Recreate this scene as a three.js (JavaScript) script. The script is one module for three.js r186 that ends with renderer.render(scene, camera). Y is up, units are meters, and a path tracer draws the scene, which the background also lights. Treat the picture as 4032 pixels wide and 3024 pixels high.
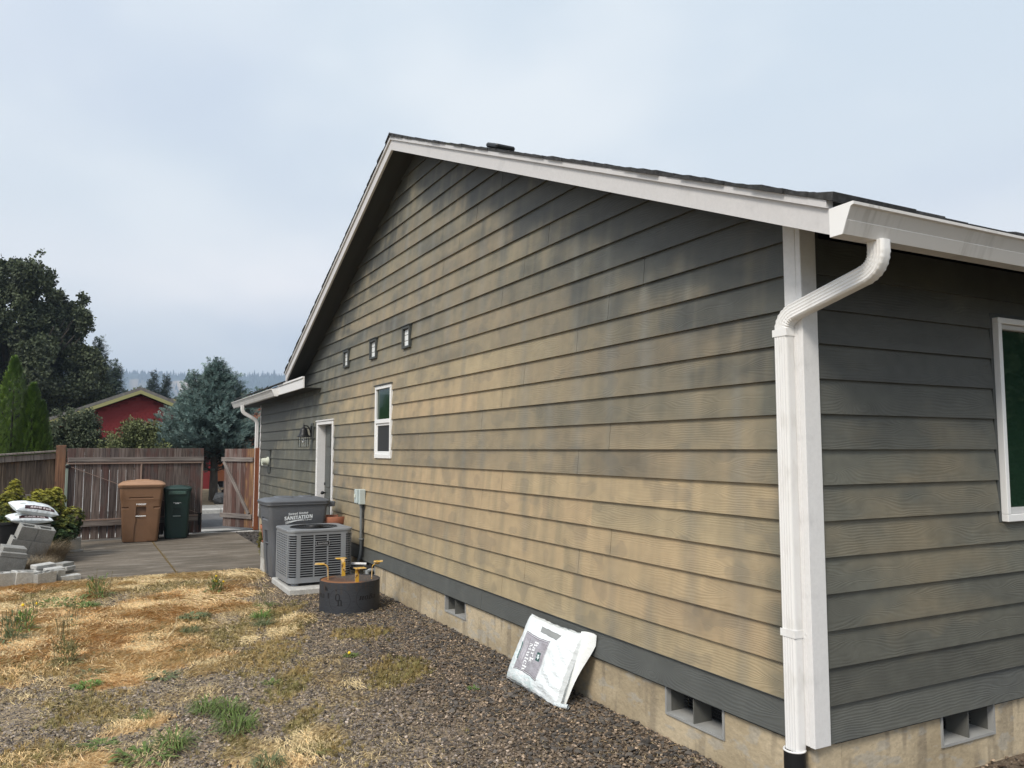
import * as THREE from 'three';
import { mergeGeometries, mergeVertices, toCreasedNormals } from 'three/addons/utils/BufferGeometryUtils.js';
import { ConvexGeometry } from 'three/addons/geometries/ConvexGeometry.js';
import { Brush, Evaluator, SUBTRACTION } from 'three-bvh-csg';

// ------------------------------------------------------------------ camera, sky, sun, exposure
const scene = new THREE.Scene();
const camera = new THREE.PerspectiveCamera(51.86, 4 / 3, 0.05, 9000);
const YAW = 27.64 * Math.PI / 180, PITCH = 4.726 * Math.PI / 180;
camera.position.set(-3.1144, 1.74, 2.8086);
camera.lookAt(camera.position.x + Math.sin(YAW) * Math.cos(PITCH), camera.position.y + Math.sin(PITCH), camera.position.z - Math.cos(YAW) * Math.cos(PITCH));

const renderer = new THREE.WebGLRenderer({ antialias: true });
renderer.toneMapping = THREE.LinearToneMapping;
renderer.toneMappingExposure = 1.53;
renderer.shadowMap.enabled = true;

const SUN = new THREE.Vector3(-0.62, 0.74, 0.26).normalize();
const sun = new THREE.DirectionalLight(new THREE.Color(1.0, 0.92, 0.80), 2.2);
sun.position.copy(SUN).multiplyScalar(40); sun.target.position.set(0, 0, -6);
sun.castShadow = true; sun.shadow.radius = 34; sun.shadow.mapSize.set(2048, 2048);
Object.assign(sun.shadow.camera, { left: -25, right: 25, top: 25, bottom: -25, near: 1, far: 120 });
scene.add(sun, sun.target);

// ------------------------------------------------------------------ noise
const hash = (x, y, s = 0) => { let h = Math.imul(x | 0, 374761393) ^ Math.imul(y | 0, 668265263) ^ Math.imul(s | 0, 1274126177); h = Math.imul(h ^ (h >>> 13), 1274126177); h = Math.imul(h ^ (h >>> 16), 2246822519); return ((h ^ (h >>> 15)) >>> 0) / 4294967296; };
function vn(x, y, s = 0, px = 0, py = 0) {
  let x0 = Math.floor(x), y0 = Math.floor(y); const fx = x - x0, fy = y - y0;
  let x1 = x0 + 1, y1 = y0 + 1;
  if (px) { x0 = ((x0 % px) + px) % px; x1 = ((x1 % px) + px) % px; }
  if (py) { y0 = ((y0 % py) + py) % py; y1 = ((y1 % py) + py) % py; }
  const u = fx * fx * (3 - 2 * fx), v = fy * fy * (3 - 2 * fy);
  const a = hash(x0, y0, s), b = hash(x1, y0, s), c = hash(x0, y1, s), d = hash(x1, y1, s);
  return a + (b - a) * u + (c - a) * v + (a - b - c + d) * u * v;
}
function fbm(x, y, o = 4, s = 0, px = 0, py = 0) { let a = 0.5, t = 0, n = 0; for (let i = 0; i < o; i++) { t += a * vn(x, y, s + i * 17, px, py); n += a; a *= 0.5; x *= 2; y *= 2; px *= 2; py *= 2; } return t / n; }
const clamp = (x, a = 0, b = 1) => x < a ? a : x > b ? b : x;
const sst = (a, b, x) => { const t = clamp((x - a) / (b - a)); return t * t * (3 - 2 * t); };
const lerp = (a, b, t) => a + (b - a) * t;
const mix3 = (a, b, t) => [a[0] + (b[0] - a[0]) * t, a[1] + (b[1] - a[1]) * t, a[2] + (b[2] - a[2]) * t];
let seedN = 7; const rnd = () => { seedN = (Math.imul(seedN, 1664525) + 1013904223) >>> 0; return seedN / 4294967296; };
const seed = n => { seedN = n * 2654435761 >>> 0; rnd(); rnd(); };
const rr = (a, b) => a + (b - a) * rnd();

// sky: hazy thin overcast, pale bands near the horizon, brighter towards the veiled sun
{
  const W = 1024, H = 512, d = new Float32Array(W * H * 4);
  for (let j = 0; j < H; j++) for (let i = 0; i < W; i++) {
    const ph = (i + 0.5) / W * 2 * Math.PI - Math.PI, th = ((j + 0.5) / H - 0.5) * Math.PI;
    const x = Math.cos(th) * Math.cos(ph), y = Math.sin(th), z = Math.cos(th) * Math.sin(ph);
    const el = Math.max(0, y);
    let c = mix3([0.64, 0.66, 0.675], [0.475, 0.54, 0.605], sst(0.02, 0.5, el));
    // soft cloud veils (sampled on the direction, so there is no seam)
    const k = 1 / (el + 0.22), cx = x * k, cz = z * k;
    const n1 = fbm(cx * 1.3 + 5.1, cz * 1.3 + 2.2, 5, 3), n2 = fbm(cx * 3.1 + 1.7, cz * 2.3 - 4.4, 4, 9);
    const veil = sst(0.42, 0.72, n1 * 0.75 + n2 * 0.25);
    c = mix3(c, [0.65, 0.675, 0.69], veil * 0.7);
    const dark = sst(0.5, 0.78, fbm(cx * 2.0 - 9.3, cz * 1.4 + 7.7, 5, 21));
    c = mix3(c, [0.445, 0.495, 0.585], dark * 0.5);
    const band = Math.exp(-Math.pow((el - 0.195 + (n2 - 0.5) * 0.06) / 0.05, 2)) * (0.35 + 0.65 * sst(0.35, 0.65, n1));
    c = mix3(c, [0.80, 0.77, 0.76], band * 0.75);
    const sd = clamp(x * SUN.x + y * SUN.y + z * SUN.z, 0, 1);
    const au = 1 + 0.35 * Math.pow(sd, 2) + 1.0 * Math.pow(sd, 14);
    let r = c[0] * au, g = c[1] * au, b = c[2] * au;
    if (y < 0) { const t = sst(0, -0.15, y); r = lerp(r, 0.16, t); g = lerp(g, 0.15, t); b = lerp(b, 0.13, t); }
    const q = (j * W + i) * 4; d[q] = r; d[q + 1] = g; d[q + 2] = b; d[q + 3] = 1;
  }
  const t = new THREE.DataTexture(d, W, H, THREE.RGBAFormat, THREE.FloatType);
  t.mapping = THREE.EquirectangularReflectionMapping; t.magFilter = t.minFilter = THREE.LinearFilter; t.wrapS = THREE.RepeatWrapping; t.colorSpace = THREE.LinearSRGBColorSpace; t.needsUpdate = true;
  scene.background = t; scene.environment = t;
}
scene.fog = new THREE.FogExp2(new THREE.Color(0.58, 0.74, 0.97), 0.00042);

// ------------------------------------------------------------------ textures
const toS = c => c <= 0.0031308 ? 12.92 * c : 1.055 * Math.pow(c, 1 / 2.4) - 0.055;
const LUT = new Uint8Array(4097); for (let i = 0; i <= 4096; i++) LUT[i] = Math.round(255 * toS(i / 4096));
function colTex(w, h, fn, rep) {             // fn(u, v) -> linear rgb
  const d = new Uint8Array(w * h * 4);
  for (let j = 0; j < h; j++) for (let i = 0; i < w; i++) { const c = fn((i + 0.5) / w, (j + 0.5) / h), q = (j * w + i) * 4; for (let k = 0; k < 3; k++) d[q + k] = LUT[Math.round(clamp(c[k]) * 4096)]; d[q + 3] = 255; }
  return finish(new THREE.DataTexture(d, w, h), rep, true);
}
function greyTex(w, h, fn, rep) {
  const d = new Uint8Array(w * h * 4);
  for (let j = 0; j < h; j++) for (let i = 0; i < w; i++) { const c = clamp(fn((i + 0.5) / w, (j + 0.5) / h)) * 255 | 0, q = (j * w + i) * 4; d[q] = d[q + 1] = d[q + 2] = c; d[q + 3] = 255; }
  return finish(new THREE.DataTexture(d, w, h), rep, false);
}
function finish(t, rep, srgb) {
  t.wrapS = t.wrapT = THREE.RepeatWrapping; t.magFilter = THREE.LinearFilter; t.minFilter = THREE.LinearMipmapLinearFilter; t.generateMipmaps = true;
  if (rep) t.repeat.set(rep[0], rep[1]);
  t.colorSpace = srgb ? THREE.SRGBColorSpace : THREE.NoColorSpace; t.needsUpdate = true; return t;
}
function canvasTex(w, h, draw) { const c = document.createElement('canvas'); c.width = w; c.height = h; draw(c.getContext('2d'), w, h); const t = new THREE.CanvasTexture(c); t.colorSpace = THREE.SRGBColorSpace; t.magFilter = THREE.LinearFilter; return t; }

// ------------------------------------------------------------------ geometry helpers
const V3 = (x, y, z) => new THREE.Vector3(x, y, z);
function boxUV(g) {                          // uv in metres by the dominant axis of the face
  if (g.index) g = g.toNonIndexed();
  const p = g.attributes.position, n = p.count, uv = new Float32Array(n * 2);
  const a = V3(), b = V3(), c = V3(), e = V3(), f = V3();
  for (let i = 0; i < n; i += 3) {
    a.fromBufferAttribute(p, i); b.fromBufferAttribute(p, i + 1); c.fromBufferAttribute(p, i + 2);
    e.subVectors(b, a); f.subVectors(c, a); e.cross(f);
    const ax = Math.abs(e.x), ay = Math.abs(e.y), az = Math.abs(e.z);
    for (let k = 0; k < 3; k++) { const X = p.getX(i + k), Y = p.getY(i + k), Z = p.getZ(i + k); let u, v; if (ax >= ay && ax >= az) { u = Z; v = Y; } else if (ay >= az) { u = X; v = Z; } else { u = X; v = Y; } uv[(i + k) * 2] = u; uv[(i + k) * 2 + 1] = v; }
  }
  g.setAttribute('uv', new THREE.BufferAttribute(uv, 2)); return g;
}
function plain(g) { if (g.index) g = g.toNonIndexed(); if (!g.attributes.normal) g.computeVertexNormals(); if (!g.attributes.uv) boxUV(g); for (const k of Object.keys(g.attributes)) if (!['position', 'normal', 'uv', 'uv1'].includes(k)) g.deleteAttribute(k); return g; }
const merge = l => mergeGeometries(l.map(plain), false);
const _m = new THREE.Matrix4(), _q = new THREE.Quaternion(), _e = new THREE.Euler();
function xf(g, x = 0, y = 0, z = 0, rx = 0, ry = 0, rz = 0, s = 1) { _q.setFromEuler(_e.set(rx, ry, rz)); _m.compose(V3(x, y, z), _q, V3(s, s, s)); g.applyMatrix4(_m); return g; }
function cbox(w, h, d, c = 0.004) {          // box with chamfered edges, centred
  c = Math.min(c, w * 0.3, h * 0.3, d * 0.3);
  const pts = []; const X = w / 2, Y = h / 2, Z = d / 2;
  for (const sx of [-1, 1]) for (const sy of [-1, 1]) for (const sz of [-1, 1]) pts.push(V3(sx * X, sy * (Y - c), sz * (Z - c)), V3(sx * (X - c), sy * Y, sz * (Z - c)), V3(sx * (X - c), sy * (Y - c), sz * Z));
  return boxUV(new ConvexGeometry(pts));
}
const box = (w, h, d) => boxUV(new THREE.BoxGeometry(w, h, d));
// box between two corners
function bb(x0, x1, y0, y1, z0, z1, c = 0) { const w = Math.abs(x1 - x0), h = Math.abs(y1 - y0), d = Math.abs(z1 - z0); const g = c ? cbox(w, h, d, c) : new THREE.BoxGeometry(w, h, d); g.translate((x0 + x1) / 2, (y0 + y1) / 2, (z0 + z1) / 2); return boxUV(g); }
// polygon given in (z, y), extruded from x0 to x1
function prismX(poly, x0, x1) {
  const s = new THREE.Shape(poly.map(p => new THREE.Vector2(-p[0], p[1])));
  const g = new THREE.ExtrudeGeometry(s, { depth: Math.abs(x1 - x0), bevelEnabled: false });
  g.rotateY(Math.PI / 2);                    // shape x -> -z, depth -> +x
  g.translate(Math.min(x0, x1), 0, 0); return boxUV(g);
}
function prismZ(poly, z0, z1, bevel = 0) {   // polygon in (x, y)
  const s = new THREE.Shape(poly.map(p => new THREE.Vector2(p[0], p[1])));
  const g = new THREE.ExtrudeGeometry(s, { depth: Math.abs(z1 - z0), bevelEnabled: bevel > 0, bevelSize: bevel, bevelThickness: bevel, bevelSegments: 1 });
  g.translate(0, 0, Math.min(z0, z1)); return boxUV(g);
}
function loft(rings, close = true, capA = true, capB = true) {
  const n = rings[0].length, pos = [], idx = [];
  rings.forEach(r => r.forEach(p => pos.push(p.x, p.y, p.z)));
  const m = close ? n : n - 1;
  for (let i = 0; i < rings.length - 1; i++) for (let j = 0; j < m; j++) { const a = i * n + j, b = i * n + (j + 1) % n, c = a + n, d = b + n; idx.push(a, b, d, a, d, c); }
  const cap = (r, o, flip) => { const c = V3(); r.forEach(p => c.add(p)); c.divideScalar(n); const ci = pos.length / 3; pos.push(c.x, c.y, c.z); const st = pos.length / 3; r.forEach(p => pos.push(p.x, p.y, p.z)); for (let j = 0; j < n; j++) { const a = st + j, b = st + (j + 1) % n; flip ? idx.push(ci, b, a) : idx.push(ci, a, b); } };
  if (capA) cap(rings[0], 0, true); if (capB) cap(rings[rings.length - 1], 0, false);
  const g = new THREE.BufferGeometry(); g.setAttribute('position', new THREE.Float32BufferAttribute(pos, 3)); g.setIndex(idx); g.computeVertexNormals(); return g;
}
const crease = (g, a = 0.7) => { g = toCreasedNormals(g, a); return boxUV(g); };
function rrect(w, d, r, y, n = 4, cx = 0, cz = 0) {   // ring of a rounded rectangle at height y, clockwise seen from below
  const out = []; r = Math.min(r, w / 2 - 1e-4, d / 2 - 1e-4);
  for (const [sx, sz, a0] of [[1, 1, 0], [-1, 1, 1], [-1, -1, 2], [1, -1, 3]]) for (let i = 0; i <= n; i++) { const a = (a0 + i / n) * Math.PI / 2; out.push(V3(cx + sx * (w / 2 - r) + Math.cos(a) * r, y, cz + sz * (d / 2 - r) + Math.sin(a) * r)); }
  return out.reverse();
}
function tube(pts, r, n = 8, seg = 0, tension = 0.5) { const c = new THREE.CatmullRomCurve3(pts.map(p => Array.isArray(p) ? V3(...p) : p), false, 'catmullrom', tension); return plain(new THREE.TubeGeometry(c, seg || pts.length * 6, r, n, false)); }
function cyl(r0, r1, h, n = 16, open = false) { return plain(new THREE.CylinderGeometry(r1, r0, h, n, 1, open)); }
function bar(a, b, w, d, up = V3(0, 1, 0), c = 0.003) { // rectangular bar from a to b
  a = Array.isArray(a) ? V3(...a) : a; b = Array.isArray(b) ? V3(...b) : b;
  const L = a.distanceTo(b), dir = b.clone().sub(a).normalize(); const g = c ? cbox(w, L, d, c) : box(w, L, d);
  let x = up.clone().cross(dir); if (x.length() < 1e-3) x = V3(1, 0, 0).cross(dir); x.normalize(); const z = x.clone().cross(dir);
  const m = new THREE.Matrix4().makeBasis(x, dir, z); m.setPosition(a.clone().add(b).multiplyScalar(0.5)); g.applyMatrix4(m); return g;
}

// ------------------------------------------------------------------ naming
const used = {};
function numbered(n) { const k = used[n] = (used[n] ?? -1) + 1; return k ? `${n}_${String(k).padStart(3, '0')}` : n; }
function tag(o, label, category, group) { o.userData.label = label; o.userData.category = category; if (group) o.userData.group = group; return o; }
function thing(name, label, category, pos = [0, 0, 0], turn = 0, group) { const o = new THREE.Group(); o.name = numbered(name); o.position.set(...pos); o.rotation.y = turn; scene.add(o); return tag(o, label, category, group); }
function part(name, geo, mat, parent, label) { const m = new THREE.Mesh(Array.isArray(geo) ? merge(geo) : plain(geo), mat); m.name = name; m.castShadow = m.receiveShadow = true; if (label) m.userData.label = label; const k = parent.userData.kids ??= {}; const c = k[name] = (k[name] ?? -1) + 1; if (c) m.name = `${name}_${String(c).padStart(3, '0')}`; parent.add(m); return m; }
function solo(name, geo, mat, label, category, group) { const m = new THREE.Mesh(Array.isArray(geo) ? merge(geo) : plain(geo), mat); m.name = numbered(name); m.castShadow = m.receiveShadow = true; scene.add(m); return tag(m, label, category, group); }
function structure(name, geo, mat) { const m = new THREE.Mesh(Array.isArray(geo) ? merge(geo) : plain(geo), mat); m.name = numbered(name); m.castShadow = m.receiveShadow = true; m.userData.kind = 'structure'; scene.add(m); return m; }
function instances(name, geo, mat, list, parent, kind = 'stuff') {   // list of [pos, quat, scale(V3), color]
  const m = new THREE.InstancedMesh(plain(geo), mat, list.length); m.castShadow = m.receiveShadow = true;
  const M = new THREE.Matrix4(); list.forEach((t, i) => { M.compose(t[0], t[1], t[2]); m.setMatrixAt(i, M); if (t[3]) m.setColorAt(i, t[3]); });
  m.name = parent === scene ? numbered(name) : name; if (kind) m.userData.kind = kind; parent.add(m); return m;
}
const quat = (x, y, z) => new THREE.Quaternion().setFromEuler(new THREE.Euler(x, y, z));
const rgb = (r, g, b) => new THREE.Color().setRGB(r, g, b);
const std = (o) => new THREE.MeshStandardMaterial(o);
// ------------------------------------------------------------------ materials
const grainBump = (() => {                   // pressed cedar grain: four plank strips 0.178 m high, 3.6 m long
  const knots = []; seed(31); for (let k = 0; k < 4; k++) for (let i = 0; i < 5; i++) knots.push([k, rr(0, 3.6), rr(0.05, 0.13), rr(0.03, 0.075), rr(0.10, 0.22)]);
  return greyTex(2048, 512, (u, v) => {
    const k = Math.floor(v * 4), s = (v * 4 - k) * 0.178, x = u * 3.6; let g = s;
    g += 0.030 * (fbm(u * 7, s * 9 + k * 31, 3, 5, 7) - 0.5) * 2 + 0.006 * (vn(u * 60, s * 40 + k * 9, 8, 60) - 0.5);
    let kn = 0; for (const q of knots) if (q[0] === k) { let dx = x - q[1]; if (dx > 1.8) dx -= 3.6; if (dx < -1.8) dx += 3.6; const ds = s - q[2]; const e = Math.exp(-(dx * dx) / (q[4] * q[4]) - (ds * ds) / (q[3] * q[3])); kn += e * 0.075 * (ds >= 0 ? 1 : -1) * (1 - Math.exp(-Math.abs(ds) * 60)); }
    g += kn;
    const a = 0.35 + 0.65 * sst(0.3, 0.6, fbm(u * 9, s * 14 + k * 5, 2, 77, 9));
    const w = Math.sin(2 * Math.PI * g / 0.0135 + 2 * vn(u * 30, s * 30 + k, 4, 30));
    return 0.5 + 0.42 * a * (w > 0 ? Math.pow(w, 0.7) : -Math.pow(-w, 0.7)) + 0.08 * (vn(u * 400, v * 200, 6, 400, 200) - 0.5);
  });
})();
grainBump.channel = 1;

const ROW = 0.178, Y0 = 0.316;
const rakeUnder = z => Math.min(2.677 + 0.409 * (0.447 - z), 2.895 + 0.409 * (z + 10.89));  // fascia bottom line
const DARKP = [0.060, 0.061, 0.055], MIDP = [0.128, 0.127, 0.098], TANP = [0.415, 0.328, 0.198], BLUEP = [0.190, 0.195, 0.182];
const rowTan = [0.02, 0.86, 0.92, 0.9, 0.95, 0.86, 0.82, 0.56, 0.58, 0.52, 0.90, 0.86, 0.80, 0.52, 0.40, 0.34, 0.36, 0.44, 0.42, 0.40, 0.32, 0.27, 0.24, 0.22, 0.15, 0.1, 0.1, 0.1, 0.1];
const stainShadeMap = colTex(2048, 1024, (u, v) => {      // sun-faded paint and painted rake shade on the gable wall: z -14.8..0, y 0.3..5.3
  const z = -14.8 + u * 14.8, y = 0.3 + v * 5.0, r = clamp(Math.floor((y - Y0) / ROW), 0, 28), fy = (y - Y0) / ROW - r;
  const big = fbm(z * 0.8 + r * 3.3, y * 1.2, 4, 41), mid = fbm(z * 2.6 + r * 7.1, y * 6.0, 4, 43), fine = fbm(z * 14, y * 18, 3, 45), drip = fbm(z * 9, y * 0.9 + r * 0.7, 3, 47);
  const zb = z + (mid - 0.5) * 1.6, streak = fbm(z * 11 + r * 1.3, y * 0.7, 3, 49);
  let env = sst(-10.4, -6.6, zb) * 0.86 + 0.14;
  env *= 1 - 0.72 * sst(-4.0, -0.9, zb + (big - 0.5) * 1.4) * sst(6.5, 11, r + (big - 0.5) * 3);
  env *= 1 - 0.9 * sst(-0.4, -0.05, z + (mid - 0.5) * 0.4);
  if (z < -9.2) env *= 0.7;
  let rt = rowTan[r]; if (r === 6 && z > -3.3) rt = 0.9; if (r === 8 && z > -1.67) rt = 0.66; if (r === 4 && z < -5.3) rt = 0.7;
  rt *= 0.88 + 0.24 * hash(Math.floor((z + r * 1.1) / 3.6), r, 5);
  let t = clamp(rt * env * 1.18 - 0.10 + (mid - 0.5) * 0.42 + (big - 0.5) * 0.5 + (drip - 0.5) * 0.24 + (streak - 0.5) * 0.14);
  if (r === 0) t *= 0.12;
  const sk = Math.round((z + 0.045) / 0.4064), st = Math.abs((z + 0.045) / 0.4064 - sk) * 0.4064;
  const stud = Math.exp(-Math.pow(st / (0.04 + 0.05 * vn(sk, r, 3)), 2)) * (0.25 + 0.75 * sst(0.3, 0.6, vn(sk * 3.7, y * 1.6, 12)));
  // unfaded paint plus eave shade painted in under the rake, edge made blotchy
  const dr = rakeUnder(z) - y + (mid - 0.5) * 0.8 + (drip - 0.5) * 0.5 + (streak - 0.5) * 0.5; const keepShade = 1 - sst(0.05, z > -5.5 ? 1.0 : 0.8, dr);
  t *= 1 - stud * 0.36; t *= 1 - keepShade;
  let base = mix3(DARKP, MIDP, clamp(0.15 + 0.75 * sst(0.25, 0.7, big * 0.6 + mid * 0.3 + streak * 0.1 + 0.1)));
  base = mix3(base, DARKP, 0.55 * sst(-3.2, -0.6, zb) * sst(7, 11, r));
  if (r === 0) base = mix3(base, [0.082, 0.087, 0.085], 0.85);
  base = mix3(base, BLUEP, stud * 0.45 * (1 - keepShade) * (r > 0 ? 1 : 0.2));
  base = mix3(base, DARKP, keepShade * 0.9);
  let c = mix3(base, mix3(mix3(TANP, [0.45, 0.33, 0.195], hash(r, Math.floor((z + r * 1.1) / 3.6), 8)), [0.285, 0.235, 0.15], clamp((streak - 0.42) * 1.6)), t * 0.92);
  const g = 0.9 + 0.2 * fine; c = [c[0] * g, c[1] * g, c[2] * g];
  // loose grey-blue spots and a few stains where the old coat is left
  const sp = sst(0.64, 0.72, fbm(z * 5.5 + r * 2, y * 7.5, 2, 61)); c = mix3(c, [0.09, 0.095, 0.09], sp * 0.22);
  return c;
});
stainShadeMap.wrapS = stainShadeMap.wrapT = THREE.ClampToEdgeWrapping;
const stainShadeMapFront = colTex(1024, 512, (u, v) => {    // eave wall paint, eave shade put into the dark upper rows: x 0..8, y 0.3..2.8
  const x = u * 8, y = 0.3 + v * 2.5, r = Math.floor((y - Y0) / ROW);
  const big = fbm(x * 1.1 + r * 2.3, y * 1.5, 4, 141), mid = fbm(x * 3 + r * 7.1, y * 6, 4, 143), fine = fbm(x * 14, y * 18, 3, 145);
  const rt = [0, 0.18, 0.3, 0.42, 0.55, 0.6, 0.55, 0.5, 0.25, 0.05, 0.02, 0, 0, 0, 0][clamp(r, 0, 14)];
  const env = Math.exp(-Math.pow((x - 0.85) / 0.75, 2)) + 0.25;
  const t = clamp(rt * env * 1.4 - 0.4 + (mid - 0.5) * 1.3 + (big - 0.5) * 0.6);
  let c = mix3(r === 0 ? [0.082, 0.087, 0.085] : DARKP, [0.135, 0.134, 0.108], clamp(0.22 * sst(10, 6, r) + rt * 1.0 + (big - 0.5) * 0.8)); c = mix3(c, [0.21, 0.172, 0.11], t * 0.75);
  const g = 0.84 + 0.32 * fine; return [c[0] * g, c[1] * g, c[2] * g];
});
stainShadeMapFront.wrapS = stainShadeMapFront.wrapT = THREE.ClampToEdgeWrapping;
const M = {};
M.siding = std({ map: stainShadeMap, bumpMap: grainBump, bumpScale: 0.0009, roughness: 0.6 });
M.sidingFront = std({ map: stainShadeMapFront, bumpMap: grainBump, bumpScale: 0.0009, roughness: 0.58 });
const fineBump = greyTex(256, 256, (u, v) => fbm(u * 24, v * 24, 4, 3, 24, 24), [2, 2]);
const streakBump = greyTex(256, 256, (u, v) => 0.5 * fbm(u * 40, v * 4, 3, 8, 40, 4) + 0.5 * fbm(u * 9, v * 9, 3, 9, 9, 9), [3, 1.2]);
const trimMap = colTex(512, 512, (u, v) => { const n = fbm(u * 6, v * 6, 5, 71, 6, 6), f = fbm(u * 60, v * 60, 2, 73, 60, 60); const d = sst(0.62, 0.85, n) * 0.16; const g = 0.95 + 0.08 * (f - 0.5) - d; return [0.735 * g, 0.725 * g, 0.72 * g]; }, [1.3, 1.3]);
M.trim = std({ map: trimMap, roughness: 0.55, bumpMap: streakBump, bumpScale: 0.0015 });
M.fascia = std({ map: colTex(512, 512, (u, v) => { const n = fbm(u * 6, v * 6, 5, 71, 6, 6), f = fbm(u * 60, v * 60, 2, 73, 60, 60); const g = 0.95 + 0.08 * (f - 0.5) - sst(0.62, 0.85, n) * 0.10; return [0.585 * g, 0.57 * g, 0.57 * g]; }, [1.3, 1.3]), roughness: 0.55, bumpMap: streakBump, bumpScale: 0.0015 });
M.gutter = std({ map: colTex(1024, 256, (u, v) => { const n = fbm(u * 24, v * 4, 4, 81, 24, 4), s = fbm(u * 220, v * 5, 3, 83, 220, 5); const d = sst(0.5, 0.8, n) * sst(0.45, 0.75, s) * 0.32; return mix3([0.61, 0.59, 0.57], [0.22, 0.20, 0.17], d); }, [0.25, 1]), roughness: 0.38 });
M.downspout = std({ map: colTex(256, 512, (u, v) => { const n = fbm(u * 8, v * 8, 4, 87, 8, 8); return mix3([0.785, 0.775, 0.765], [0.60, 0.585, 0.56], sst(0.5, 0.85, n) * 0.5); }, [2, 1]), roughness: 0.36 });
M.vinyl = std({ color: rgb(0.80, 0.80, 0.80), roughness: 0.35 });
M.wood = null;
M.shingle = std({ map: colTex(512, 512, (u, v) => { const n = fbm(u * 60, v * 60, 3, 91, 60, 60), m = fbm(u * 5, v * 5, 3, 93, 5, 5); const k = 0.018 + 0.055 * n * n; return mix3([k, k, k * 1.05], [0.03, 0.04, 0.015], sst(0.6, 0.8, m) * 0.6); }), roughness: 0.95 });
M.soffit = std({ map: colTex(256, 256, (u, v) => { const n = fbm(u * 20, v * 3, 4, 97, 20, 3); return [0.024 + 0.014 * n, 0.027 + 0.014 * n, 0.028 + 0.014 * n]; }), roughness: 0.8 });
M.foundation = std({ map: colTex(1024, 512, (u, v) => {    // poured concrete, 4 m x 0.5 m per tile, rust brown staining
  const b = fbm(u * 8, v * 2, 4, 101, 8, 2), m = fbm(u * 40, v * 10, 4, 103, 40, 10), s = fbm(u * 60, v * 1.2, 3, 105, 60), f = fbm(u * 160, v * 40, 2, 107, 160, 40);
  let c = mix3([0.36, 0.29, 0.19], [0.50, 0.41, 0.28], sst(0.3, 0.7, b)); c = mix3(c, [0.20, 0.165, 0.12], sst(0.55, 0.75, s) * 0.55); c = mix3(c, [0.36, 0.345, 0.31], sst(0.58, 0.72, m) * 0.5);
  const pit = sst(0.75, 0.85, f) * 0.5; const g = (0.85 + 0.3 * f) * (1 - pit * 0.4); return [c[0] * g, c[1] * g, c[2] * g]; }, [0.25, 2]), roughness: 0.92, bumpMap: fineBump, bumpScale: 0.003 });
M.ventGrey = std({ map: colTex(256, 256, (u, v) => { const n = fbm(u * 8, v * 8, 4, 111, 8, 8); const k = 0.24 + 0.14 * n; return [k, k * 1.0, k * 0.97]; }), roughness: 0.7 });
M.ventInShade = std({ color: rgb(0.11, 0.11, 0.10), roughness: 0.8 });  // vent grey darkened for inner faces: recess shade put into the colour
M.dark = std({ color: rgb(0.012, 0.012, 0.013), roughness: 0.9 });
M.screen = std({ color: rgb(0.022, 0.024, 0.026), roughness: 0.75 });
M.glass = new THREE.MeshPhysicalMaterial({ color: rgb(0.008, 0.012, 0.010), roughness: 0.015, ior: 1.75 });
M.clearGlass = new THREE.MeshPhysicalMaterial({ color: rgb(1, 1, 1), roughness: 0.02, transmission: 1, thickness: 0, ior: 1.5 });
M.greyTrim = std({ color: rgb(0.055, 0.06, 0.058), roughness: 0.6, bumpMap: fineBump, bumpScale: 0.001 });
M.blackMetal = std({ color: rgb(0.014, 0.014, 0.015), roughness: 0.45, metalness: 0.3 });
M.greyMetal = std({ color: rgb(0.33, 0.35, 0.36), roughness: 0.5, metalness: 0.2 });
M.conduit = std({ color: rgb(0.16, 0.17, 0.175), roughness: 0.55 });
M.boxGrey = std({ color: rgb(0.47, 0.53, 0.52), roughness: 0.5 });
M.cream = std({ color: rgb(0.60, 0.62, 0.53), roughness: 0.5 });
M.concrete = std({ map: colTex(512, 512, (u, v) => { const n = fbm(u * 6, v * 6, 5, 121, 6, 6), f = fbm(u * 70, v * 70, 2, 123, 70, 70); const k = (0.20 + 0.14 * n) * (0.8 + 0.4 * f); return [k, k * 0.985, k * 0.93]; }, [1.6, 1.6]), roughness: 0.93, bumpMap: fineBump, bumpScale: 0.004 });
M.concretePale = std({ map: colTex(256, 256, (u, v) => { const n = fbm(u * 6, v * 6, 5, 125, 6, 6), f = fbm(u * 50, v * 50, 2, 127, 50, 50); const k = (0.34 + 0.2 * n) * (0.82 + 0.36 * f); return [k, k * 0.985, k * 0.94]; }, [2.5, 2.5]), roughness: 0.92, bumpMap: fineBump, bumpScale: 0.004 });

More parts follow.
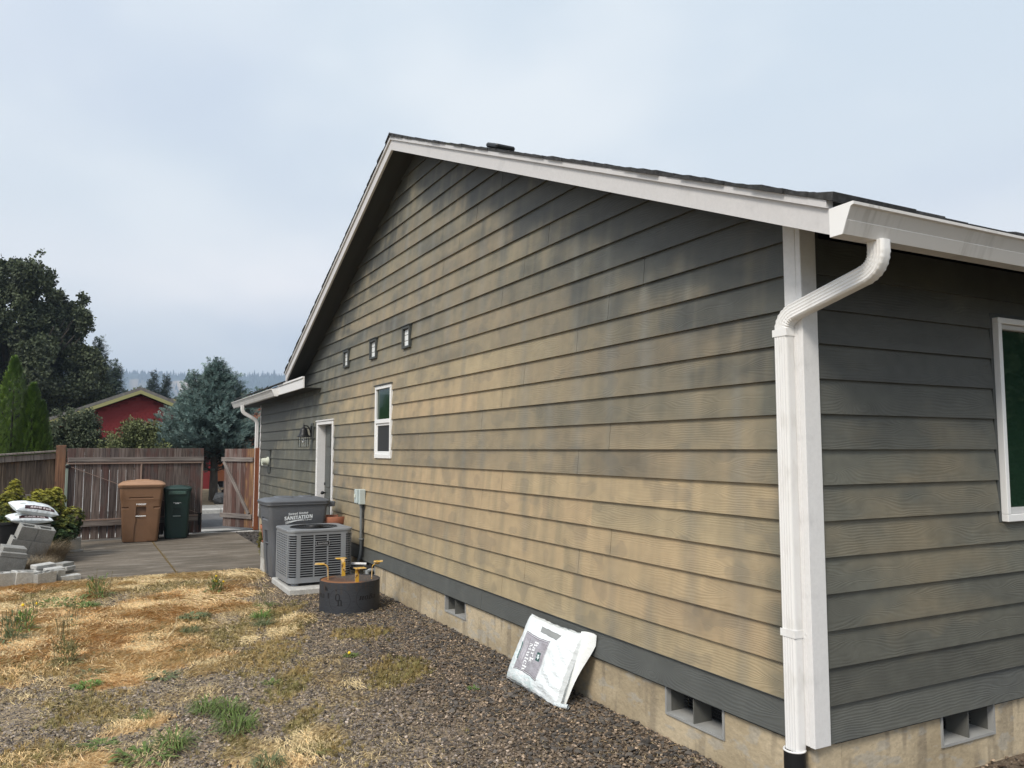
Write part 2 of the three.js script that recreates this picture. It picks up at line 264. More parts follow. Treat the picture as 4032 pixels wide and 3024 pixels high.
// ------------------------------------------------------------------ the house
const house = thing('house', 'dark grey lap sided house with sun-faded tan patches, white trim and gable roof', 'house');
const WL = 14.75, WR = 8.2;
const openings = [                            // on the gable wall: z0, z1, y0, y1
  { n: 'door', r: [-9.79, -8.80, 0.10, 2.17] }, { n: 'win', r: [-6.80, -6.19, 1.63, 2.525] },
  { n: 's1', r: [-8.28, -8.03, 2.895, 3.145] }, { n: 's2', r: [-7.045, -6.78, 2.89, 3.145] }, { n: 's3', r: [-5.81, -5.56, 2.89, 3.145] }];
const deckUnder = z => rakeUnder(z) + 0.03;
const wallTop = z => z < -10.95 ? 2.74 : deckUnder(z) + 0.05;
const RZ = (2.677 - 2.895 + 0.409 * (0.447 - 10.89)) / (2 * 0.409);   // ridge z
const RY = rakeUnder(RZ);
function wallSheath() {
  const s = new THREE.Shape(); const P = [[-WL, 0.30], [0, 0.30], [0, wallTop(0)], [RZ, wallTop(RZ)], [-10.9, wallTop(-10.9)], [-11.0, 2.74], [-WL, 2.74]];
  s.setFromPoints(P.map(p => new THREE.Vector2(-p[0], p[1])));
  for (const o of openings) { const [a, b, c, d] = o.r; const y0 = Math.max(c, 0.34); s.holes.push(new THREE.Path([[a, y0], [b, y0], [b, d], [a, d]].map(p => new THREE.Vector2(-p[0], p[1])))); }
  const g = new THREE.ExtrudeGeometry(s, { depth: 0.14, bevelEnabled: false }); g.rotateY(Math.PI / 2); return boxUV(g);
}
const gableWall = part('wall', wallSheath(), M.soffit, house, 'gable end wall of faded lap siding');
// clip a convex polygon in (z, y) below the wall top lines
function clipTop(poly) {
  const planes = [z => deckUnder(0) + 0.05 - 0.409 * z, z => 2.895 + 0.08 + 0.409 * (z + 10.89)];
  if (Math.max(...poly.map(p => p[0])) <= -10.94) planes.splice(0, 2, () => 2.74);
  for (const f of planes) { const out = []; for (let i = 0; i < poly.length; i++) { const a = poly[i], b = poly[(i + 1) % poly.length], da = f(a[0]) - a[1], db = f(b[0]) - b[1]; if (da >= 0) out.push(a); if (da * db < 0) { const t = da / (da - db); out.push([lerp(a[0], b[0], t), lerp(a[1], b[1], t)]); } } poly = out; if (poly.length < 3) return null; }
  return poly;
}
// plank solid: polygon in (s, y), lapped so that its foot stands proud; side = 'x' (gable wall, s = z) or 'z' (front wall, s = x)
function plankGeo(polys, row, kVar, off, side) {
  const gs = [];
  for (const poly of polys) {
    const yb = Y0 + row * ROW, pr = y => 0.0235 - 0.0200 * clamp((y - yb) / (ROW + 0.014));
    const pos = [], uv = [], uv1 = []; const n = poly.length;
    const push = (s, y, d) => { side === 'x' ? pos.push(-d, y, s) : pos.push(s, y, d); side === 'x' ? uv.push((s + 14.8) / 14.8, (y - 0.3) / 5) : uv.push(s / 8, (y - 0.3) / 2.5); uv1.push((s + off) / 3.6, (kVar + clamp((y - yb) / ROW, 0.01, 0.99)) / 4); };
    const tri = (a, b, c) => { push(...a); push(...b); push(...c); };
    const F = poly.map(p => [p[0], p[1], pr(p[1])]), B = poly.map(p => [p[0], p[1], 0.001]);
    const flip = side === 'x';
    for (let i = 1; i < n - 1; i++) flip ? tri(F[0], F[i], F[i + 1]) : tri(F[0], F[i], F[i + 1]);
    for (let i = 0; i < n; i++) { const j = (i + 1) % n; tri(F[i], B[i], B[j]); tri(F[i], B[j], F[j]); }
    const g = new THREE.BufferGeometry(); g.setAttribute('position', new THREE.Float32BufferAttribute(pos, 3)); g.setAttribute('uv', new THREE.Float32BufferAttribute(uv, 2)); g.setAttribute('uv1', new THREE.Float32BufferAttribute(uv1, 2)); g.computeVertexNormals(); gs.push(g);
  }
  return mergeGeometries(gs, false);
}
function planks(parent, mat, side, s0, s1, rows, joints, opens, clip) {
  for (let r = 0; r < rows; r++) {
    const y0 = Y0 + r * ROW, y1 = y0 + ROW + 0.014;
    const cuts = [s0, ...joints(r).filter(j => j > s0 + 0.25 && j < s1 - 0.25).sort((a, b) => a - b), s1];
    for (let i = 0; i < cuts.length - 1; i++) {
      let a = cuts[i] + 0.0024, b = cuts[i + 1] - 0.0024, rects = [[a, b, y0, y1]];
      for (const [oa, ob, oc, od] of opens) { const next = []; for (const q of rects) { if (ob <= q[0] || oa >= q[1] || od <= q[2] || oc >= q[3]) { next.push(q); continue; } if (q[0] < oa) next.push([q[0], oa, q[2], q[3]]); if (q[1] > ob) next.push([ob, q[1], q[2], q[3]]); const m0 = Math.max(q[0], oa), m1 = Math.min(q[1], ob); if (q[2] < oc) next.push([m0, m1, q[2], oc]); if (q[3] > od) next.push([m0, m1, od, q[3]]); } rects = next; }
      let polys = rects.filter(q => q[1] - q[0] > 0.004 && q[3] - q[2] > 0.004).map(q => [[q[0], q[2]], [q[1], q[2]], [q[1], q[3]], [q[0], q[3]]]);
      if (clip) polys = polys.flatMap(p => { const c = p; if (c[0][0] < -10.95 && c[1][0] > -10.95) { const L = [[c[0][0], c[0][1]], [-10.95, c[0][1]], [-10.95, c[2][1]], [c[0][0], c[2][1]]], R = [[-10.95, c[0][1]], [c[1][0], c[0][1]], [c[1][0], c[2][1]], [-10.95, c[2][1]]]; return [clip(L), clip(R)]; } return [clip(c)]; }).filter(Boolean);
      if (!polys.length) continue;
      // pieces that touch stay one plank; pieces parted by an opening are planks of their own
      const sets = []; for (const p of polys) { const a0 = Math.min(...p.map(q => q[0])), a1 = Math.max(...p.map(q => q[0])), b0 = Math.min(...p.map(q => q[1])), b1 = Math.max(...p.map(q => q[1])); const hit = sets.filter(S => S.some(q => a0 <= q[1] + 1e-4 && a1 >= q[0] - 1e-4 && b0 <= q[3] + 1e-4 && b1 >= q[2] - 1e-4)); const S = [[a0, a1, b0, b1, p]]; for (const h of hit) { S.push(...h); sets.splice(sets.indexOf(h), 1); } sets.push(S); }
      for (const S of sets) part('siding_plank', plankGeo(S.map(q => q[4]), r, Math.floor(hash(r, i, 3) * 4), hash(i, r, 9) * 3.6, side), mat, parent);
    }
  }
}
const ST = 0.40640;
const jointBase = [9, 8, 7, 5, 4, 9, 8, 5, 4, 9, 8, 7, 5, 4, 3, 8, 7, 6, 11.3, 10.3, 9.3, 8, 7, 6, 5, 9, 8, 7];
const opensX = openings.map(o => { const [a, b, c, d] = o.r; return o.n === 'door' ? [a - 0.005, b + 0.005, c, d + 0.01] : [a, b, c, d]; });
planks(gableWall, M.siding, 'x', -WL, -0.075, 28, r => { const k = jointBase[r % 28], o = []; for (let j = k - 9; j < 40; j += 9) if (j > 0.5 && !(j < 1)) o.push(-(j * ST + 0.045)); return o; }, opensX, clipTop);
// front (eave) wall with its window
const fwin = [1.575, 3.10, 1.32, 2.52];
{
  const s = new THREE.Shape([[0.14, 0.30], [WR, 0.30], [WR, 2.78], [0.14, 2.78]].map(p => new THREE.Vector2(...p)));
  s.holes.push(new THREE.Path([[fwin[0], fwin[2]], [fwin[1], fwin[2]], [fwin[1], fwin[3]], [fwin[0], fwin[3]]].map(p => new THREE.Vector2(...p))));
  const g = new THREE.ExtrudeGeometry(s, { depth: 0.14, bevelEnabled: false }); g.translate(0, 0, -0.14);
  const fw = part('wall', boxUV(g), M.soffit, house, 'shaded eave wall of dark lap siding');
  planks(fw, M.sidingFront, 'z', 0.078, WR, 14, r => [((r * 5) % 9) * ST + 2.0, ((r * 5) % 9) * ST + 5.66], [[fwin[0] - 0.03, fwin[1] + 0.03, fwin[2] - 0.005, fwin[3] + 0.03]], null);
}
// far and back walls close the house
part('wall', [bb(0.14, WR, 0.3, 2.74, -WL, -WL + 0.14), bb(WR - 0.14, WR, 0.3, 2.74, -WL + 0.14, -0.14), prismX([[-WL, 2.74], [-10.9, 2.74], [-0.14, 2.74], [-0.14, wallTop(-0.14)], [RZ, wallTop(RZ)], [-10.9, wallTop(-10.9)]], WR - 0.14, WR)], M.soffit, house, 'far and back walls');
// foundation with vent openings
const fvents = [[-1.13, -0.62], [-4.57, -4.07], [-7.27, -6.80]];
{
  const mk = (spans, L0, L1, H) => { const s = new THREE.Shape([[L0, -0.3], [L1, -0.3], [L1, H], [L0, H]].map(p => new THREE.Vector2(...p))); for (const [a, b] of spans) s.holes.push(new THREE.Path([[a, 0.145], [b, 0.145], [b, 0.3165], [a, 0.3165]].map(p => new THREE.Vector2(...p)))); return s; };
  const gs = new THREE.ExtrudeGeometry(mk(fvents.map(([a, b]) => [-b, -a]), 0, WL, 0.335), { depth: 0.18, bevelEnabled: false }); gs.rotateY(Math.PI / 2); gs.translate(0.004, 0, 0);
  const gf = new THREE.ExtrudeGeometry(mk([[0.955, 1.43]], 0.19, WR, 0.335), { depth: 0.18, bevelEnabled: false }); gf.translate(0, 0, -0.184);
  part('foundation', [boxUV(gs), boxUV(gf)], M.foundation, house, 'stained tan concrete foundation');
  const vent = (along, a, b, d) => {          // a frame with a divider plate and a dark screen behind
    const y0 = 0.145, y1 = 0.3165, w = b - a, fr = 0.014;
    const P = (s0, s1, ya, yb, d0, d1) => along === 'x' ? bb(0.002 + d0, 0.002 + d1, ya, yb, s0, s1) : bb(s0, s1, ya, yb, -0.002 - d1, -0.002 - d0);
    const f = part('foundation_vent', [P(a, a + fr, y0, y1, -0.006, 0.03), P(b - fr, b, y0, y1, -0.006, 0.03), P(a + fr, b - fr, y0, y0 + fr, -0.008, 0.16)], M.ventGrey, house);
    part('vent_side', P(a, a + fr, y0, y1, 0.0305, 0.16), M.ventInShade, f); part('vent_side', P(b - fr, b, y0, y1, 0.0305, 0.16), M.ventInShade, f);
    f.userData.label = along === 'x' ? 'grey foundation vent low in the gable wall' : 'grey foundation vent low in the eave wall';
    return f;
  };
  const ventBits = (along, a, b, fnd) => { const y0 = 0.145 + 0.014, y1 = 0.3165, P = (s0, s1, ya, yb, d0, d1) => along === 'x' ? bb(0.002 + d0, 0.002 + d1, ya, yb, s0, s1) : bb(s0, s1, ya, yb, -0.002 - d1, -0.002 - d0); const m = (a + b) / 2;
    part('vent_divider', P(m - 0.004, m + 0.004, y0, y1, -0.002, 0.13), M.ventInShade, fnd); const L = []; for (let i = 0; i < 7; i++) L.push(P(a + 0.014, b - 0.014, y0 + 0.012 + i * 0.02, y0 + 0.015 + i * 0.02, 0.128, 0.138)); for (const q of [0.25, 0.75]) L.push(P(a + (b - a) * q - 0.006, a + (b - a) * q + 0.006, y0, y1, 0.125, 0.14)); part('vent_screen', L, M.screen, fnd); part('opening_back', P(a - 0.01, b + 0.01, 0.13, 0.33, 0.179, 0.19), M.dark, fnd); };
  for (const [a, b] of fvents) ventBits('x', a, b, vent('x', a, b));
  ventBits('z', 0.955, 1.43, vent('z', 0.955, 1.43));
}
// corner boards
part('corner_board', [bb(-0.033, 0.0, 0.316, 2.9, -0.078, 0.0005, 0.003), bb(-0.033, 0.078, 0.314, 2.9, 0.001, 0.034, 0.003)], M.trim, house, 'white corner board behind the downspout');
part('corner_board', bb(-0.026, 0.0, 0.316, 2.68, -WL - 0.02, -WL + 0.02, 0.003), M.trim, house, 'white corner board at the far end');
// roof
const DT = 0.10;                               // deck thickness (vertical)
const ZF = 0.447, ZB = -10.905;
const deckPoly = [[ZF, rakeUnder(ZF) + 0.03], [RZ, RY + 0.03], [ZB, rakeUnder(ZB) + 0.03], [ZB, rakeUnder(ZB) + 0.152], [RZ, RY + 0.152], [ZF, rakeUnder(ZF) + 0.152]];
const roof = part('roof', prismX(deckPoly, -0.279, WR + 0.3), M.soffit, house, 'gable roof with dark shingles and a dark underside');
for (const side of [0, 1]) {
  const L = side ? Math.hypot(RZ - ZB, 0.409 * (RZ - ZB)) : Math.hypot(ZF - RZ, 0.409 * (ZF - RZ)), n = Math.round(L / 0.143), ex = (side ? RZ - ZB : ZF - RZ) / n;
  for (let i = 0; i < n; i++) {
    const zl = side ? ZB - 0.03 + i * ex : ZF + 0.035 - i * ex, zu = side ? Math.min(zl + ex * 1.5, RZ) : Math.max(zl - ex * 1.5, RZ);
    const yl = rakeUnder(RZ) - 0.409 * Math.abs(zl - RZ) + 0.154, yu = RY - 0.409 * Math.abs(zu - RZ) + 0.154;
    const e = 0.325 + 0.012 * hash(i, side, 4) + (hash(i, side, 8) > 0.8 ? 0.006 : 0);
    const th = 0.020 + 0.010 * hash(i, side, 6);
    const poly = side ? [[zl, yl], [zl, yl + th], [zu, yu + 0.008], [zu, yu]] : [[zl, yl], [zu, yu], [zu, yu + 0.008], [zl, yl + th]];
    const gs = [];
    if (!side && i < 3) { let x = -e; let k = 0; while (x < WR) { const w = rr(0.15, 0.4); const t2 = hash(k, i, 7) > 0.5 ? 0.012 : 0; const po = poly.map((p, q) => q === 3 ? [p[0] + hash(k, i, 2) * 0.012, p[1] + t2] : p); gs.push(prismX(po, x, Math.min(x + w, WR))); x += w; k++; } } else gs.push(prismX(poly, -e, WR + 0.3));
    part('shingle_course', gs, M.shingle, roof);
  }
}
part('ridge_cap', prismX([[RZ - 0.14, RY + 0.172 - 0.057], [RZ - 0.14, RY + 0.186 - 0.057], [RZ, RY + 0.196], [RZ + 0.14, RY + 0.186 - 0.057], [RZ + 0.14, RY + 0.172 - 0.057], [RZ, RY + 0.18]], -0.335, WR + 0.3), M.shingle, roof);
// rake fascia: main board and drip trim on each slope
const rakeBoard = (z0, z1, b0, b1, x0, x1) => prismX([[z0, rakeUnder(z0) + b0], [z1, (z1 === RZ ? RY : rakeUnder(z1)) + b0], [z1, (z1 === RZ ? RY : rakeUnder(z1)) + b1], [z0, rakeUnder(z0) + b1]], x0, x1);
const RF = part('rake_fascia', rakeBoard(ZF, RZ + 0.001, 0, 0.117, -0.305, -0.28), M.fascia, house, 'white rake fascia board on the near slope');
part('drip_trim', rakeBoard(ZF, RZ + 0.001, 0.1175, 0.153, -0.322, -0.28), M.fascia, RF);
const RB = part('rake_fascia', rakeBoard(RZ - 0.001, ZB, 0, 0.117, -0.305, -0.28), M.fascia, house, 'white rake fascia board on the far slope');
part('drip_trim', rakeBoard(RZ - 0.001, ZB, 0.1175, 0.153, -0.322, -0.28), M.fascia, RB);
// front eave: fascia board, soffit plane under rafters
part('eave_fascia', bb(-0.279, WR, 2.672, 2.835, ZF - 0.02, ZF - 0.001), M.trim, house);
function kProfile(t) { return [[0, 0.125], [0, 0], [0.066, 0], [0.088, 0.056], [0.084, 0.060], [0.112, 0.112], [0.125, 0.116], [0.125, 0.129], [0.119, 0.129], [0.119, 0.121], [0.107, 0.117], [0.079, 0.062], [0.082, 0.057], [0.062, 0.004], [0.004, 0.004], [0.004, 0.125]]; }
const gutterY = 2.665;
const gut = part('gutter', prismX(kProfile().map(([a, b]) => [ZF + 0.003 + a, gutterY + b]), -0.303, WR), M.gutter, house, 'white gutter along the near eave');
part('end_cap', prismX([[0, 0.127], [0, 0], [0.066, 0], [0.088, 0.056], [0.112, 0.112], [0.125, 0.116], [0.125, 0.13]].map(([a, b]) => [ZF + 0.0025 + a, gutterY - 0.001 + b]), -0.309, -0.3035), M.downspout, gut);
// downspout: rectangular section swept in the (z, y) plane at x = XD
function sweepSpout(pts, bends, XD, w, t, map) {
  // pts: [z, y]; rounds corners, ribs in the bends
  const path = []; const R = 0.085;
  for (let i = 0; i < pts.length; i++) {
    if (i === 0 || i === pts.length - 1) { path.push([pts[i][0], pts[i][1], 0]); continue; }
    const p = new THREE.Vector2(...pts[i]), a = new THREE.Vector2(...pts[i - 1]).sub(p).normalize(), b = new THREE.Vector2(...pts[i + 1]).sub(p).normalize();
    const A = p.clone().addScaledVector(a, R), B = p.clone().addScaledVector(b, R), n = 14;
    for (let k = 0; k <= n; k++) { const s = k / n, q = A.clone().multiplyScalar((1 - s) * (1 - s)).addScaledVector(p, 2 * s * (1 - s)).addScaledVector(B, s * s); path.push([q.x, q.y, (k > 0 && k < n) ? (k % 2 ? 1 : -1) : 0]); }
  }
  const prof = []; const nW = 12;              // section with flutes on the broad faces
  const hw = w / 2, ht = t / 2, cr = 0.012;
  const sec = [];
  const flute = s => 0.0018 * Math.cos(s * Math.PI * 8);
  for (let k = 0; k <= nW; k++) sec.push([-hw + cr + (w - 2 * cr) * k / nW, ht + flute(k / nW)]);
  sec.push([hw - cr * 0.3, ht - cr * 0.3]); for (let k = 0; k <= 4; k++) sec.push([hw, ht - cr - (t - 2 * cr) * k / 4]); sec.push([hw - cr * 0.3, -ht + cr * 0.3]);
  for (let k = nW; k >= 0; k--) sec.push([-hw + cr + (w - 2 * cr) * k / nW, -ht - flute(k / nW)]);
  sec.push([-hw + cr * 0.3, -ht + cr * 0.3]); for (let k = 0; k <= 4; k++) sec.push([-hw, -ht + cr + (t - 2 * cr) * k / 4]); sec.push([-hw + cr * 0.3, ht - cr * 0.3]);
  const rings = [];
  for (let i = 0; i < path.length; i++) {
    const p = path[i], a = path[Math.max(0, i - 1)], b = path[Math.min(path.length - 1, i + 1)];
    let tz = b[0] - a[0], ty = b[1] - a[1]; const L = Math.hypot(tz, ty); tz /= L; ty /= L; const nz = -ty, ny = tz;
    const sc = 1 + p[2] * 0.035;
    rings.push(sec.map(([u, v]) => map(p[0] + nz * u * sc, p[1] + ny * u * sc, XD + v * sc)));
  }
  return crease(loft(rings, true, true, true), 0.6);
}
const dsp = part('downspout', sweepSpout([[0.50, 2.668], [0.50, 2.545], [-0.062, 2.405], [-0.062, 0.29]], null, -0.058, 0.086, 0.062, (z, y, x) => V3(x, y, z)), M.downspout, house, 'white fluted downspout at the near corner');
for (const y of [2.325, 0.845]) part('strap', [bb(-0.0925, -0.0895, y - 0.018, y + 0.018, -0.108, -0.016), bb(-0.0895, -0.026, y - 0.018, y + 0.018, -0.0185, -0.0155), bb(-0.029, -0.0265, y - 0.018, y + 0.018, -0.0155, 0.012), xf(cyl(0.005, 0.005, 0.004, 8), -0.031, y, 0.0, 0, 0, Math.PI / 2)], M.downspout, dsp);
part('drain_pipe', [xf(cyl(0.052, 0.052, 0.33, 20), -0.066, 0.125, -0.062)], std({ color: rgb(0.008, 0.008, 0.009), roughness: 0.45 }), dsp, 'black drain pipe below the downspout');
part('pipe_rim', [xf(plain(new THREE.TorusGeometry(0.05, 0.005, 6, 24)), -0.066, 0.292, -0.062, Math.PI / 2)], M.downspout, dsp);
// lower roof of the wing at the far end, with its fascia, gutter and downspout
{
  const lowRoof = part('roof', [boxUV(prismZ([[-0.28, 2.755], [4.0, 4.42], [4.0, 4.5], [-0.28, 2.868]], -16.2, -10.99)), bb(-0.279, -0.002, 2.698, 2.706, -16.2, -9.59), bb(0, WR, 2.705, 2.715, -16.2, -WL - 0.002)], M.soffit, house, 'lower roof over the far end of the wall');
  const lf = part('eave_fascia', bb(-0.305, -0.281, 2.695, 2.845, -16.2, -9.58, 0.003), M.trim, house, 'white fascia over the far end of the gable wall');
  part('drip_trim', bb(-0.322, -0.281, 2.846, 2.876, -11.48, -9.58, 0.002), M.trim, lf);
  part('shingle_course', [boxUV(prismZ([[-0.345, 2.878], [-0.345, 2.895], [0.0, 3.03], [0.0, 3.0]], -16.2, -11.0))], M.shingle, lowRoof);
  const prof = kProfile(); const s = new THREE.Shape(prof.map(([a, b]) => new THREE.Vector2(-0.307 - a, 2.68 + b))); const g = new THREE.ExtrudeGeometry(s, { depth: 4.72, bevelEnabled: false }); g.translate(0, 0, -16.22);
  const fg = part('gutter', boxUV(g), M.gutter, house, 'white gutter at the far end of the wall');
  const cs = new THREE.Shape([[0, 0.127], [0, 0], [0.066, 0], [0.088, 0.056], [0.112, 0.112], [0.125, 0.116], [0.125, 0.13]].map(([a, b]) => new THREE.Vector2(-0.3065 - a, 2.679 + b))); const cg = new THREE.ExtrudeGeometry(cs, { depth: 0.005, bevelEnabled: false });
  const cg2 = cg.clone(); cg.translate(0, 0, -11.499); cg2.translate(0, 0, -16.226); part('end_cap', [boxUV(cg), boxUV(cg2)], M.downspout, fg);
  part('downspout', sweepSpout([[-0.385, 2.68], [-0.385, 2.53], [-0.075, 2.36], [-0.075, 0.1]], null, -14.86, 0.075, 0.055, (q, y, w) => V3(q, y, w)), M.downspout, house, 'white downspout at the far corner');
}
// roof vent near the ridge
part('roof_vent', [xf(cbox(0.2, 0.045, 0.24, 0.015), 0.12, rakeUnder(-3.6) + 0.225, -3.6, 0.388), xf(box(0.16, 0.1, 0.19), 0.12, rakeUnder(-3.6) + 0.155, -3.6, 0.388)], M.blackMetal, roof, 'black roof vent on the near slope');
// ------------------------------------------------------------------ door, windows (parts of the house)
{
  const [a, b, , d] = openings[0].r, y0 = 0.318;
  const door = part('door_frame', [bb(-0.034, 0.02, y0, d, a, a + 0.05, 0.004), bb(-0.030, 0.14, y0, d, a + 0.0505, a + 0.075, 0.003), bb(-0.034, 0.02, y0, d, b - 0.05, b, 0.004), bb(-0.030, 0.14, y0, d, b - 0.075, b - 0.0505, 0.003), bb(-0.034, 0.14, d - 0.05, d + 0.001, a + 0.0755, b - 0.0755, 0.004), bb(-0.046, -0.015, d + 0.002, d + 0.022, a - 0.01, b + 0.01, 0.003)], M.trim, house, 'white frame of the recessed side door');
  const dm = std({ color: rgb(0.085, 0.09, 0.083), roughness: 0.5 });
  const leaf = part('door', bb(0.095, 0.135, y0 + 0.02, d - 0.052, a + 0.078, b - 0.078, 0.003), dm, house, 'dark grey panelled side door');
  const zm = (a + b) / 2; for (const s of [-1, 1]) for (const [p, q] of [[0.5, 1.0], [1.15, 1.65], [1.78, 1.98]]) part('door_panel', bb(0.083, 0.0945, p, q, zm + s * 0.2 - 0.13, zm + s * 0.2 + 0.13, 0.008), dm, leaf);
  part('handle', [xf(cyl(0.012, 0.012, 0.05, 10), 0.07, 1.06, a + 0.15, 0, 0, Math.PI / 2), xf(plain(new THREE.SphereGeometry(0.028, 14, 10)), 0.045, 1.06, a + 0.15)], M.blackMetal, leaf);
  part('deadbolt', xf(cyl(0.026, 0.024, 0.02, 14), 0.083, 1.2, a + 0.15, 0, 0, Math.PI / 2), M.blackMetal, leaf);
  part('threshold', bb(-0.02, 0.14, 0.30, 0.317, a + 0.076, b - 0.076, 0.003), M.greyMetal, house);
}
{
  const [a, b, c, d] = openings[1].r, X = -0.036, fr = 0.042;
  const w = part('window', [bb(X, 0.03, c, c + 0.05, a, b, 0.003), bb(X, 0.03, d - fr, d, a, b, 0.003), bb(X, 0.03, c + 0.0505, d - fr - 0.0005, a, a + fr, 0.003), bb(X, 0.03, c + 0.0505, d - fr - 0.0005, b - fr, b, 0.003), bb(X - 0.002, 0.03, 2.058, 2.108, a + fr + 0.0005, b - fr - 0.0005, 0.003)], M.vinyl, house, 'narrow white framed window beside the door');
  part('flashing', bb(-0.05, -0.005, d + 0.001, d + 0.016, a - 0.012, b + 0.012, 0.002), M.greyTrim, w);
  part('pane', bb(-0.012, -0.006, 2.108, d - fr, a + fr, b - fr), new THREE.MeshPhysicalMaterial({ color: rgb(0.012, 0.032, 0.016), roughness: 0.06, ior: 1.4 }), w, 'dark green upper window pane');
  part('sash', [bb(-0.022, 0.02, c + 0.051, c + 0.085, a + fr + 0.001, b - fr - 0.001, 0.002), bb(-0.022, 0.02, c + 0.0855, 2.057, a + fr + 0.001, a + fr + 0.03, 0.002), bb(-0.022, 0.02, c + 0.0855, 2.057, b - fr - 0.012, b - fr - 0.001, 0.002), bb(-0.022, 0.02, 2.03, 2.0575, a + fr + 0.031, b - fr - 0.013, 0.002)], M.vinyl, w);
  part('insect_screen', bb(-0.012, -0.009, c + 0.0855, 2.029, a + fr + 0.031, b - fr - 0.013), M.screen, w, 'dark insect screen in the lower sash');
}
const frosted = std({ color: rgb(0.78, 0.80, 0.80), roughness: 0.25 });
for (const o of openings.slice(2)) {  // small square windows, each built as white panes in a grey frame
  const [a, b, c, d] = o.r, X = -0.045, f = 0.027, h = d - c;
  const w = part('small_window', [bb(X, 0.02, c, c + f, a, b, 0.003), bb(X, 0.02, d - 0.03, d, a, b, 0.003), bb(X, 0.02, c + f + 0.0005, d - 0.0305, a, a + f, 0.003), bb(X, 0.02, c + f + 0.0005, d - 0.0305, b - f, b, 0.003)], M.greyTrim, house, { s1: 'farthest of the three small square windows high on the gable wall', s2: 'middle of the three small square windows high on the gable wall', s3: 'nearest of the three small square windows high on the gable wall' }[o.n]);
  part('flashing', bb(-0.056, -0.005, d + 0.001, d + 0.012, a - 0.008, b + 0.008, 0.002), M.greyTrim, w);
  for (let i = 0; i < 3; i++) { const hh = (h - f - 0.03) / 3, y = c + f + i * hh; part('white_pane', bb(-0.014, -0.006, y + 0.003, y + hh - 0.003, a + f, b - f, 0.002), frosted, w); }
  part('opening_back', bb(-0.004, 0.01, c, d, a, b), M.dark, w);
}
{
  const [a, b, c, d] = fwin, Z = 0.048, f = 0.034;
  const w = part('window', [bb(a, b, c, c + 0.042, -0.05, Z, 0.003), bb(a, b, d - f, d, -0.05, Z, 0.003), bb(a, a + f, c + 0.0425, d - f - 0.0005, -0.05, Z, 0.003), bb(b - f, b, c + 0.0425, d - f - 0.0005, -0.05, Z, 0.003), bb((a + b) / 2 - 0.025, (a + b) / 2 + 0.025, c + 0.0425, d - f - 0.0005, -0.05, 0.03, 0.003)], M.vinyl, house, 'white framed window in the shaded eave wall');
  part('sash', [bb(a + f + 0.001, b - f - 0.001, c + 0.043, c + 0.078, -0.03, 0.024, 0.003), bb(a + f + 0.001, b - f - 0.001, d - f - 0.03, d - f - 0.001, -0.03, 0.024, 0.003)], std({ color: rgb(0.52, 0.52, 0.52), roughness: 0.45 }), w);
  part('pane', bb(a + f, b - f, c + 0.078, d - f - 0.03, -0.012, -0.005), new THREE.MeshPhysicalMaterial({ color: rgb(0.014, 0.034, 0.020), roughness: 0.03, ior: 1.45 }), w);
  part('latch', cbox(0.012, 0.03, 0.012, 0.003).translate(a + f + 0.012, c + 0.16, 0.006), M.vinyl, w);
  part('window_trim', [bb(a - 0.028, a - 0.002, c - 0.004, d + 0.028, 0.001, 0.014, 0.002), bb(a - 0.028, b + 0.028, d + 0.002, d + 0.028, 0.0145, 0.016, 0.0)], M.greyTrim, w);
}
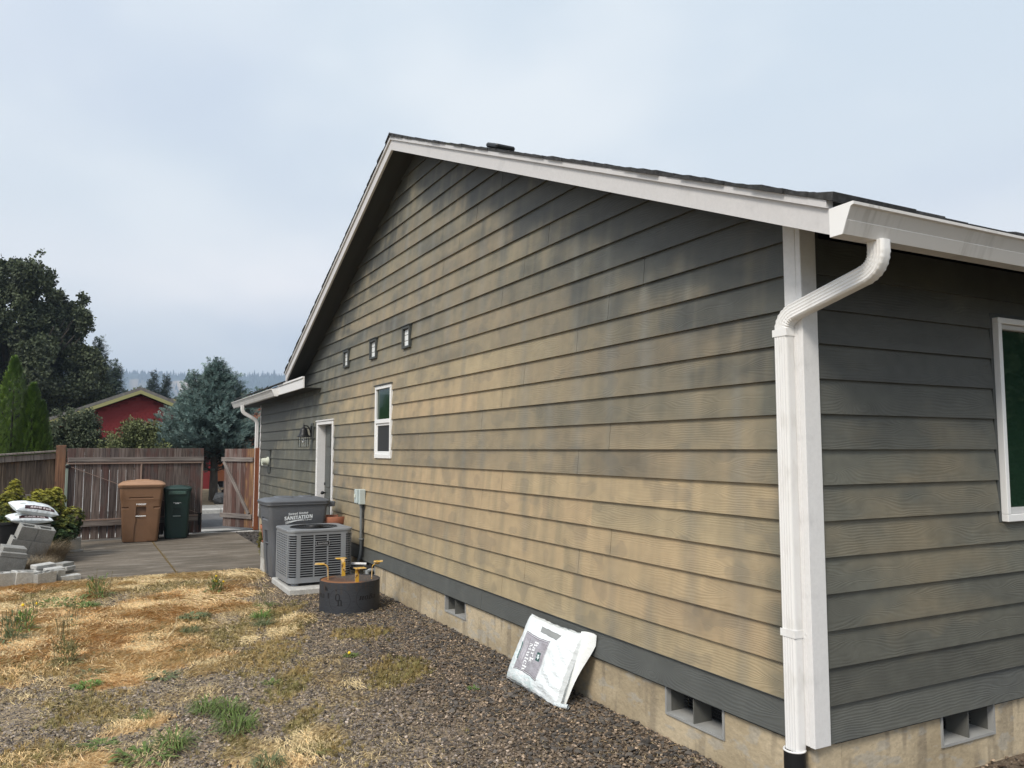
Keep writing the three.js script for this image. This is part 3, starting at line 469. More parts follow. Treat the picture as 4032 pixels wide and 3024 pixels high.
// ------------------------------------------------------------------ fixtures on the gable wall
{
  const L = thing('wall_lantern', 'black carriage lantern with leaded glass on a bracket beside the side door', 'wall lamp', [0, 0, -10.08]);
  part('wall_plate', bb(-0.04, -0.014, 1.905, 2.165, -0.075, 0.075, 0.006), M.greyTrim, L);
  part('back_plate', bb(-0.055, -0.0405, 1.95, 2.12, -0.04, 0.04, 0.006), M.blackMetal, L);
  const cx = -0.165;
  part('arm', tube([[-0.055, 2.0, 0], [-0.075, 2.075, 0], [-0.11, 2.115, 0], [cx, 2.118, 0]], 0.009, 8), M.blackMetal, L);
  part('finial', [xf(plain(new THREE.LatheGeometry([[0, 0.09], [0.006, 0.075], [0.004, 0.055], [0.013, 0.045], [0.006, 0.03], [0.016, 0.015], [0.012, 0]].map(p => new THREE.Vector2(...p)), 12)), cx, 2.085, 0)], M.blackMetal, L);
  const roofProf = [[0.018, 0.15], [0.045, 0.135], [0.06, 0.10], [0.068, 0.05], [0.085, 0.02], [0.108, 0.0], [0.108, -0.008], [0.09, -0.008]];
  part('lamp_roof', xf(plain(new THREE.LatheGeometry(roofProf.map(p => new THREE.Vector2(...p)), 8)), cx, 1.945, 0, 0, Math.PI / 8, 0), M.blackMetal, L);
  const cage = []; const R = 0.088; for (let i = 0; i < 8; i++) { const a = (i + 0.5) * Math.PI / 4 + Math.PI / 8; if (i % 2 === 0) cage.push(bar([cx + R * Math.cos(a), 1.775, R * Math.sin(a)], [cx + R * Math.cos(a), 1.937, R * Math.sin(a)], 0.007, 0.007, V3(1, 0, 0), 0)); const b = (i + 1.5) * Math.PI / 4 + Math.PI / 8; cage.push(bar([cx + R * Math.cos(a), 1.775, R * Math.sin(a)], [cx + R * Math.cos(b), 1.775, R * Math.sin(b)], 0.008, 0.006, V3(0, 1, 0), 0));
    const m = (a + b) / 2, r2 = R * 0.925, q = (t, y) => [cx + r2 * Math.cos(m) - Math.sin(m) * t, y, r2 * Math.sin(m) + Math.cos(m) * t]; for (const [p0, p1] of [[[0, 1.90], [0.02, 1.86]], [[0.02, 1.86], [0, 1.815]], [[0, 1.815], [-0.02, 1.86]], [[-0.02, 1.86], [0, 1.90]], ]) if (i % 2) cage.push(bar(q(...p0), q(...p1), 0.0025, 0.0025, V3(0.1, 0.9, 0.2), 0)); }
  part('cage', cage, M.blackMetal, L);
  part('lamp_glass', xf(cyl(R * 0.9, R * 0.9, 0.158, 8, true), cx, 1.856, 0, 0, Math.PI / 4, 0), M.clearGlass, L);
  part('bulb', [xf(plain(new THREE.SphereGeometry(0.026, 14, 12)), cx, 1.865, 0), xf(cyl(0.012, 0.014, 0.05, 10), cx, 1.91, 0)], std({ color: rgb(0.75, 0.75, 0.72), roughness: 0.25 }), L);
}
{
  const U = thing('utility_fitting', 'cream round utility fitting on a tall grey plate near the far corner', 'utility fitting', [0, 0, -13.66]);
  part('wall_plate', bb(-0.04, -0.014, 1.262, 1.714, -0.11, 0.11, 0.006), M.greyTrim, U);
  part('plate_cap', bb(-0.05, -0.014, 1.7145, 1.73, -0.12, 0.12, 0.003), M.greyTrim, U);
  part('drum', [xf(cyl(0.088, 0.088, 0.03, 24), -0.056, 1.50, 0, 0, 0, Math.PI / 2), xf(cyl(0.068, 0.062, 0.10, 24), -0.12, 1.50, 0, 0, 0, Math.PI / 2)], M.cream, U);
  part('spout', [xf(cyl(0.022, 0.022, 0.07, 12), -0.155, 1.455, 0.01), bb(-0.185, -0.168, 1.48, 1.55, -0.012, 0.012, 0.003)], M.cream, U);
}
{
  const D = thing('disconnect_box', 'pale grey electrical disconnect box with a conduit running down the wall', 'electrical box', [0, 0, -7.25]);
  part('box', bb(-0.10, -0.019, 1.03, 1.222, -0.07, 0.075, 0.006), M.boxGrey, D);
  part('cover', bb(-0.128, -0.1005, 1.045, 1.225, -0.068, 0.03, 0.006), M.boxGrey, D);
  part('latch', bb(-0.142, -0.1285, 1.115, 1.16, -0.04, 0.0, 0.004), M.cream, D);
  part('conduit', [tube([[-0.05, 1.03, 0], [-0.05, 0.8, 0], [-0.05, 0.58, 0], [-0.052, 0.42, -0.005], [-0.07, 0.3, -0.05], [-0.11, 0.24, -0.12], [-0.2, 0.22, -0.2]], 0.019, 10, 60), xf(cyl(0.026, 0.024, 0.035, 12), -0.05, 1.012, 0)], M.conduit, D);
  part('thin_pipe', tube([[-0.03, 1.03, 0.028], [-0.03, 0.6, 0.03], [-0.032, 0.36, 0.03]], 0.006, 6, 20), M.dark, D);
  part('strap', bb(-0.074, -0.018, 0.578, 0.592, -0.03, 0.03, 0.002), M.greyMetal, D);
}
{
  const P = thing('refrigerant_pipes', 'white and black insulated pipes running from the foundation vent to the air conditioner', 'pipes', [0, 0, 0]);
  part('insulated_pipe', tube([[0.1, 0.255, -6.95], [-0.02, 0.255, -6.97], [-0.12, 0.245, -7.05], [-0.24, 0.24, -7.2]], 0.026, 10, 30), M.dark, P);
  part('white_pipe', [tube([[-0.02, 0.285, -7.1], [-0.12, 0.29, -7.14], [-0.24, 0.29, -7.22]], 0.017, 10, 24)], M.vinyl, P);
  part('elbow', [xf(cyl(0.024, 0.024, 0.09, 12), -0.06, 0.19, -6.93), tube([[0.05, 0.23, -6.93], [-0.03, 0.23, -6.93], [-0.06, 0.2, -6.93]], 0.022, 10, 16)], M.greyMetal, P);
}

// ------------------------------------------------------------------ air conditioner on its slab
solo('equipment_pad', bb(-1.035, -0.16, 0.0, 0.078, -7.92, -6.86, 0.012), M.concretePale, 'square concrete pad under the air conditioner', 'concrete pad');
{
  const W = 0.80, D = 0.78, R = 0.10, H0 = 0.115, H1 = 0.745;
  const A = thing('air_conditioner', 'grey louvred air conditioner condenser standing on a concrete pad by the wall', 'air conditioner', [-0.615, 0, -7.44], 0.02);
  const am = std({ map: colTex(256, 256, (u, v) => { const n = fbm(u * 5, v * 5, 4, 201, 5, 5); const k = 0.21 + 0.06 * n; return [k * 0.94, k, k * 1.08]; }), roughness: 0.42 });
  const ring = (w, d, r, inset) => { const s = new THREE.Shape(rrect(w, d, r, 0, 5).map(p => new THREE.Vector2(p.x, p.z))); s.holes.push(new THREE.Path(rrect(w - inset * 2, d - inset * 2, r - inset, 0, 5).map(p => new THREE.Vector2(p.x, p.z)))); return s; };
  const ringGeo = (w, d, r, inset, h, y) => { const g = new THREE.ExtrudeGeometry(ring(w, d, r, inset), { depth: h, bevelEnabled: false, curveSegments: 3 }); g.rotateX(-Math.PI / 2); g.translate(0, y, 0); return boxUV(g); };
  part('base_pan', [ringGeo(W, D, R, 0.39, 0.045, H0), ...[[-0.3, -0.3], [0.3, -0.3], [-0.3, 0.3], [0.3, 0.3]].map(([x, z]) => xf(cyl(0.05, 0.05, 0.037, 12), x, 0.097, z))], am, A);
  const bars = 18, y0 = H0 + 0.062, y1 = H1 - 0.055, pitch = (y1 - y0) / bars;
  for (let i = 0; i <= bars; i++) part('louvre', ringGeo(W - 0.004, D - 0.004, R, 0.009, 0.0096, y0 + i * pitch - 0.0048), am, A);
  part('band', [ringGeo(W - 0.002, D - 0.002, R, 0.022, y0 - H0 - 0.046, H0 + 0.0455), ringGeo(W - 0.002, D - 0.002, R, 0.022, H1 - 0.022 - y1 - 0.006, y1 + 0.006)], am, A);
  // vertical posts between the slot columns
  const posts = []; const hx = W / 2, hz = D / 2; const strip = (x0, x1, z, s) => posts.push(bb(x0, x1, y0 - 0.01, y1 + 0.01, s > 0 ? z - 0.022 : z, s > 0 ? z : z + 0.022));
  for (const s of [-1, 1]) { const z = s * (hz - 0.0008); strip(-hx + R - 0.005, -hx + R + 0.042, z, s); strip(hx - R - 0.055, hx - R + 0.005, z, s); for (const k of [1, 2]) { const x = lerp(-hx + R + 0.042, hx - R - 0.055, k / 3); strip(x - 0.008, x + 0.008, z, s); }
    const x = s * (hx - 0.0008); for (const [c, w] of [[-hz + R, 0.025], [hz - R, 0.025], [-0.095, 0.009], [0.095, 0.009], [-0.19, 0.009], [0.19, 0.009], [0, 0.009]]) posts.push(s > 0 ? bb(x - 0.022, x, y0 - 0.01, y1 + 0.01, c - w, c + w) : bb(x, x + 0.022, y0 - 0.01, y1 + 0.01, c - w, c + w)); }
  part('corner_post', posts, am, A);
  part('coil', loft([rrect(W - 0.09, D - 0.09, R - 0.03, H0 + 0.04, 4), rrect(W - 0.09, D - 0.09, R - 0.03, H1 - 0.03, 4)]), std({ color: rgb(0.004, 0.005, 0.010), roughness: 0.8 }), A);
  // top plate with the fan opening
  const ts = new THREE.Shape(rrect(W + 0.006, D + 0.006, R, 0, 6).map(p => new THREE.Vector2(p.x, p.z))); const hole = new THREE.Path(); hole.absarc(0, 0, 0.30, 0, Math.PI * 2, true); ts.holes.push(hole);
  const tg = new THREE.ExtrudeGeometry(ts, { depth: 0.018, bevelEnabled: true, bevelSize: 0.006, bevelThickness: 0.006, bevelSegments: 2, curveSegments: 40 }); tg.rotateX(-Math.PI / 2); tg.translate(0, H1 - 0.016, 0);
  part('top_plate', boxUV(tg), am, A);
  const gm = M.blackMetal; const wires = []; for (const r of [0.29, 0.255, 0.22, 0.185, 0.15, 0.12]) wires.push(xf(plain(new THREE.TorusGeometry(r, 0.0028, 5, 48)), 0, H1 + 0.012 + (0.29 - r) * 0.05, 0, Math.PI / 2)); for (let i = 0; i < 12; i++) { const a = i * Math.PI / 6; wires.push(bar([0.1 * Math.cos(a), H1 + 0.02, 0.1 * Math.sin(a)], [0.3 * Math.cos(a), H1 + 0.009, 0.3 * Math.sin(a)], 0.004, 0.004, V3(0, 1, 0), 0)); }
  part('fan_guard', wires, gm, A);
  part('motor_cap', xf(cyl(0.105, 0.095, 0.022, 24), 0, H1 + 0.02, 0), gm, A);
  part('fan_well', xf(cyl(0.30, 0.30, 0.004, 32), 0, H1 - 0.045, 0), M.dark, A);
  const badge = canvasTex(512, 160, (c, w, h) => { c.fillStyle = '#b9bcc0'; c.fillRect(0, 0, w, h); c.fillStyle = '#0c0d12'; c.fillRect(9, 9, w - 18, h - 18); c.fillStyle = '#b4b6bb'; c.font = 'bold 78px serif'; c.textAlign = 'center'; c.textBaseline = 'middle'; c.fillText('Ameristar', w / 2, h / 2 - 2); c.fillRect(60, h * 0.74, 120, 4); });
  const bg = new THREE.PlaneGeometry(0.166, 0.052); bg.translate(0.012, 0.583, hz + 0.0085); part('badge', bg, std({ map: badge, roughness: 0.4 }), A); part('badge_back', bb(-0.072, 0.096, 0.5565, 0.6095, hz - 0.001, hz + 0.0075, 0.002), M.blackMetal, A);
}

// ------------------------------------------------------------------ fire pit standing upside down
{
  const F = thing('fire_pit', 'round black steel fire pit with cut-out lettering and four yellow legs pointing up', 'fire pit', [-0.595, 0, -5.845], 0);
  const R = 0.325, H = 0.322;
  const side = canvasTex(2048, 512, (c, w, h) => {
    const g = c; g.fillStyle = '#35373c'; g.fillRect(0, 0, w, h);
    for (let i = 0; i < 5200; i++) { const x = hash(i, 1, 5) * w, y = hash(i, 2, 5) * h, q = hash(i, 3, 5); g.fillStyle = q > 0.6 ? 'rgba(24,24,28,0.10)' : q > 0.12 ? 'rgba(96,98,108,0.07)' : 'rgba(110,66,40,0.10)'; g.fillRect(x, y, 3 + q * 40, 2 + hash(i, 4, 5) * 10); }
    for (let i = 0; i < 60; i++) { g.fillStyle = 'rgba(110,62,34,0.10)'; g.fillRect(hash(i, 6, 5) * w, 0, 6 + 20 * hash(i, 7, 5), 40 + 160 * hash(i, 8, 5)); }
    g.fillStyle = '#07070a'; g.strokeStyle = '#1c1d21'; g.textBaseline = 'middle'; g.textAlign = 'center';
    const X = d => ((d / 360 + 1) % 1) * w;
    const put = (t, deg, y, font, sx = 0.63) => { g.save(); g.translate(X(180 + deg), h * y); g.scale(sx, 1); g.font = font; g.fillText(t, 0, 0); g.restore(); };
    g.lineWidth = 4; for (const [dx, y, r] of [[-20, 0.55, 120], [34, 0.52, 125]]) { g.beginPath(); g.ellipse(X(180 + dx), h * y, r, r * 1.58, 0, 0, 7); g.stroke(); }
    put('O', -23, 0.46, 'bold 170px serif', 0.5); put('n', -18.5, 0.60, 'bold 190px serif', 0.52); g.beginPath(); g.ellipse(X(180 - 26), h * 0.23, 8, 12, 0, 0, 7); g.fill();
    put('иoBa', 36, 0.48, 'italic bold 120px serif', 0.72); put('ma', -66, 0.43, 'italic bold 130px serif'); put('5', -82, 0.66, 'italic bold 120px serif');
    g.save(); g.translate(X(180 - 48), h * 0.08); g.beginPath(); g.moveTo(-28, 20); g.lineTo(-28, 92); g.lineTo(20, 92); g.quadraticCurveTo(12, 34, -28, 20); g.fill(); g.beginPath(); g.moveTo(14, 128); g.lineTo(40, 128); g.lineTo(32, 220); g.lineTo(18, 220); g.fill(); g.restore();
  });
  side.wrapS = THREE.RepeatWrapping;
  const sg = new THREE.CylinderGeometry(R, R, H, 72, 1, true); sg.translate(0, H / 2, 0); sg.rotateY(Math.PI - 0.28);
  part('shell', [sg, xf(plain(new THREE.TorusGeometry(R - 0.003, 0.0045, 6, 72)), 0, H, 0, Math.PI / 2)], std({ map: side, roughness: 0.58, metalness: 0.15, bumpMap: fineBump, bumpScale: 0.001 }), F);
  const rust = colTex(512, 512, (u, v) => { const x = u - 0.5, y = v - 0.5, n = fbm(u * 9, v * 9, 5, 211), f = fbm(u * 60, v * 60, 3, 213); const e = Math.hypot(x + 0.06, y - 0.05) + (n - 0.5) * 0.16; let c = mix3([0.085, 0.045, 0.031], [0.24, 0.10, 0.038], sst(0.27, 0.36, e)); c = mix3(c, [0.065, 0.055, 0.05], sst(0.45, 0.6, u * 0.75 + n * 0.35 - (0.5 - v) * 0.25)); c = mix3(c, [0.36, 0.20, 0.11], sst(0.6, 0.75, f) * 0.35); return c; });
  const top = new THREE.CircleGeometry(R - 0.003, 56); top.rotateX(-Math.PI / 2); top.translate(0, H - 0.004, 0);
  part('base_plate', [top], std({ map: rust, roughness: 0.85 }), F, 'rusty bottom plate facing up');
  const ym = std({ map: colTex(256, 256, (u, v) => { const n = fbm(u * 12, v * 12, 4, 221, 12, 12), b = fbm(u * 4, v * 4, 3, 223, 4, 4); let c = [0.62, 0.36, 0.035]; c = mix3(c, [0.60, 0.42, 0.20], sst(0.5, 0.7, b)); c = mix3(c, [0.16, 0.075, 0.035], sst(0.60, 0.68, n)); return c; }, [5, 5]), roughness: 0.6 });
  // legs: upright flat bar, round bend, foot plate pointing outwards
  for (const [deg, hgt] of [[200, 0.165], [88, 0.155], [268, 0.18], [20, 0.165]]) {
    const a = deg * Math.PI / 180 - 0.0, r0 = 0.235, w = 0.042, t = 0.009; const pts = [[r0, H - 0.004], [r0 + 0.003, H + hgt - 0.056]];
    for (let k = 1; k <= 6; k++) { const q = k / 6 * Math.PI / 2; pts.push([r0 + 0.003 + 0.045 * (1 - Math.cos(q)), H + hgt - 0.055 + 0.05 * Math.sin(q)]); }
    pts.push([r0 + 0.085, H + hgt - 0.003]);
    const rings = pts.map((p, i) => { const A = pts[Math.max(0, i - 1)], B = pts[Math.min(pts.length - 1, i + 1)]; let dx = B[0] - A[0], dy = B[1] - A[1]; const L = Math.hypot(dx, dy); dx /= L; dy /= L; const nx = -dy, ny = dx; return [[-1, -1], [1, -1], [1, 1], [-1, 1]].map(([s, q]) => V3(p[0] + nx * t / 2 * q, p[1] + ny * t / 2 * q, s * w / 2)); });
    const leg = crease(loft(rings), 0.5); leg.rotateY(-a);
    const foot = cbox(0.10, 0.007, 0.115, 0.002); foot.translate(r0 + 0.095, H + hgt + 0.0015, 0); foot.rotateZ(deg === 20 ? 0.05 : 0); foot.rotateY(-a);
    const lp = part('leg', leg, ym, F); part('foot_plate', foot, ym, lp);
  }
}

// ------------------------------------------------------------------ wheeled bins
function plastic(c, s) { return std({ map: colTex(256, 256, (u, v) => { const n = fbm(u * 6, v * 6, 4, s, 6, 6), f = fbm(u * 90, v * 90, 2, s + 3, 90, 90), k = (0.9 + 0.2 * n) * (0.93 + 0.14 * f); return [c[0] * k, c[1] * k, c[2] * k]; }), roughness: 0.52, bumpMap: fineBump, bumpScale: 0.0006 }); }
function csgCut(g, cutters) {
  const ev = new Evaluator(); ev.attributes = ['position', 'normal', 'uv']; ev.useGroups = false; let b = new Brush(plain(g)); b.updateMatrixWorld();
  for (const c of cutters) { const k = new Brush(plain(c)); k.updateMatrixWorld(); b = ev.evaluate(b, k, SUBTRACTION); } return b.geometry;
}
// front of the bin faces +z at turn 0
function wheeledBin(name, label, pos, turn, o, mat) {
  const B = thing(name, label, 'wheeled bin', pos, turn);
  const { w, d, h, wb, db } = o; const rings = [];
  const at = t => [lerp(wb, w, t), lerp(db, d, t)];
  for (const [t, k] of [[0, 0.97], [0.02, 1], [0.45, 1], [0.72, 1], [0.735, o.step ?? 1.02], [0.97, o.step ?? 1.02]]) { const [a, b] = at(t); rings.push(rrect(a * k, b * k, 0.055, 0.012 + t * (h - 0.012), 5, 0, 0)); }
  let body = crease(loft(rings), 0.6);
  const zf = t => at(t)[1] / 2 + 0;
  const cut = [];
  { const y = h * 0.42, hh = h * 0.20, tw = w * o.slot; const s = new THREE.Shape([[-tw * 0.5, y], [tw * 0.5, y], [tw * 0.46, y + hh], [-tw * 0.46, y + hh]].map(p => new THREE.Vector2(...p))); const g = new THREE.ExtrudeGeometry(s, { depth: 0.12, bevelEnabled: false }); g.translate(0, 0, zf(0.5) - 0.055); cut.push(g); }
  { const s = new THREE.Shape([[-w * o.slot * 0.62, -0.02], [w * o.slot * 0.62, -0.02], [w * o.slot * 0.58, h * 0.30], [w * o.slot * 0.46, h * 0.365], [w * o.slot * 0.46, h * 0.43], [-w * o.slot * 0.46, h * 0.43], [-w * o.slot * 0.46, h * 0.365], [-w * o.slot * 0.58, h * 0.30]].map(p => new THREE.Vector2(...p))); const g = new THREE.ExtrudeGeometry(s, { depth: 0.2, bevelEnabled: false }); const sh = Math.atan2(d - db, 2 * h); g.rotateX(sh); g.translate(0, 0, db / 2 - 0.018); cut.push(g); }
  if (o.notch) for (const s of [-1, 1]) { const g = new THREE.CylinderGeometry(0.05, 0.05, 0.17, 16); g.rotateZ(Math.PI / 2); g.scale(1, 0.55, 1); g.translate(s * w * 0.40, h * 0.60, zf(0.6) + 0.028); cut.push(g); }
  if (o.lip) { const g = new THREE.CylinderGeometry(0.05, 0.05, w * 0.55, 16); g.rotateZ(Math.PI / 2); g.scale(1, 0.5, 1); g.translate(0, h * 0.77, zf(0.77) + 0.040); cut.push(g); }
  body = boxUV(crease(csgCut(body, cut), 0.6));
  part('body', body, mat, B);
  const lipM = mat; part('rim', crease(loft([rrect(w * 1.04, d * 1.04, 0.06, h * 0.952, 5), rrect(w * 1.075, d * 1.07, 0.07, h * 0.957, 5), rrect(w * 1.075, d * 1.07, 0.07, h * 0.978, 5), rrect(w * 1.03, d * 1.03, 0.06, h * 0.980, 5)]), 0.6), lipM, B);
  const L = o.lidMat ?? mat, y = h * 0.981;
  const lid = part('lid', crease(loft([rrect(w * 1.09, d * 1.09, 0.08, y, 6), rrect(w * 1.10, d * 1.10, 0.085, y + 0.018, 6), rrect(w * 1.06, d * 1.06, 0.08, y + 0.032, 6), rrect(w * 0.92, d * 0.92, 0.10, y + 0.05 + o.dome * 0.4, 6), rrect(w * 0.72, d * 0.72, 0.12, y + 0.055 + o.dome * 0.8, 6), rrect(w * 0.30, d * 0.30, 0.08, y + 0.055 + o.dome, 6)]), 0.35), L, B);
  part('lid_panel', [crease(loft([rrect(w * 0.62, d * 0.30, 0.05, y + 0.045 + o.dome * 0.4, 4, 0, d * 0.20), rrect(w * 0.56, d * 0.25, 0.05, y + 0.066 + o.dome * 0.9, 4, 0, d * 0.17)]), 0.5), crease(loft([rrect(w * 0.36, d * 0.2, 0.03, y + 0.05 + o.dome * 0.7, 4, 0, -d * 0.2), rrect(w * 0.32, d * 0.17, 0.03, y + 0.068 + o.dome, 4, 0, -d * 0.2)]), 0.5)], L, lid);
  part('grab_bar', bar([-w * o.slot * 0.48, h * 0.455, zf(0.455) - 0.004], [w * o.slot * 0.48, h * 0.455, zf(0.455) - 0.004], 0.016, 0.016, V3(0, 1, 0), 0.004), o.barMat, B);
  part('handle', [tube([[-w * 0.36, h * 0.955, -d * 0.53], [-w * 0.36, h * 0.965, -d * 0.53 - 0.09], [w * 0.36, h * 0.965, -d * 0.53 - 0.09], [w * 0.36, h * 0.955, -d * 0.53]], 0.017, 8, 40, 0.1), ...[-1, 1].map(s => cbox(0.05, 0.075, 0.13, 0.01).translate(s * w * 0.36, h * 0.95, -d * 0.53 - 0.03))], mat, B);
  for (const s of [-1, 1]) { const wh = part('wheel', xf(cyl(0.125, 0.125, 0.05, 24), s * (wb / 2 + 0.0), 0.125, -db / 2 - 0.02, 0, 0, Math.PI / 2), M.blackMetal, B); part('hub', xf(cyl(0.06, 0.06, 0.056, 16), s * (wb / 2), 0.125, -db / 2 - 0.02, 0, 0, Math.PI / 2), mat, wh); }
  if (o.text) { const tx = canvasTex(512, 128, (c, W, H) => { c.clearRect(0, 0, W, H); c.fillStyle = '#fff'; c.font = `bold ${o.text.px}px sans-serif`; c.textAlign = 'center'; c.textBaseline = 'middle'; c.fillText(o.text.s, W / 2, H * (o.text.sub ? 0.36 : 0.5)); if (o.text.sub) c.fillRect(W * 0.28, H * 0.72, W * 0.44, H * 0.2); });
    const g = new THREE.PlaneGeometry(o.text.w, o.text.w / 4); g.rotateX(-Math.atan2(d - db, 2 * h)); g.translate(0, h * o.text.y, at(o.text.y)[1] / 2 * 1.0 + 0.0025); part('serial_number', g, std({ map: tx, transparent: true, alphaTest: 0.5, roughness: 0.6 }), B); }
  return B;
}
const whiteBar = std({ color: rgb(0.85, 0.85, 0.84), roughness: 0.25 });
{
  const brown = plastic([0.185, 0.098, 0.052], 301), brownLid = plastic([0.33, 0.185, 0.105], 303);
  const b = wheeledBin('brown_bin', 'brown wheeled waste bin standing in front of the wooden gate', [-2.33, 0.022, -13.78], -0.06, { w: 0.735, d: 0.70, h: 1.065, wb: 0.60, db: 0.56, dome: 0.035, slot: 0.25, notch: true, lip: true, lidMat: brownLid, barMat: whiteBar, text: { s: 'P1045537', px: 96, w: 0.20, y: 0.66 } }, brown);
  part('sticker', xf(new THREE.PlaneGeometry(0.09, 0.13), -0.372, 0.83, 0.05, 0, -Math.PI / 2, 0), std({ color: rgb(0.7, 0.7, 0.66), roughness: 0.5 }), b);
  const green = plastic([0.011, 0.034, 0.028], 311);
  const g = wheeledBin('green_bin', 'small dark green wheeled bin right of the brown bin', [-1.68, 0.022, -14.06], -0.10, { w: 0.475, d: 0.52, h: 0.955, wb: 0.40, db: 0.42, dome: 0.012, slot: 0.30, barMat: std({ color: rgb(0.30, 0.36, 0.33), roughness: 0.4 }), text: { s: '3910.000912', px: 74, w: 0.17, y: 0.72, sub: true } }, green);
  const fl = []; for (let i = -3; i <= 3; i++) fl.push(bb(i * 0.045 - 0.005, i * 0.045 + 0.005, 0.855, 0.912, 0.262, 0.296, 0.002)); fl.push(bb(-0.16, 0.16, 0.850, 0.9125, 0.262, 0.285, 0.004)); part('front_grip', fl, std({ color: rgb(0.055, 0.105, 0.085), roughness: 0.45 }), g);
}
{
  const grey = plastic([0.105, 0.113, 0.128], 321);
  const b = wheeledBin('grey_bin', 'large grey wheeled bin behind the air conditioner', [-0.665, 0.0, -8.42], -Math.PI / 2 + 0.03, { w: 0.60, d: 0.80, h: 1.035, wb: 0.52, db: 0.62, dome: 0.012, slot: 0.3, barMat: grey, step: 1.015, lip: true }, grey);
  const logo = canvasTex(1024, 512, (c, W, H) => { c.clearRect(0, 0, W, H); c.fillStyle = '#dfe5ea'; c.textAlign = 'center'; c.textBaseline = 'middle'; c.save(); c.translate(W / 2, H / 2); c.rotate(-0.055); c.font = 'italic bold 118px sans-serif'; c.fillText('Sweet Home', -20, -130); c.font = 'bold 168px sans-serif'; c.fillText('SANITATION', 0, 10); c.lineWidth = 7; c.strokeStyle = '#dfe5ea'; c.strokeText('SANITATION', 0, 10); c.font = 'italic bold 62px sans-serif'; c.fillText('keeping it green!', 215, 118); for (let k = 0; k < 3; k++) { c.beginPath(); c.moveTo(-480, 130 + k * 34); c.quadraticCurveTo(-160, 90 + k * 12, 200, 84); c.quadraticCurveTo(-150, 118 + k * 14, -480, 142 + k * 34); c.fill(); } c.restore(); });
  // on the bin's own side wall (local -x... the side that faces the yard)
  const lg = new THREE.PlaneGeometry(0.39, 0.195); lg.rotateY(Math.PI / 2); lg.rotateZ(-0.0388); lg.translate(0.3015, 0.825, 0.0); part('logo', lg, std({ map: logo, transparent: true, alphaTest: 0.4, roughness: 0.6 }), b);
  const sg = canvasTex(128, 64, (c, W, H) => { c.fillStyle = '#d8dcdf'; c.fillRect(0, 0, W, H); c.fillStyle = '#44484c'; for (let k = 0; k < 9; k++) c.fillRect(10 + k * 12, 14, 6, 34); });
}
// ------------------------------------------------------------------ the yard: gravel, dead grass, moss
const CY = Math.cos(YAW), SY = Math.sin(YAW);
const STRAW = [[-2.98, -6.11, 1.19, 1.92], [-3.59, -7.21, 0.6, 1.19], [-2.69, -4.72, 0.61, 0.88], [-3.61, -5.44, 0.37, 0.66], [-3.05, -4.06, 0.36, 0.38], [-1.78, -7.32, 0.48, 0.78], [-3.77, -8.98, 0.61, 0.54], [-2.14, -1.82, 0.31, 0.14], [-3.21, -2.38, 0.31, 0.16], [-2.78, -2.82, 0.2, 0.22], [-1.93, -2.13, 0.09, 0.16], [-5.2, -6.5, 1.2, 2.0], [-4.7, -3.0, 0.8, 1.0], [-2.6, -0.6, 1.0, 0.8]];
const PALE = [[-1.98, -9.04, 1.06, 0.67], [-2.88, -8.38, 0.6, 0.64], [-2.16, -4.1, 0.26, 0.31], [-1.37, -5.26, 0.17, 0.59], [-1.89, -2.11, 0.16, 0.25], [-2.27, -2.08, 0.23, 0.23], [-2.32, -3.97, 0.19, 0.24], [-3.61, -7.62, 0.36, 0.53], [-1.3, -0.7, 0.5, 0.5]];
const OLIVE = [[-1.95, -5.11, 0.27, 1.03], [-1.78, -4.24, 0.25, 0.72], [-1.8, -3.22, 0.13, 0.7], [-1.86, -2.47, 0.1, 0.35], [-3.56, -4.67, 0.36, 0.38], [-3.09, -3.33, 0.36, 0.37], [-3.39, -2.55, 0.25, 0.25], [-1.33, -6.03, 0.22, 0.48], [-1.41, -5.05, 0.17, 0.49], [-1.84, -1.93, 0.12, 0.18], [-3.61, -8.28, 0.34, 0.54], [-2.29, -5.66, 0.31, 0.45], [-3.26, -5.2, 0.18, 0.38], [-2.1, -8.11, 0.53, 0.5], [-2.34, -2.17, 0.11, 0.21], [-4.3, -4.4, 0.5, 0.5], [-0.95, -3.3, 0.25, 0.5], [-0.85, -4.6, 0.3, 0.3]];
const GRAV = [[-2.68, -7.79, 0.33, 0.52], [-3.44, -3.67, 0.36, 0.53], [-2.23, -3.32, 0.4, 0.44], [-2.48, -2.54, 0.42, 0.27], [-2.2, -2.83, 0.27, 0.27], [-3.91, -7.67, 0.16, 0.32]];
function field(L, x, z, wob) { let m = 0; for (const [cx, cz, a, b] of L) { const dx = x - cx, dz = z - cz, p = (dx * CY + dz * SY) / a, q = (dx * SY - dz * CY) / b; m = Math.max(m, 1.25 - Math.hypot(p, q) * 0.85 + wob); } return clamp(m); }
function cover(x, z) {                       // shares of straw, pale straw and moss at a point of the yard
  const w = (fbm(x * 2.3, z * 2.3, 4, 401) - 0.5) * 1.25, w2 = (fbm(x * 4.1, z * 4.1, 3, 403) - 0.5) * 1.1;
  let g = field(GRAV, x, z, w2) * 1.1; if (x > -1.05 - 0.25 * w) g = Math.max(g, sst(-1.15, -0.85, x - 0.25 * w2) * 0.85);
  const s = sst(0.12, 0.78, field(STRAW, x, z, w) - g * 0.8), p = sst(0.1, 0.85, field(PALE, x, z, w2) - g * 0.5), o = sst(0.15, 0.85, field(OLIVE, x, z, w2 * 0.8 + w * 0.3));
  const b = sst(0.40, 0.72, fbm(x * 2.1 + 4, z * 2.1, 4, 405)) * sst(-0.9, -1.6, x + 0.4 * w2) * 0.55;
  return { s: clamp(s - o * 0.35), p: clamp(Math.max(p, b) - o * 0.3), o };
}
const GX0 = -8, GX1 = 8, GZ0 = -9.25, GZ1 = 5;
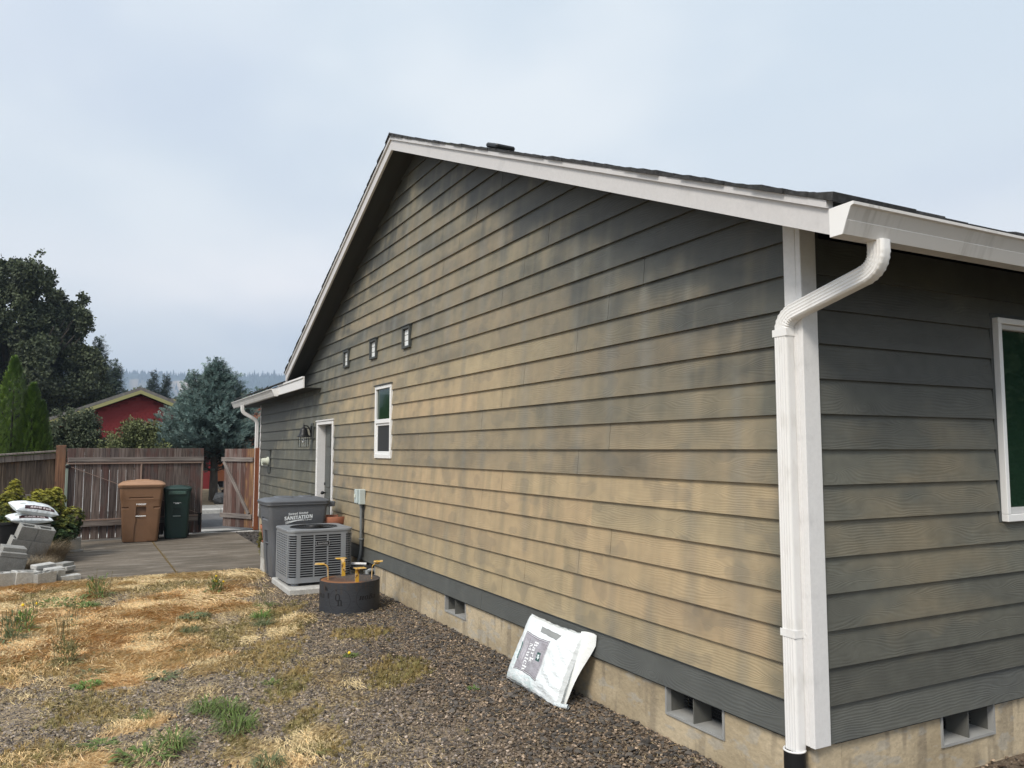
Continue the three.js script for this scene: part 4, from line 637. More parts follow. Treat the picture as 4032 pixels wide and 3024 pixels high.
const yardMap = colTex(2048, 2048, (u, v) => {
  const x = lerp(GX0, GX1, u), z = lerp(GZ1, GZ0, v), c = cover(x, z);
  const sp = hash(u * 2048, v * 2048, 4), m = fbm(x * 3, z * 3, 4, 411), f = fbm(x * 40, z * 40, 2, 413);
  const brown = sst(-1.6, -0.4, x + (m - 0.5));
  let col = mix3([0.22, 0.17, 0.12], [0.125, 0.09, 0.06], brown); const k = 0.5 + 0.9 * f * (0.5 + sp); col = [col[0] * k, col[1] * k, col[2] * k];
  if (sp > 0.93) col = mix3(col, [0.28, 0.24, 0.2], 0.6);
  const fib = fbm(x * 14 + z * 3, z * 55, 3, 417), fb2 = fbm(x * 60, z * 16 - x * 9, 3, 419), sx = clamp((fib * fb2) * 3.0);
  col = mix3(col, mix3([0.44, 0.255, 0.105], [0.76, 0.52, 0.25], sx), c.s * 0.9);
  col = mix3(col, mix3([0.26, 0.18, 0.09], [0.60, 0.46, 0.23], sx), c.p * 0.85);
  col = mix3(col, mix3([0.085, 0.075, 0.025], [0.26, 0.20, 0.075], sx), c.o * 0.8);
  return col;
});
yardMap.wrapS = yardMap.wrapT = THREE.ClampToEdgeWrapping;
{
  const g = new THREE.PlaneGeometry(GX1 - GX0, GZ1 - GZ0, 150, 140); g.rotateX(-Math.PI / 2); g.translate((GX0 + GX1) / 2, 0, (GZ0 + GZ1) / 2);
  const p = g.attributes.position; for (let i = 0; i < p.count; i++) { const x = p.getX(i), z = p.getZ(i); const edge = sst(-9.24, -8.9, z); p.setY(i, (0.03 * (fbm(x * 1.7, z * 1.7, 3, 421) - 0.5) + 0.012 * cover(x, z).s) * edge - 0.004); } g.computeVertexNormals();
  structure('yard_ground', g, std({ map: yardMap, roughness: 0.97, bumpMap: greyTex(512, 512, (u, v) => 0.6 * fbm(u * 60, v * 60, 3, 431, 60, 60) + 0.4 * hash(u * 512, v * 512, 3), [9, 9]), bumpScale: 0.012 }));
  const base = new THREE.PlaneGeometry(6000, 6000, 1, 1); base.rotateX(-Math.PI / 2); base.translate(0, -0.16, 0);
  structure('ground', base, std({ map: colTex(256, 256, (u, v) => { const n = fbm(u * 6, v * 6, 4, 441, 6, 6); return [0.10 + 0.08 * n, 0.09 + 0.06 * n, 0.05 + 0.02 * n]; }, [900, 900]), roughness: 1 }));
}
const inYard = (x, z) => !(x > 0 && z < 0) && !(Math.hypot(x + 0.595, z + 5.845) < 0.33) && !(x > -1.04 && x < -0.15 && z > -7.93 && z < -6.85);
function stoneGeo(s, flat) { const g = new THREE.IcosahedronGeometry(1, 0); const p = g.attributes.position; const key = new Map(); for (let i = 0; i < p.count; i++) { const k = [p.getX(i), p.getY(i), p.getZ(i)].map(t => t.toFixed(2)).join(); if (!key.has(k)) key.set(k, [0.7 + 0.6 * hash(key.size, s, 1), 0.7 + 0.6 * hash(key.size, s, 2), 0.7 + 0.6 * hash(key.size, s, 3)]); const q = key.get(k); p.setXYZ(i, p.getX(i) * q[0], p.getY(i) * q[1] * flat, p.getZ(i) * q[2] * 0.8); } g.computeVertexNormals(); return boxUV(g); }
{
  seed(51); const lists = [[], [], []], bark = [];
  for (let i = 0; i < 190000; i++) {
    const near = rnd() < 0.75; const x = near ? rr(-4.4, 0.02) : rr(-7, 6), z = near ? rr(-9.2, 0.3) : rr(-9.2, 4.5);
    const dens = z > -5 ? 1 : 0.72; if (rnd() > dens || !inYard(x, z)) continue;
    const c = cover(x, z); const hide = Math.max(c.s * 0.96, c.p * 0.85, c.o * 0.82); if (rnd() < hide) continue;
    const br = sst(-1.7, -0.5, x + rr(-0.4, 0.4)), t = rnd(); let k = 0.05 + 0.16 * Math.pow(rnd(), 1.5); if (t > 0.94) k = rr(0.3, 0.5); else if (t > 0.75) k = rr(0.15, 0.27);
    const col = mix3([k * 1.09, k * 0.92, k * 0.79], [k * 1.12, k * 0.84, k * 0.60], br);
    const s = 0.0052 + 0.0085 * Math.pow(rnd(), 2.6);
    lists[i % 3].push([V3(x, 0.002 + s * 0.25, z), quat(rr(-0.5, 0.5), rr(0, 6.3), rr(-0.5, 0.5)), V3(s, s, s), rgb(...col)]);
  }
  const sm = std({ color: 0xffffff, roughness: 0.95 });
  const gv = new THREE.Group(); gv.name = 'gravel'; gv.userData = { kind: 'stuff', label: 'fine grey and brown gravel covering the yard', category: 'gravel' }; scene.add(gv);
  lists.forEach((l, i) => instances('gravel_stones', stoneGeo(i + 3, 0.62), sm, l, gv));
  for (let i = 0; i < 6500; i++) { const x = Math.min(-0.01, -Math.abs(rnd() + rnd() - 0.75) * 1.5), z = rr(-6.6, 0.2); if (!inYard(x, z) || rnd() < cover(x, z).o) continue; const k = rr(0.03, 0.11), s = 0.010 + 0.02 * Math.pow(rnd(), 2.5); bark.push([V3(x, 0.006 + s * 0.15, z), quat(rr(-0.35, 0.35), rr(0, 6.3), rr(-0.35, 0.35)), V3(s, s * rr(0.4, 0.8), s * rr(0.5, 1)), rgb(k * 1.08, k * 0.95, k * 0.84)]); }
  for (let i = 0; i < 2200; i++) { const x = rr(0.1, 5), z = rr(0.03, 2.6); const k = rr(0.02, 0.09), s = 0.010 + 0.02 * Math.pow(rnd(), 2); bark.push([V3(x, 0.004, z), quat(rr(-0.35, 0.35), rr(0, 6.3), rr(-0.35, 0.35)), V3(s, s * 0.6, s * 0.8), rgb(k * 1.3, k * 0.85, k * 0.6)]); }
  instances('bark_chips', stoneGeo(12, 0.35), sm, bark, gv);
  // straw: thin curved blades lying on the ground
  const blade = (len, w, curl, up) => { const n = 3, pos = [], idx = []; for (let i = 0; i <= n; i++) { const t = i / n, q = w * (1 - 0.75 * t) / 2; const x = len * (t - 0.5), y = up * Math.sin(Math.PI * Math.min(1, t * 0.9 + 0.05)), z = curl * (t - 0.5) * (t - 0.5) * 4; pos.push(x, y, z - q, x, y + q * 0.6, z + q); } for (let i = 0; i < n; i++) { const a = i * 2; idx.push(a, a + 1, a + 2, a + 1, a + 3, a + 2); } const g = new THREE.BufferGeometry(); g.setAttribute('position', new THREE.Float32BufferAttribute(pos, 3)); g.setIndex(idx); g.computeVertexNormals(); return boxUV(g); };
  const sl = [[], [], []]; const wm = std({ color: 0xffffff, roughness: 0.8, side: THREE.DoubleSide });
  for (let i = 0; i < 520000; i++) {
    const x = rnd() < 0.86 ? rr(-4.5, -0.05) : rr(-7, -0.05), z = rr(-9.22, -0.1); if (!inYard(x, z)) continue;
    const c = cover(x, z), d = Math.max(c.s, c.p * 0.8, 0.06 + 0.30 * sst(-0.9, -2, x)); if (rnd() > d) continue;
    const pale = rnd() < 0.25 + c.p / (c.s + c.p + 0.05) || (c.s < 0.2 && rnd() < 0.7); const k = rr(0.42, 1.35), v = fbm(x * 1.6, z * 1.6, 3, 433);
    const kk2 = 0; const col = pale ? [0.74 * k, 0.58 * k, 0.32 * k] : mix3([0.70 * k, 0.42 * k, 0.175 * k], [0.84 * k, 0.61 * k, 0.31 * k], clamp((v - 0.35) * 2.6 + rr(-0.25, 0.25)));
    const lone = Math.max(c.s, c.p) < 0.3; const dir = Math.PI * 0.12 + (fbm(x * 3, z * 3, 2, 437) - 0.5) * 5 + rr(-0.8, 0.8) * (lone ? 4 : 1), s = (lone ? rr(0.22, 0.5) : rr(0.5, 1.15)) * lerp(1, 0.62, sst(-6, -3, z));
    sl[i % 3].push([V3(x, rr(0.004, 0.022), z), quat(rr(-0.3, 0.3), dir, rr(-0.16, 0.16)), V3(s, s, s), rgb(...col)]);
  }
  const ll = []; for (let i = 0; i < 26000; i++) { const x = rr(-4.5, -0.6), z = rr(-9.2, -1.2), c = cover(x, z); if (!inYard(x, z) || rnd() > Math.max(c.s, c.p) * lerp(1, 0.22, sst(-7, -4.5, z))) continue; const k = rr(0.6, 1.05), s = rr(0.6, 1.1) * lerp(1, 0.6, sst(-7, -3.5, z)); ll.push([V3(x, rr(0.012, 0.03), z), quat(rr(-0.3, 0.3), Math.PI * 0.12 + (fbm(x * 2, z * 2, 2, 439) - 0.5) * 5 + rr(-0.9, 0.9), rr(-0.12, 0.12)), V3(s, s, s), rgb(0.86 * k, rr(0.60, 0.68) * k, rr(0.30, 0.40) * k)]); }
  const sw = new THREE.Group(); sw.name = 'straw'; sw.userData = { kind: 'stuff', label: 'matted orange and pale dead grass on the ground', category: 'dead grass' }; scene.add(sw);
  [[0.10, 0.0052, 0.014, 0.014], [0.075, 0.0048, -0.016, 0.02], [0.14, 0.0056, 0.02, 0.010]].forEach((p, i) => instances('straw_blades', blade(...p), wm, sl[i], sw));
  instances('straw_blades_003', blade(0.17, 0.0062, 0.025, 0.016), wm, ll, sw);
  // dry moss and short olive grass: little tufts of upright blades
  const tuftGeo = (n, h, s) => { const L = []; for (let i = 0; i < n; i++) { const a = hash(i, s, 1) * 6.3, r = 0.018 * hash(i, s, 2), b = hash(i, s, 3) * 6.3, k = 0.5 + 0.6 * hash(i, s, 4), hh = h * k, lean = 0.6 * hh, w = 0.0016; const x = r * Math.cos(a), z = r * Math.sin(a), dx = Math.cos(b), dz = Math.sin(b); const g = new THREE.BufferGeometry(); g.setAttribute('position', new THREE.Float32BufferAttribute([x - dz * w, 0, z + dx * w, x + dz * w, 0, z - dx * w, x + dx * lean * 0.4 - dz * w * 0.7, hh * 0.65, z + dz * lean * 0.4 + dx * w * 0.7, x + dx * lean * 0.4 + dz * w * 0.7, hh * 0.65, z + dz * lean * 0.4 - dx * w * 0.7, x + dx * lean, hh, z + dz * lean], 3)); g.setIndex([0, 1, 2, 1, 3, 2, 2, 3, 4]); g.computeVertexNormals(); L.push(g); } return boxUV(merge(L)); };
  const ol = [[], []];
  for (let i = 0; i < 65000; i++) { const x = rr(-4.6, -0.1), z = rr(-9.22, -0.2); if (!inYard(x, z)) continue; const c = cover(x, z); if (rnd() > c.o * 0.75 + 0.012 * sst(-0.7, -1.6, x)) continue; const k = rr(0.6, 1.2), t = clamp(fbm(x * 2.5, z * 2.5, 3, 443) * 2.2 - 0.6 + rr(-0.3, 0.3)); const col = mix3([0.40 * k, 0.275 * k, 0.105 * k], [0.20 * k, 0.18 * k, 0.06 * k], t); const s = rr(0.5, 1.2); ol[i % 2].push([V3(x, 0, z), quat(rr(-0.2, 0.2), rr(0, 6.3), rr(-0.2, 0.2)), V3(s, s * rr(0.6, 1.1), s), rgb(...col)]); }
  const mo = new THREE.Group(); mo.name = 'dry_moss'; mo.userData = { kind: 'stuff', label: 'low olive and tan dried moss patches between the gravel', category: 'moss' }; scene.add(mo);
  ol.forEach((l, i) => instances('moss_tufts', tuftGeo(13, 0.042, i + 1), wm, l, mo));
}
// ------------------------------------------------------------------ concrete patio, soil strip, street
const slabMat = std({ map: colTex(1024, 1024, (u, v) => { const x = u * 6, z = v * 6; const b = fbm(x * 0.9, z * 2.2, 5, 451), m = fbm(x * 3, z * 12, 4, 453), f = fbm(x * 30, z * 60, 3, 455); let c = mix3([0.095, 0.078, 0.058], [0.19, 0.158, 0.125], sst(0.3, 0.72, b * 0.5 + m * 0.5)); c = mix3(c, [0.24, 0.215, 0.185], sst(0.66, 0.8, m) * 0.6); c = mix3(c, [0.065, 0.055, 0.035], sst(0.6, 0.8, b) * 0.4); const k = 0.8 + 0.4 * f; return [c[0] * k, c[1] * k, c[2] * k]; }, [1 / 6, 1 / 6]), roughness: 0.93, bumpMap: fineBump, bumpScale: 0.006 });
{
  // two poured slabs meeting at a mossy joint that runs away from the camera
  const slab = (p, y) => { const s = new THREE.Shape(p.map(q => new THREE.Vector2(q[0], -q[1]))); const g = new THREE.ExtrudeGeometry(s, { depth: 0.14, bevelEnabled: true, bevelSize: 0.006, bevelThickness: 0.006, bevelSegments: 1 }); g.rotateX(-Math.PI / 2); g.translate(0, y - 0.146, 0); return boxUV(g); };
  const J0 = [-2.06, -9.12], J1 = [-2.15, -14.75];
  structure('patio', [slab([[-6.5, -9.12], [J0[0] - 0.015, -9.12], [-2.128, -12.25], [-3.2, -12.19], [-6.5, -12.3]], 0.022), slab([[-6.5, -12.307], [-3.2, -12.197], [-2.128, -12.257], [J1[0] - 0.015, J1[1]], [-6.5, -14.75]], 0.0215), slab([[J0[0] + 0.015, -9.12], [-0.96, -9.155], [-0.52, -9.45], [-0.50, -12.1], [-1.3, -12.17], [-2.097, -12.25]], 0.020), slab([[-2.097, -12.257], [-1.3, -12.177], [-0.50, -12.107], [-0.50, -14.65], [-0.62, -14.75], [J1[0] + 0.015, J1[1]]], 0.0205)], slabMat).userData.label = 'old stained concrete patio';
  structure('sidewalk', slab([[-9, -14.77], [4, -14.77], [4, -15.62], [-9, -15.62]], 0.012), M.concretePale);
  structure('soil_strip', bb(-0.515, 0.0, -0.1, 0.004, -14.76, -9.26), std({ map: colTex(256, 256, (u, v) => { const n = fbm(u * 30, v * 30, 3, 461, 30, 30); return [0.03 + 0.07 * n, 0.026 + 0.055 * n, 0.022 + 0.045 * n]; }, [2, 2]), roughness: 1, bumpMap: fineBump, bumpScale: 0.02 }));
  seed(61); const ch = []; for (let i = 0; i < 900; i++) { const s = 0.012 + 0.02 * rnd(), k = rr(0.025, 0.1); ch.push([V3(rr(-0.49, -0.02), 0.008, rr(-14.7, -9.3)), quat(rr(-0.5, 0.5), rr(0, 6.3), rr(-0.5, 0.5)), V3(s, s * 0.7, s), rgb(k, k * 0.9, k * 0.85)]); }
  const st = instances('soil_chips', stoneGeo(21, 0.5), std({ color: 0xffffff, roughness: 1 }), ch, scene); st.userData.label = 'dark chips on the soil beside the house wall'; st.userData.category = 'bark chips';
  // moss and dry needles lying in the joint, and a crack across
  const ml = []; for (let i = 0; i < 1500; i++) { const t = rnd(), x = lerp(J0[0], J1[0], t) + rr(-0.03, 0.03) * (0.45 + 0.8 * vn(t * 40, 3, 5) + (rnd() > 0.85 ? 0.6 : 0)), z = lerp(J0[1], J1[1], t); const k = rr(0.6, 1.2), s = rr(0.006, 0.016); ml.push([V3(x, 0.016, z), quat(rr(-0.5, 0.5), rr(0, 6.3), rr(-0.5, 0.5)), V3(s, s * 0.7, s), rgb(0.15 * k, 0.105 * k, 0.045 * k)]); }
  const mj = instances('joint_moss', stoneGeo(22, 0.6), std({ color: 0xffffff, roughness: 1 }), ml, scene); mj.userData.label = 'brown moss filling the joint of the patio slabs'; mj.userData.category = 'moss';
  // street, kerb, far pavement
  structure('road', bb(-120, 60, -0.15, -0.03, -20.55, -15.63), std({ map: colTex(512, 512, (u, v) => { const n = fbm(u * 8, v * 2, 4, 471, 8, 2), f = fbm(u * 120, v * 120, 2, 473, 120, 120); const k = (0.075 + 0.07 * n) * (0.75 + 0.5 * f); return [k, k * 0.985, k]; }, [0.25, 0.25]), roughness: 0.9, bumpMap: fineBump, bumpScale: 0.004 }));
  const kerbs = []; for (let x = -60; x < 40; x += 3) kerbs.push(prismX([[-20.56, -0.05], [-20.56, 0.07], [-20.60, 0.10], [-20.78, 0.105], [-20.78, -0.05]], x + 0.008, x + 2.992));
  structure('kerb', kerbs, M.concretePale);
  const pv = []; for (let x = -60; x < 40; x += 1.5) pv.push(bb(x + 0.006, x + 1.494, -0.05, 0.11, -22.1, -20.79)); structure('pavement', pv, M.concrete);
  const far = new THREE.PlaneGeometry(140, 10, 140, 20); far.rotateX(-Math.PI / 2); far.translate(0, 0, -27.1); { const p = far.attributes.position; for (let i = 0; i < p.count; i++) { const z = p.getZ(i), x = p.getX(i); p.setY(i, 0.09 + 0.26 * sst(-22.1, -25.5, z) + 0.10 * (fbm(x * 0.9, z * 0.9, 3, 481) - 0.5)); } far.computeVertexNormals(); }
  structure('front_garden', far, std({ map: colTex(512, 512, (u, v) => { const n = fbm(u * 12, v * 12, 4, 485, 12, 12), f = fbm(u * 90, v * 90, 2, 487, 90, 90); return mix3([0.12, 0.09, 0.055], [0.36, 0.29, 0.19], clamp(n * 0.6 + f * 0.5 - 0.05)); }, [20, 2]), roughness: 1, bumpMap: fineBump, bumpScale: 0.03 }));
}
// ------------------------------------------------------------------ weathered wood
function woodTex(s, base, dark, red, peel) { return colTex(256, 1024, (u, v) => { const g = fbm(u * 26, v * 5, 4, s, 26, 5), w = fbm(u * 90, v * 9, 3, s + 3, 90, 9), b = fbm(u * 3, v * 4, 4, s + 5, 3, 4), kx = (u * 3) % 1, kn = Math.exp(-Math.pow((kx - 0.5) / 0.16, 2) - Math.pow((((v * 3.1) % 1) - 0.5) / 0.05, 2)) * (hash(Math.floor(u * 3), Math.floor(v * 3.1), s) > 0.55 ? 1 : 0); let c = mix3(dark, base, sst(0.25, 0.75, g * 0.65 + w * 0.35)); c = mix3(c, red, sst(0.52, 0.72, b) * peel); c = mix3(c, [0.05, 0.03, 0.025], kn * 0.7); const k = 0.8 + 0.4 * w; return [c[0] * k, c[1] * k, c[2] * k]; }, [1 / 0.42, 1 / 1.8]); }
const woodBump = greyTex(256, 512, (u, v) => 0.6 * fbm(u * 30, v * 5, 3, 511, 30, 5) + 0.4 * fbm(u * 90, v * 10, 2, 513, 90, 10), [1 / 0.42, 1 / 1.8]);
const wood = (t, r = 0.9) => std({ map: t, roughness: r, bumpMap: woodBump, bumpScale: 0.004 });
const gateWoods = [wood(woodTex(520, [0.165, 0.130, 0.115], [0.058, 0.042, 0.036], [0.11, 0.052, 0.042], 0.4)), wood(woodTex(530, [0.205, 0.165, 0.147], [0.075, 0.053, 0.046], [0.14, 0.055, 0.04], 0.25)), wood(woodTex(540, [0.13, 0.105, 0.097], [0.048, 0.035, 0.032], [0.12, 0.052, 0.042], 0.55))];
const fenceWoods = [wood(woodTex(550, [0.175, 0.130, 0.095], [0.055, 0.038, 0.028], [0.19, 0.085, 0.038], 0.5)), wood(woodTex(560, [0.125, 0.095, 0.074], [0.042, 0.030, 0.023], [0.16, 0.07, 0.032], 0.5))];
const greyWood = wood(woodTex(570, [0.27, 0.235, 0.215], [0.11, 0.09, 0.08], [0.18, 0.13, 0.11], 0.2));
const redWoods = [wood(woodTex(580, [0.115, 0.055, 0.042], [0.05, 0.025, 0.02], [0.20, 0.15, 0.135], 0.6)), wood(woodTex(590, [0.19, 0.145, 0.13], [0.08, 0.05, 0.04], [0.11, 0.048, 0.035], 0.7)), wood(woodTex(600, [0.30, 0.17, 0.08], [0.10, 0.045, 0.025], [0.11, 0.048, 0.035], 0.9))];
const postWood = wood(woodTex(610, [0.205, 0.105, 0.06], [0.10, 0.048, 0.028], [0.14, 0.085, 0.06], 0.5));
const rustPost = wood(woodTex(620, [0.24, 0.075, 0.028], [0.12, 0.036, 0.015], [0.19, 0.06, 0.025], 0.4), 0.7);
const steel = std({ color: rgb(0.30, 0.215, 0.175), roughness: 0.6, metalness: 0.2 });
{
  // the big gate leaf stands open; local x runs along it, z faces the yard
  const A = V3(-3.60, 0, -14.04), B = V3(-1.175, 0, -14.50), len = A.distanceTo(B), turn = -Math.atan2(B.z - A.z, B.x - A.x);
  const Gt = thing('wooden_gate', 'wide weathered plank gate on a steel frame behind the brown and green bins', 'gate', [A.x, 0, A.z], turn);
  const n = 17, step = len / n; seed(71);
  for (let i = 0; i < n; i++) { const w = step - (i > 0 && i < 8 ? rr(0.007, 0.013) : rr(0.002, 0.005)); const g = cbox(step - 0.002, 1.70 + rr(-0.008, 0.008), 0.018, 0.003); { const p = g.attributes.position, gap = (step - w) * 1.15; for (let k = 0; k < p.count; k++) p.setX(k, p.getX(k) * (1 - gap / step * (0.5 - p.getY(k) / 1.7))); } g.translate((i + 0.5) * step, 0.055 + 0.855, 0); { const uv = g.attributes.uv; for (let k = 0; k < uv.count; k++) uv.setXY(k, uv.getX(k) + i * 0.137, uv.getY(k) + hash(i, 3, 1) * 1.7); } part('board', g, gateWoods[Math.floor(rnd() * 3)], Gt); }
  const rail = (y, x0, x1, h, m) => { const g = cbox(x1 - x0, h, 0.038, 0.003); xf(g, 0, 0, 0); g.translate((x0 + x1) / 2, y, 0.029); const uv = g.attributes.uv; for (let k = 0; k < uv.count; k++) { const a = uv.getX(k); uv.setXY(k, uv.getY(k) * 1.2, a); } return part('rail', g, m, Gt); };
  rail(1.545, 0.02, len - 0.005, 0.085, greyWood); rail(0.35, -0.01, len - 0.02, 0.10, greyWood);
  part('frame_bar', [bb(-0.005, len - 0.01, 1.462, 1.492, 0.0095, 0.04, 0.002), bb(len * 0.52 - 0.014, len * 0.52 + 0.014, 0.41, 1.461, 0.0095, 0.035, 0.002), bb(len - 0.04, len - 0.012, 0.41, 1.461, 0.0095, 0.035, 0.002), bb(0, len - 0.03, 0.405, 0.43, 0.0095, 0.05, 0.002)], steel, Gt);
  part('frame_post', bb(-0.02, 0.022, 0.1, 1.46, 0.01, 0.052, 0.003), std({ color: rgb(0.26, 0.31, 0.265), roughness: 0.6 }), Gt, 'pale green steel hinge post of the gate');
  part('brace_cable', tube([[0.05, 1.42, 0.05], [len - 0.1, 0.46, 0.05]], 0.006, 6, 4), steel, Gt);
  part('hinge', [bb(-0.13, 0.03, 1.405, 1.435, 0.02, 0.05, 0.003), bb(-0.02, 0.06, 1.39, 1.45, 0.051, 0.06, 0.003)], M.blackMetal, Gt);
  part('latch', [bb(len - 0.09, len - 0.03, 0.22, 0.46, 0.049, 0.056, 0.003), bb(len - 0.12, len - 0.01, 0.44, 0.46, 0.05, 0.07, 0.003), xf(cyl(0.012, 0.012, 0.3, 8), len - 0.06, 0.25, 0.066)], M.blackMetal, Gt);
}
{
  // the narrow leaf hangs on the red post by the house and stands ajar
  const A = V3(-0.11, 0, -14.84), B = V3(-0.60, 0, -15.72), len = 1.0, turn = -Math.atan2(B.z - A.z, B.x - A.x);
  const Gt = thing('narrow_gate', 'narrow gate with peeling red brown planks and a diagonal brace beside the house', 'gate', [A.x, 0, A.z], turn);
  const n = 7, step = len / n; seed(73); const sag = 0.022;
  for (let i = 0; i < n; i++) { const g = cbox(step - rr(0.003, 0.007), 1.69, 0.018, 0.003); g.translate((i + 0.5) * step, 0.065 + 0.845 - i * sag * 0.3 * step, 0); const uv = g.attributes.uv; for (let k = 0; k < uv.count; k++) uv.setXY(k, uv.getX(k) + i * 0.171, uv.getY(k) + hash(i, 5, 1) * 1.7); part('board', g, i < 2 ? redWoods[2] : i > 4 ? redWoods[1] : redWoods[i % 2], Gt); }
  // yard-facing side is local +z or -z depending on the turn: rails go on the side of the camera
  const S = -1; const rail = (y, h) => { const g = cbox(len + 0.05, h, 0.038, 0.003); g.translate(len / 2 + 0.035, y, S * 0.029); const uv = g.attributes.uv; for (let k = 0; k < uv.count; k++) { const a = uv.getX(k); uv.setXY(k, uv.getY(k) * 1.2, a); } part('rail', g, greyWood, Gt); };
  rail(1.52, 0.092); rail(0.305, 0.098);
  part('brace', bar([len - 0.01, 1.47, S * 0.028], [0.12, 0.36, S * 0.028], 0.075, 0.036, V3(0, 0, 1)), greyWood, Gt);
}
solo('gate_post', cbox(0.10, 1.74, 0.10, 0.004).translate(-0.055, 0.9, -14.82), rustPost, 'bright rust red gate post against the house corner', 'post');
{
  // side fence, falling slightly towards the left
  const A = V3(-3.66, 0, -12.88), B = V3(-7.67, 0, -11.6), len = A.distanceTo(B), turn = -Math.atan2(B.z - A.z, B.x - A.x);
  const F = thing('side_fence', 'weathered brown board fence with a flat top rail running left from the gate', 'fence', [A.x, 0, A.z], turn);
  const S = -1, fall = x => -0.072 * x; seed(77); const n = Math.floor(len / 0.147);
  for (let i = 0; i < n; i++) { const x = (i + 0.5) * 0.147 + 0.07; const g = cbox(0.1462, 1.66, 0.018, 0.003); g.translate(x, 0.83 + fall(x), S * (-0.01 - 0.006 * hash(i, 2, 6))); const uv = g.attributes.uv; for (let k = 0; k < uv.count; k++) uv.setXY(k, uv.getX(k) + i * 0.151, uv.getY(k) + hash(i, 7, 1) * 1.7); part('board', g, fenceWoods[Math.floor(rnd() * 2)], F); }
  const rail = (y, h, t, dz, name) => { const g = cbox(len, h, t, 0.003); xf(g, 0, 0, 0, 0, 0, -0.0719); g.translate(len / 2 + 0.05, y + fall(len / 2 + 0.05), dz); part(name, g, greyWood, F); };
  rail(1.715, 0.03, 0.13, S * 0.02, 'top_cap'); rail(1.635, 0.10, 0.035, S * 0.022, 'rail'); rail(0.98, 0.09, 0.036, S * 0.022, 'rail');
}
solo('fence_post', cbox(0.15, 1.86, 0.14, 0.006).translate(-3.655, 0.88, -12.79), postWood, 'thick brown post where the side fence meets the gate', 'post');

// ------------------------------------------------------------------ concrete blocks by the fence
const blockBases = {};
function blockGeo(w, h, d) {                 // hollow block: two cells open to the top
  const k = [w, h, d].join(); if (blockBases[k]) return blockBases[k];
  const s = new THREE.Shape([[-w / 2, -d / 2], [w / 2, -d / 2], [w / 2, d / 2], [-w / 2, d / 2]].map(p => new THREE.Vector2(...p)));
  const t = 0.032, cells = w > 0.3 ? 2 : 1; for (let i = 0; i < cells; i++) { const cw = (w - t * (cells + 1)) / cells, x0 = -w / 2 + t + i * (cw + t); s.holes.push(new THREE.Path([[x0, -d / 2 + t], [x0 + cw, -d / 2 + t], [x0 + cw, d / 2 - t], [x0, d / 2 - t]].map(p => new THREE.Vector2(...p)))); }
  const g = new THREE.ExtrudeGeometry(s, { depth: h - 0.006, bevelEnabled: true, bevelSize: 0.003, bevelThickness: 0.003, bevelSegments: 1, bevelOffset: -0.003 }); g.rotateX(-Math.PI / 2); g.translate(0, 0.003, 0); return blockBases[k] = boxUV(g);
}
const PILE = 'concrete blocks heaped by the fence';
function block(label, w, h, d, pos, rot, mat = M.concrete, solid = false, group = PILE) {
  const g = solid ? cbox(w, h, d, 0.006).translate(0, h / 2, 0) : blockGeo(w, h, d);
  const o = solo('concrete_block', g, mat, label, 'concrete block', group); o.position.set(...pos); o.rotation.set(...rot, 'YXZ'); return o;
}
// leaning stack: tilted about its foot, broad faces to the yard
{
  const o = V3(-3.92, 0.0, -11.25), tilt = new THREE.Euler(0.34, 0.32, -0.24, 'YXZ'), q = new THREE.Quaternion().setFromEuler(tilt);
  const put = (label, x, y, w = 0.29, d = 0.15) => { const b = block(label, w, 0.20, d, [0, 0, 0], [0, 0, 0]); b.quaternion.copy(q); b.position.copy(V3(x, y, 0).applyQuaternion(q).add(o)); };
  put('hollow block at the top right of the leaning stack, its two slots facing up', -0.02, 0.405, 0.235); put('hollow block at the top left of the leaning stack, its slots facing up', -0.262, 0.405, 0.235);
  put('block in the middle right of the leaning stack', -0.03, 0.20, 0.26); put('block in the middle left of the leaning stack', -0.295, 0.20, 0.26);
  put('lowest block on the right of the leaning stack, half hidden by dry grass', -0.03, -0.005, 0.28); put('lowest block on the left of the leaning stack', -0.315, -0.005, 0.26);
}
{
  const o = V3(-4.16, 0.0, -10.15), q = new THREE.Quaternion().setFromEuler(new THREE.Euler(0.2, 0.35, -0.2, 'YXZ'));
  const put = (label, x, y, w, h, d, mat, solid) => { const b = block(label, w, h, d, [0, 0, 0], [0, 0, 0], mat, solid); b.quaternion.copy(q); b.position.copy(V3(x, y, 0).applyQuaternion(q).add(o)); };
  put('large tilted block in the left stack, at the photo edge', -0.02, 0.0, 0.36, 0.30, 0.25, M.concrete, true); put('weathered solid slab lying on the left stack', -0.03, 0.302, 0.33, 0.065, 0.26, M.concrete, true); put('brownish block behind, topping the left stack', -0.02, 0.305, 0.30, 0.12, 0.16, M.concrete, true);
}
block('front row block at the left edge with a slot in its end', 0.39, 0.20, 0.19, [-4.07, -0.015, -9.18], [0.0, 0.62, -0.06], M.concretePale);
block('front row block leaning left beside the broken one', 0.28, 0.19, 0.21, [-3.88, -0.012, -9.25], [0.04, 0.40, -0.10], M.concretePale);
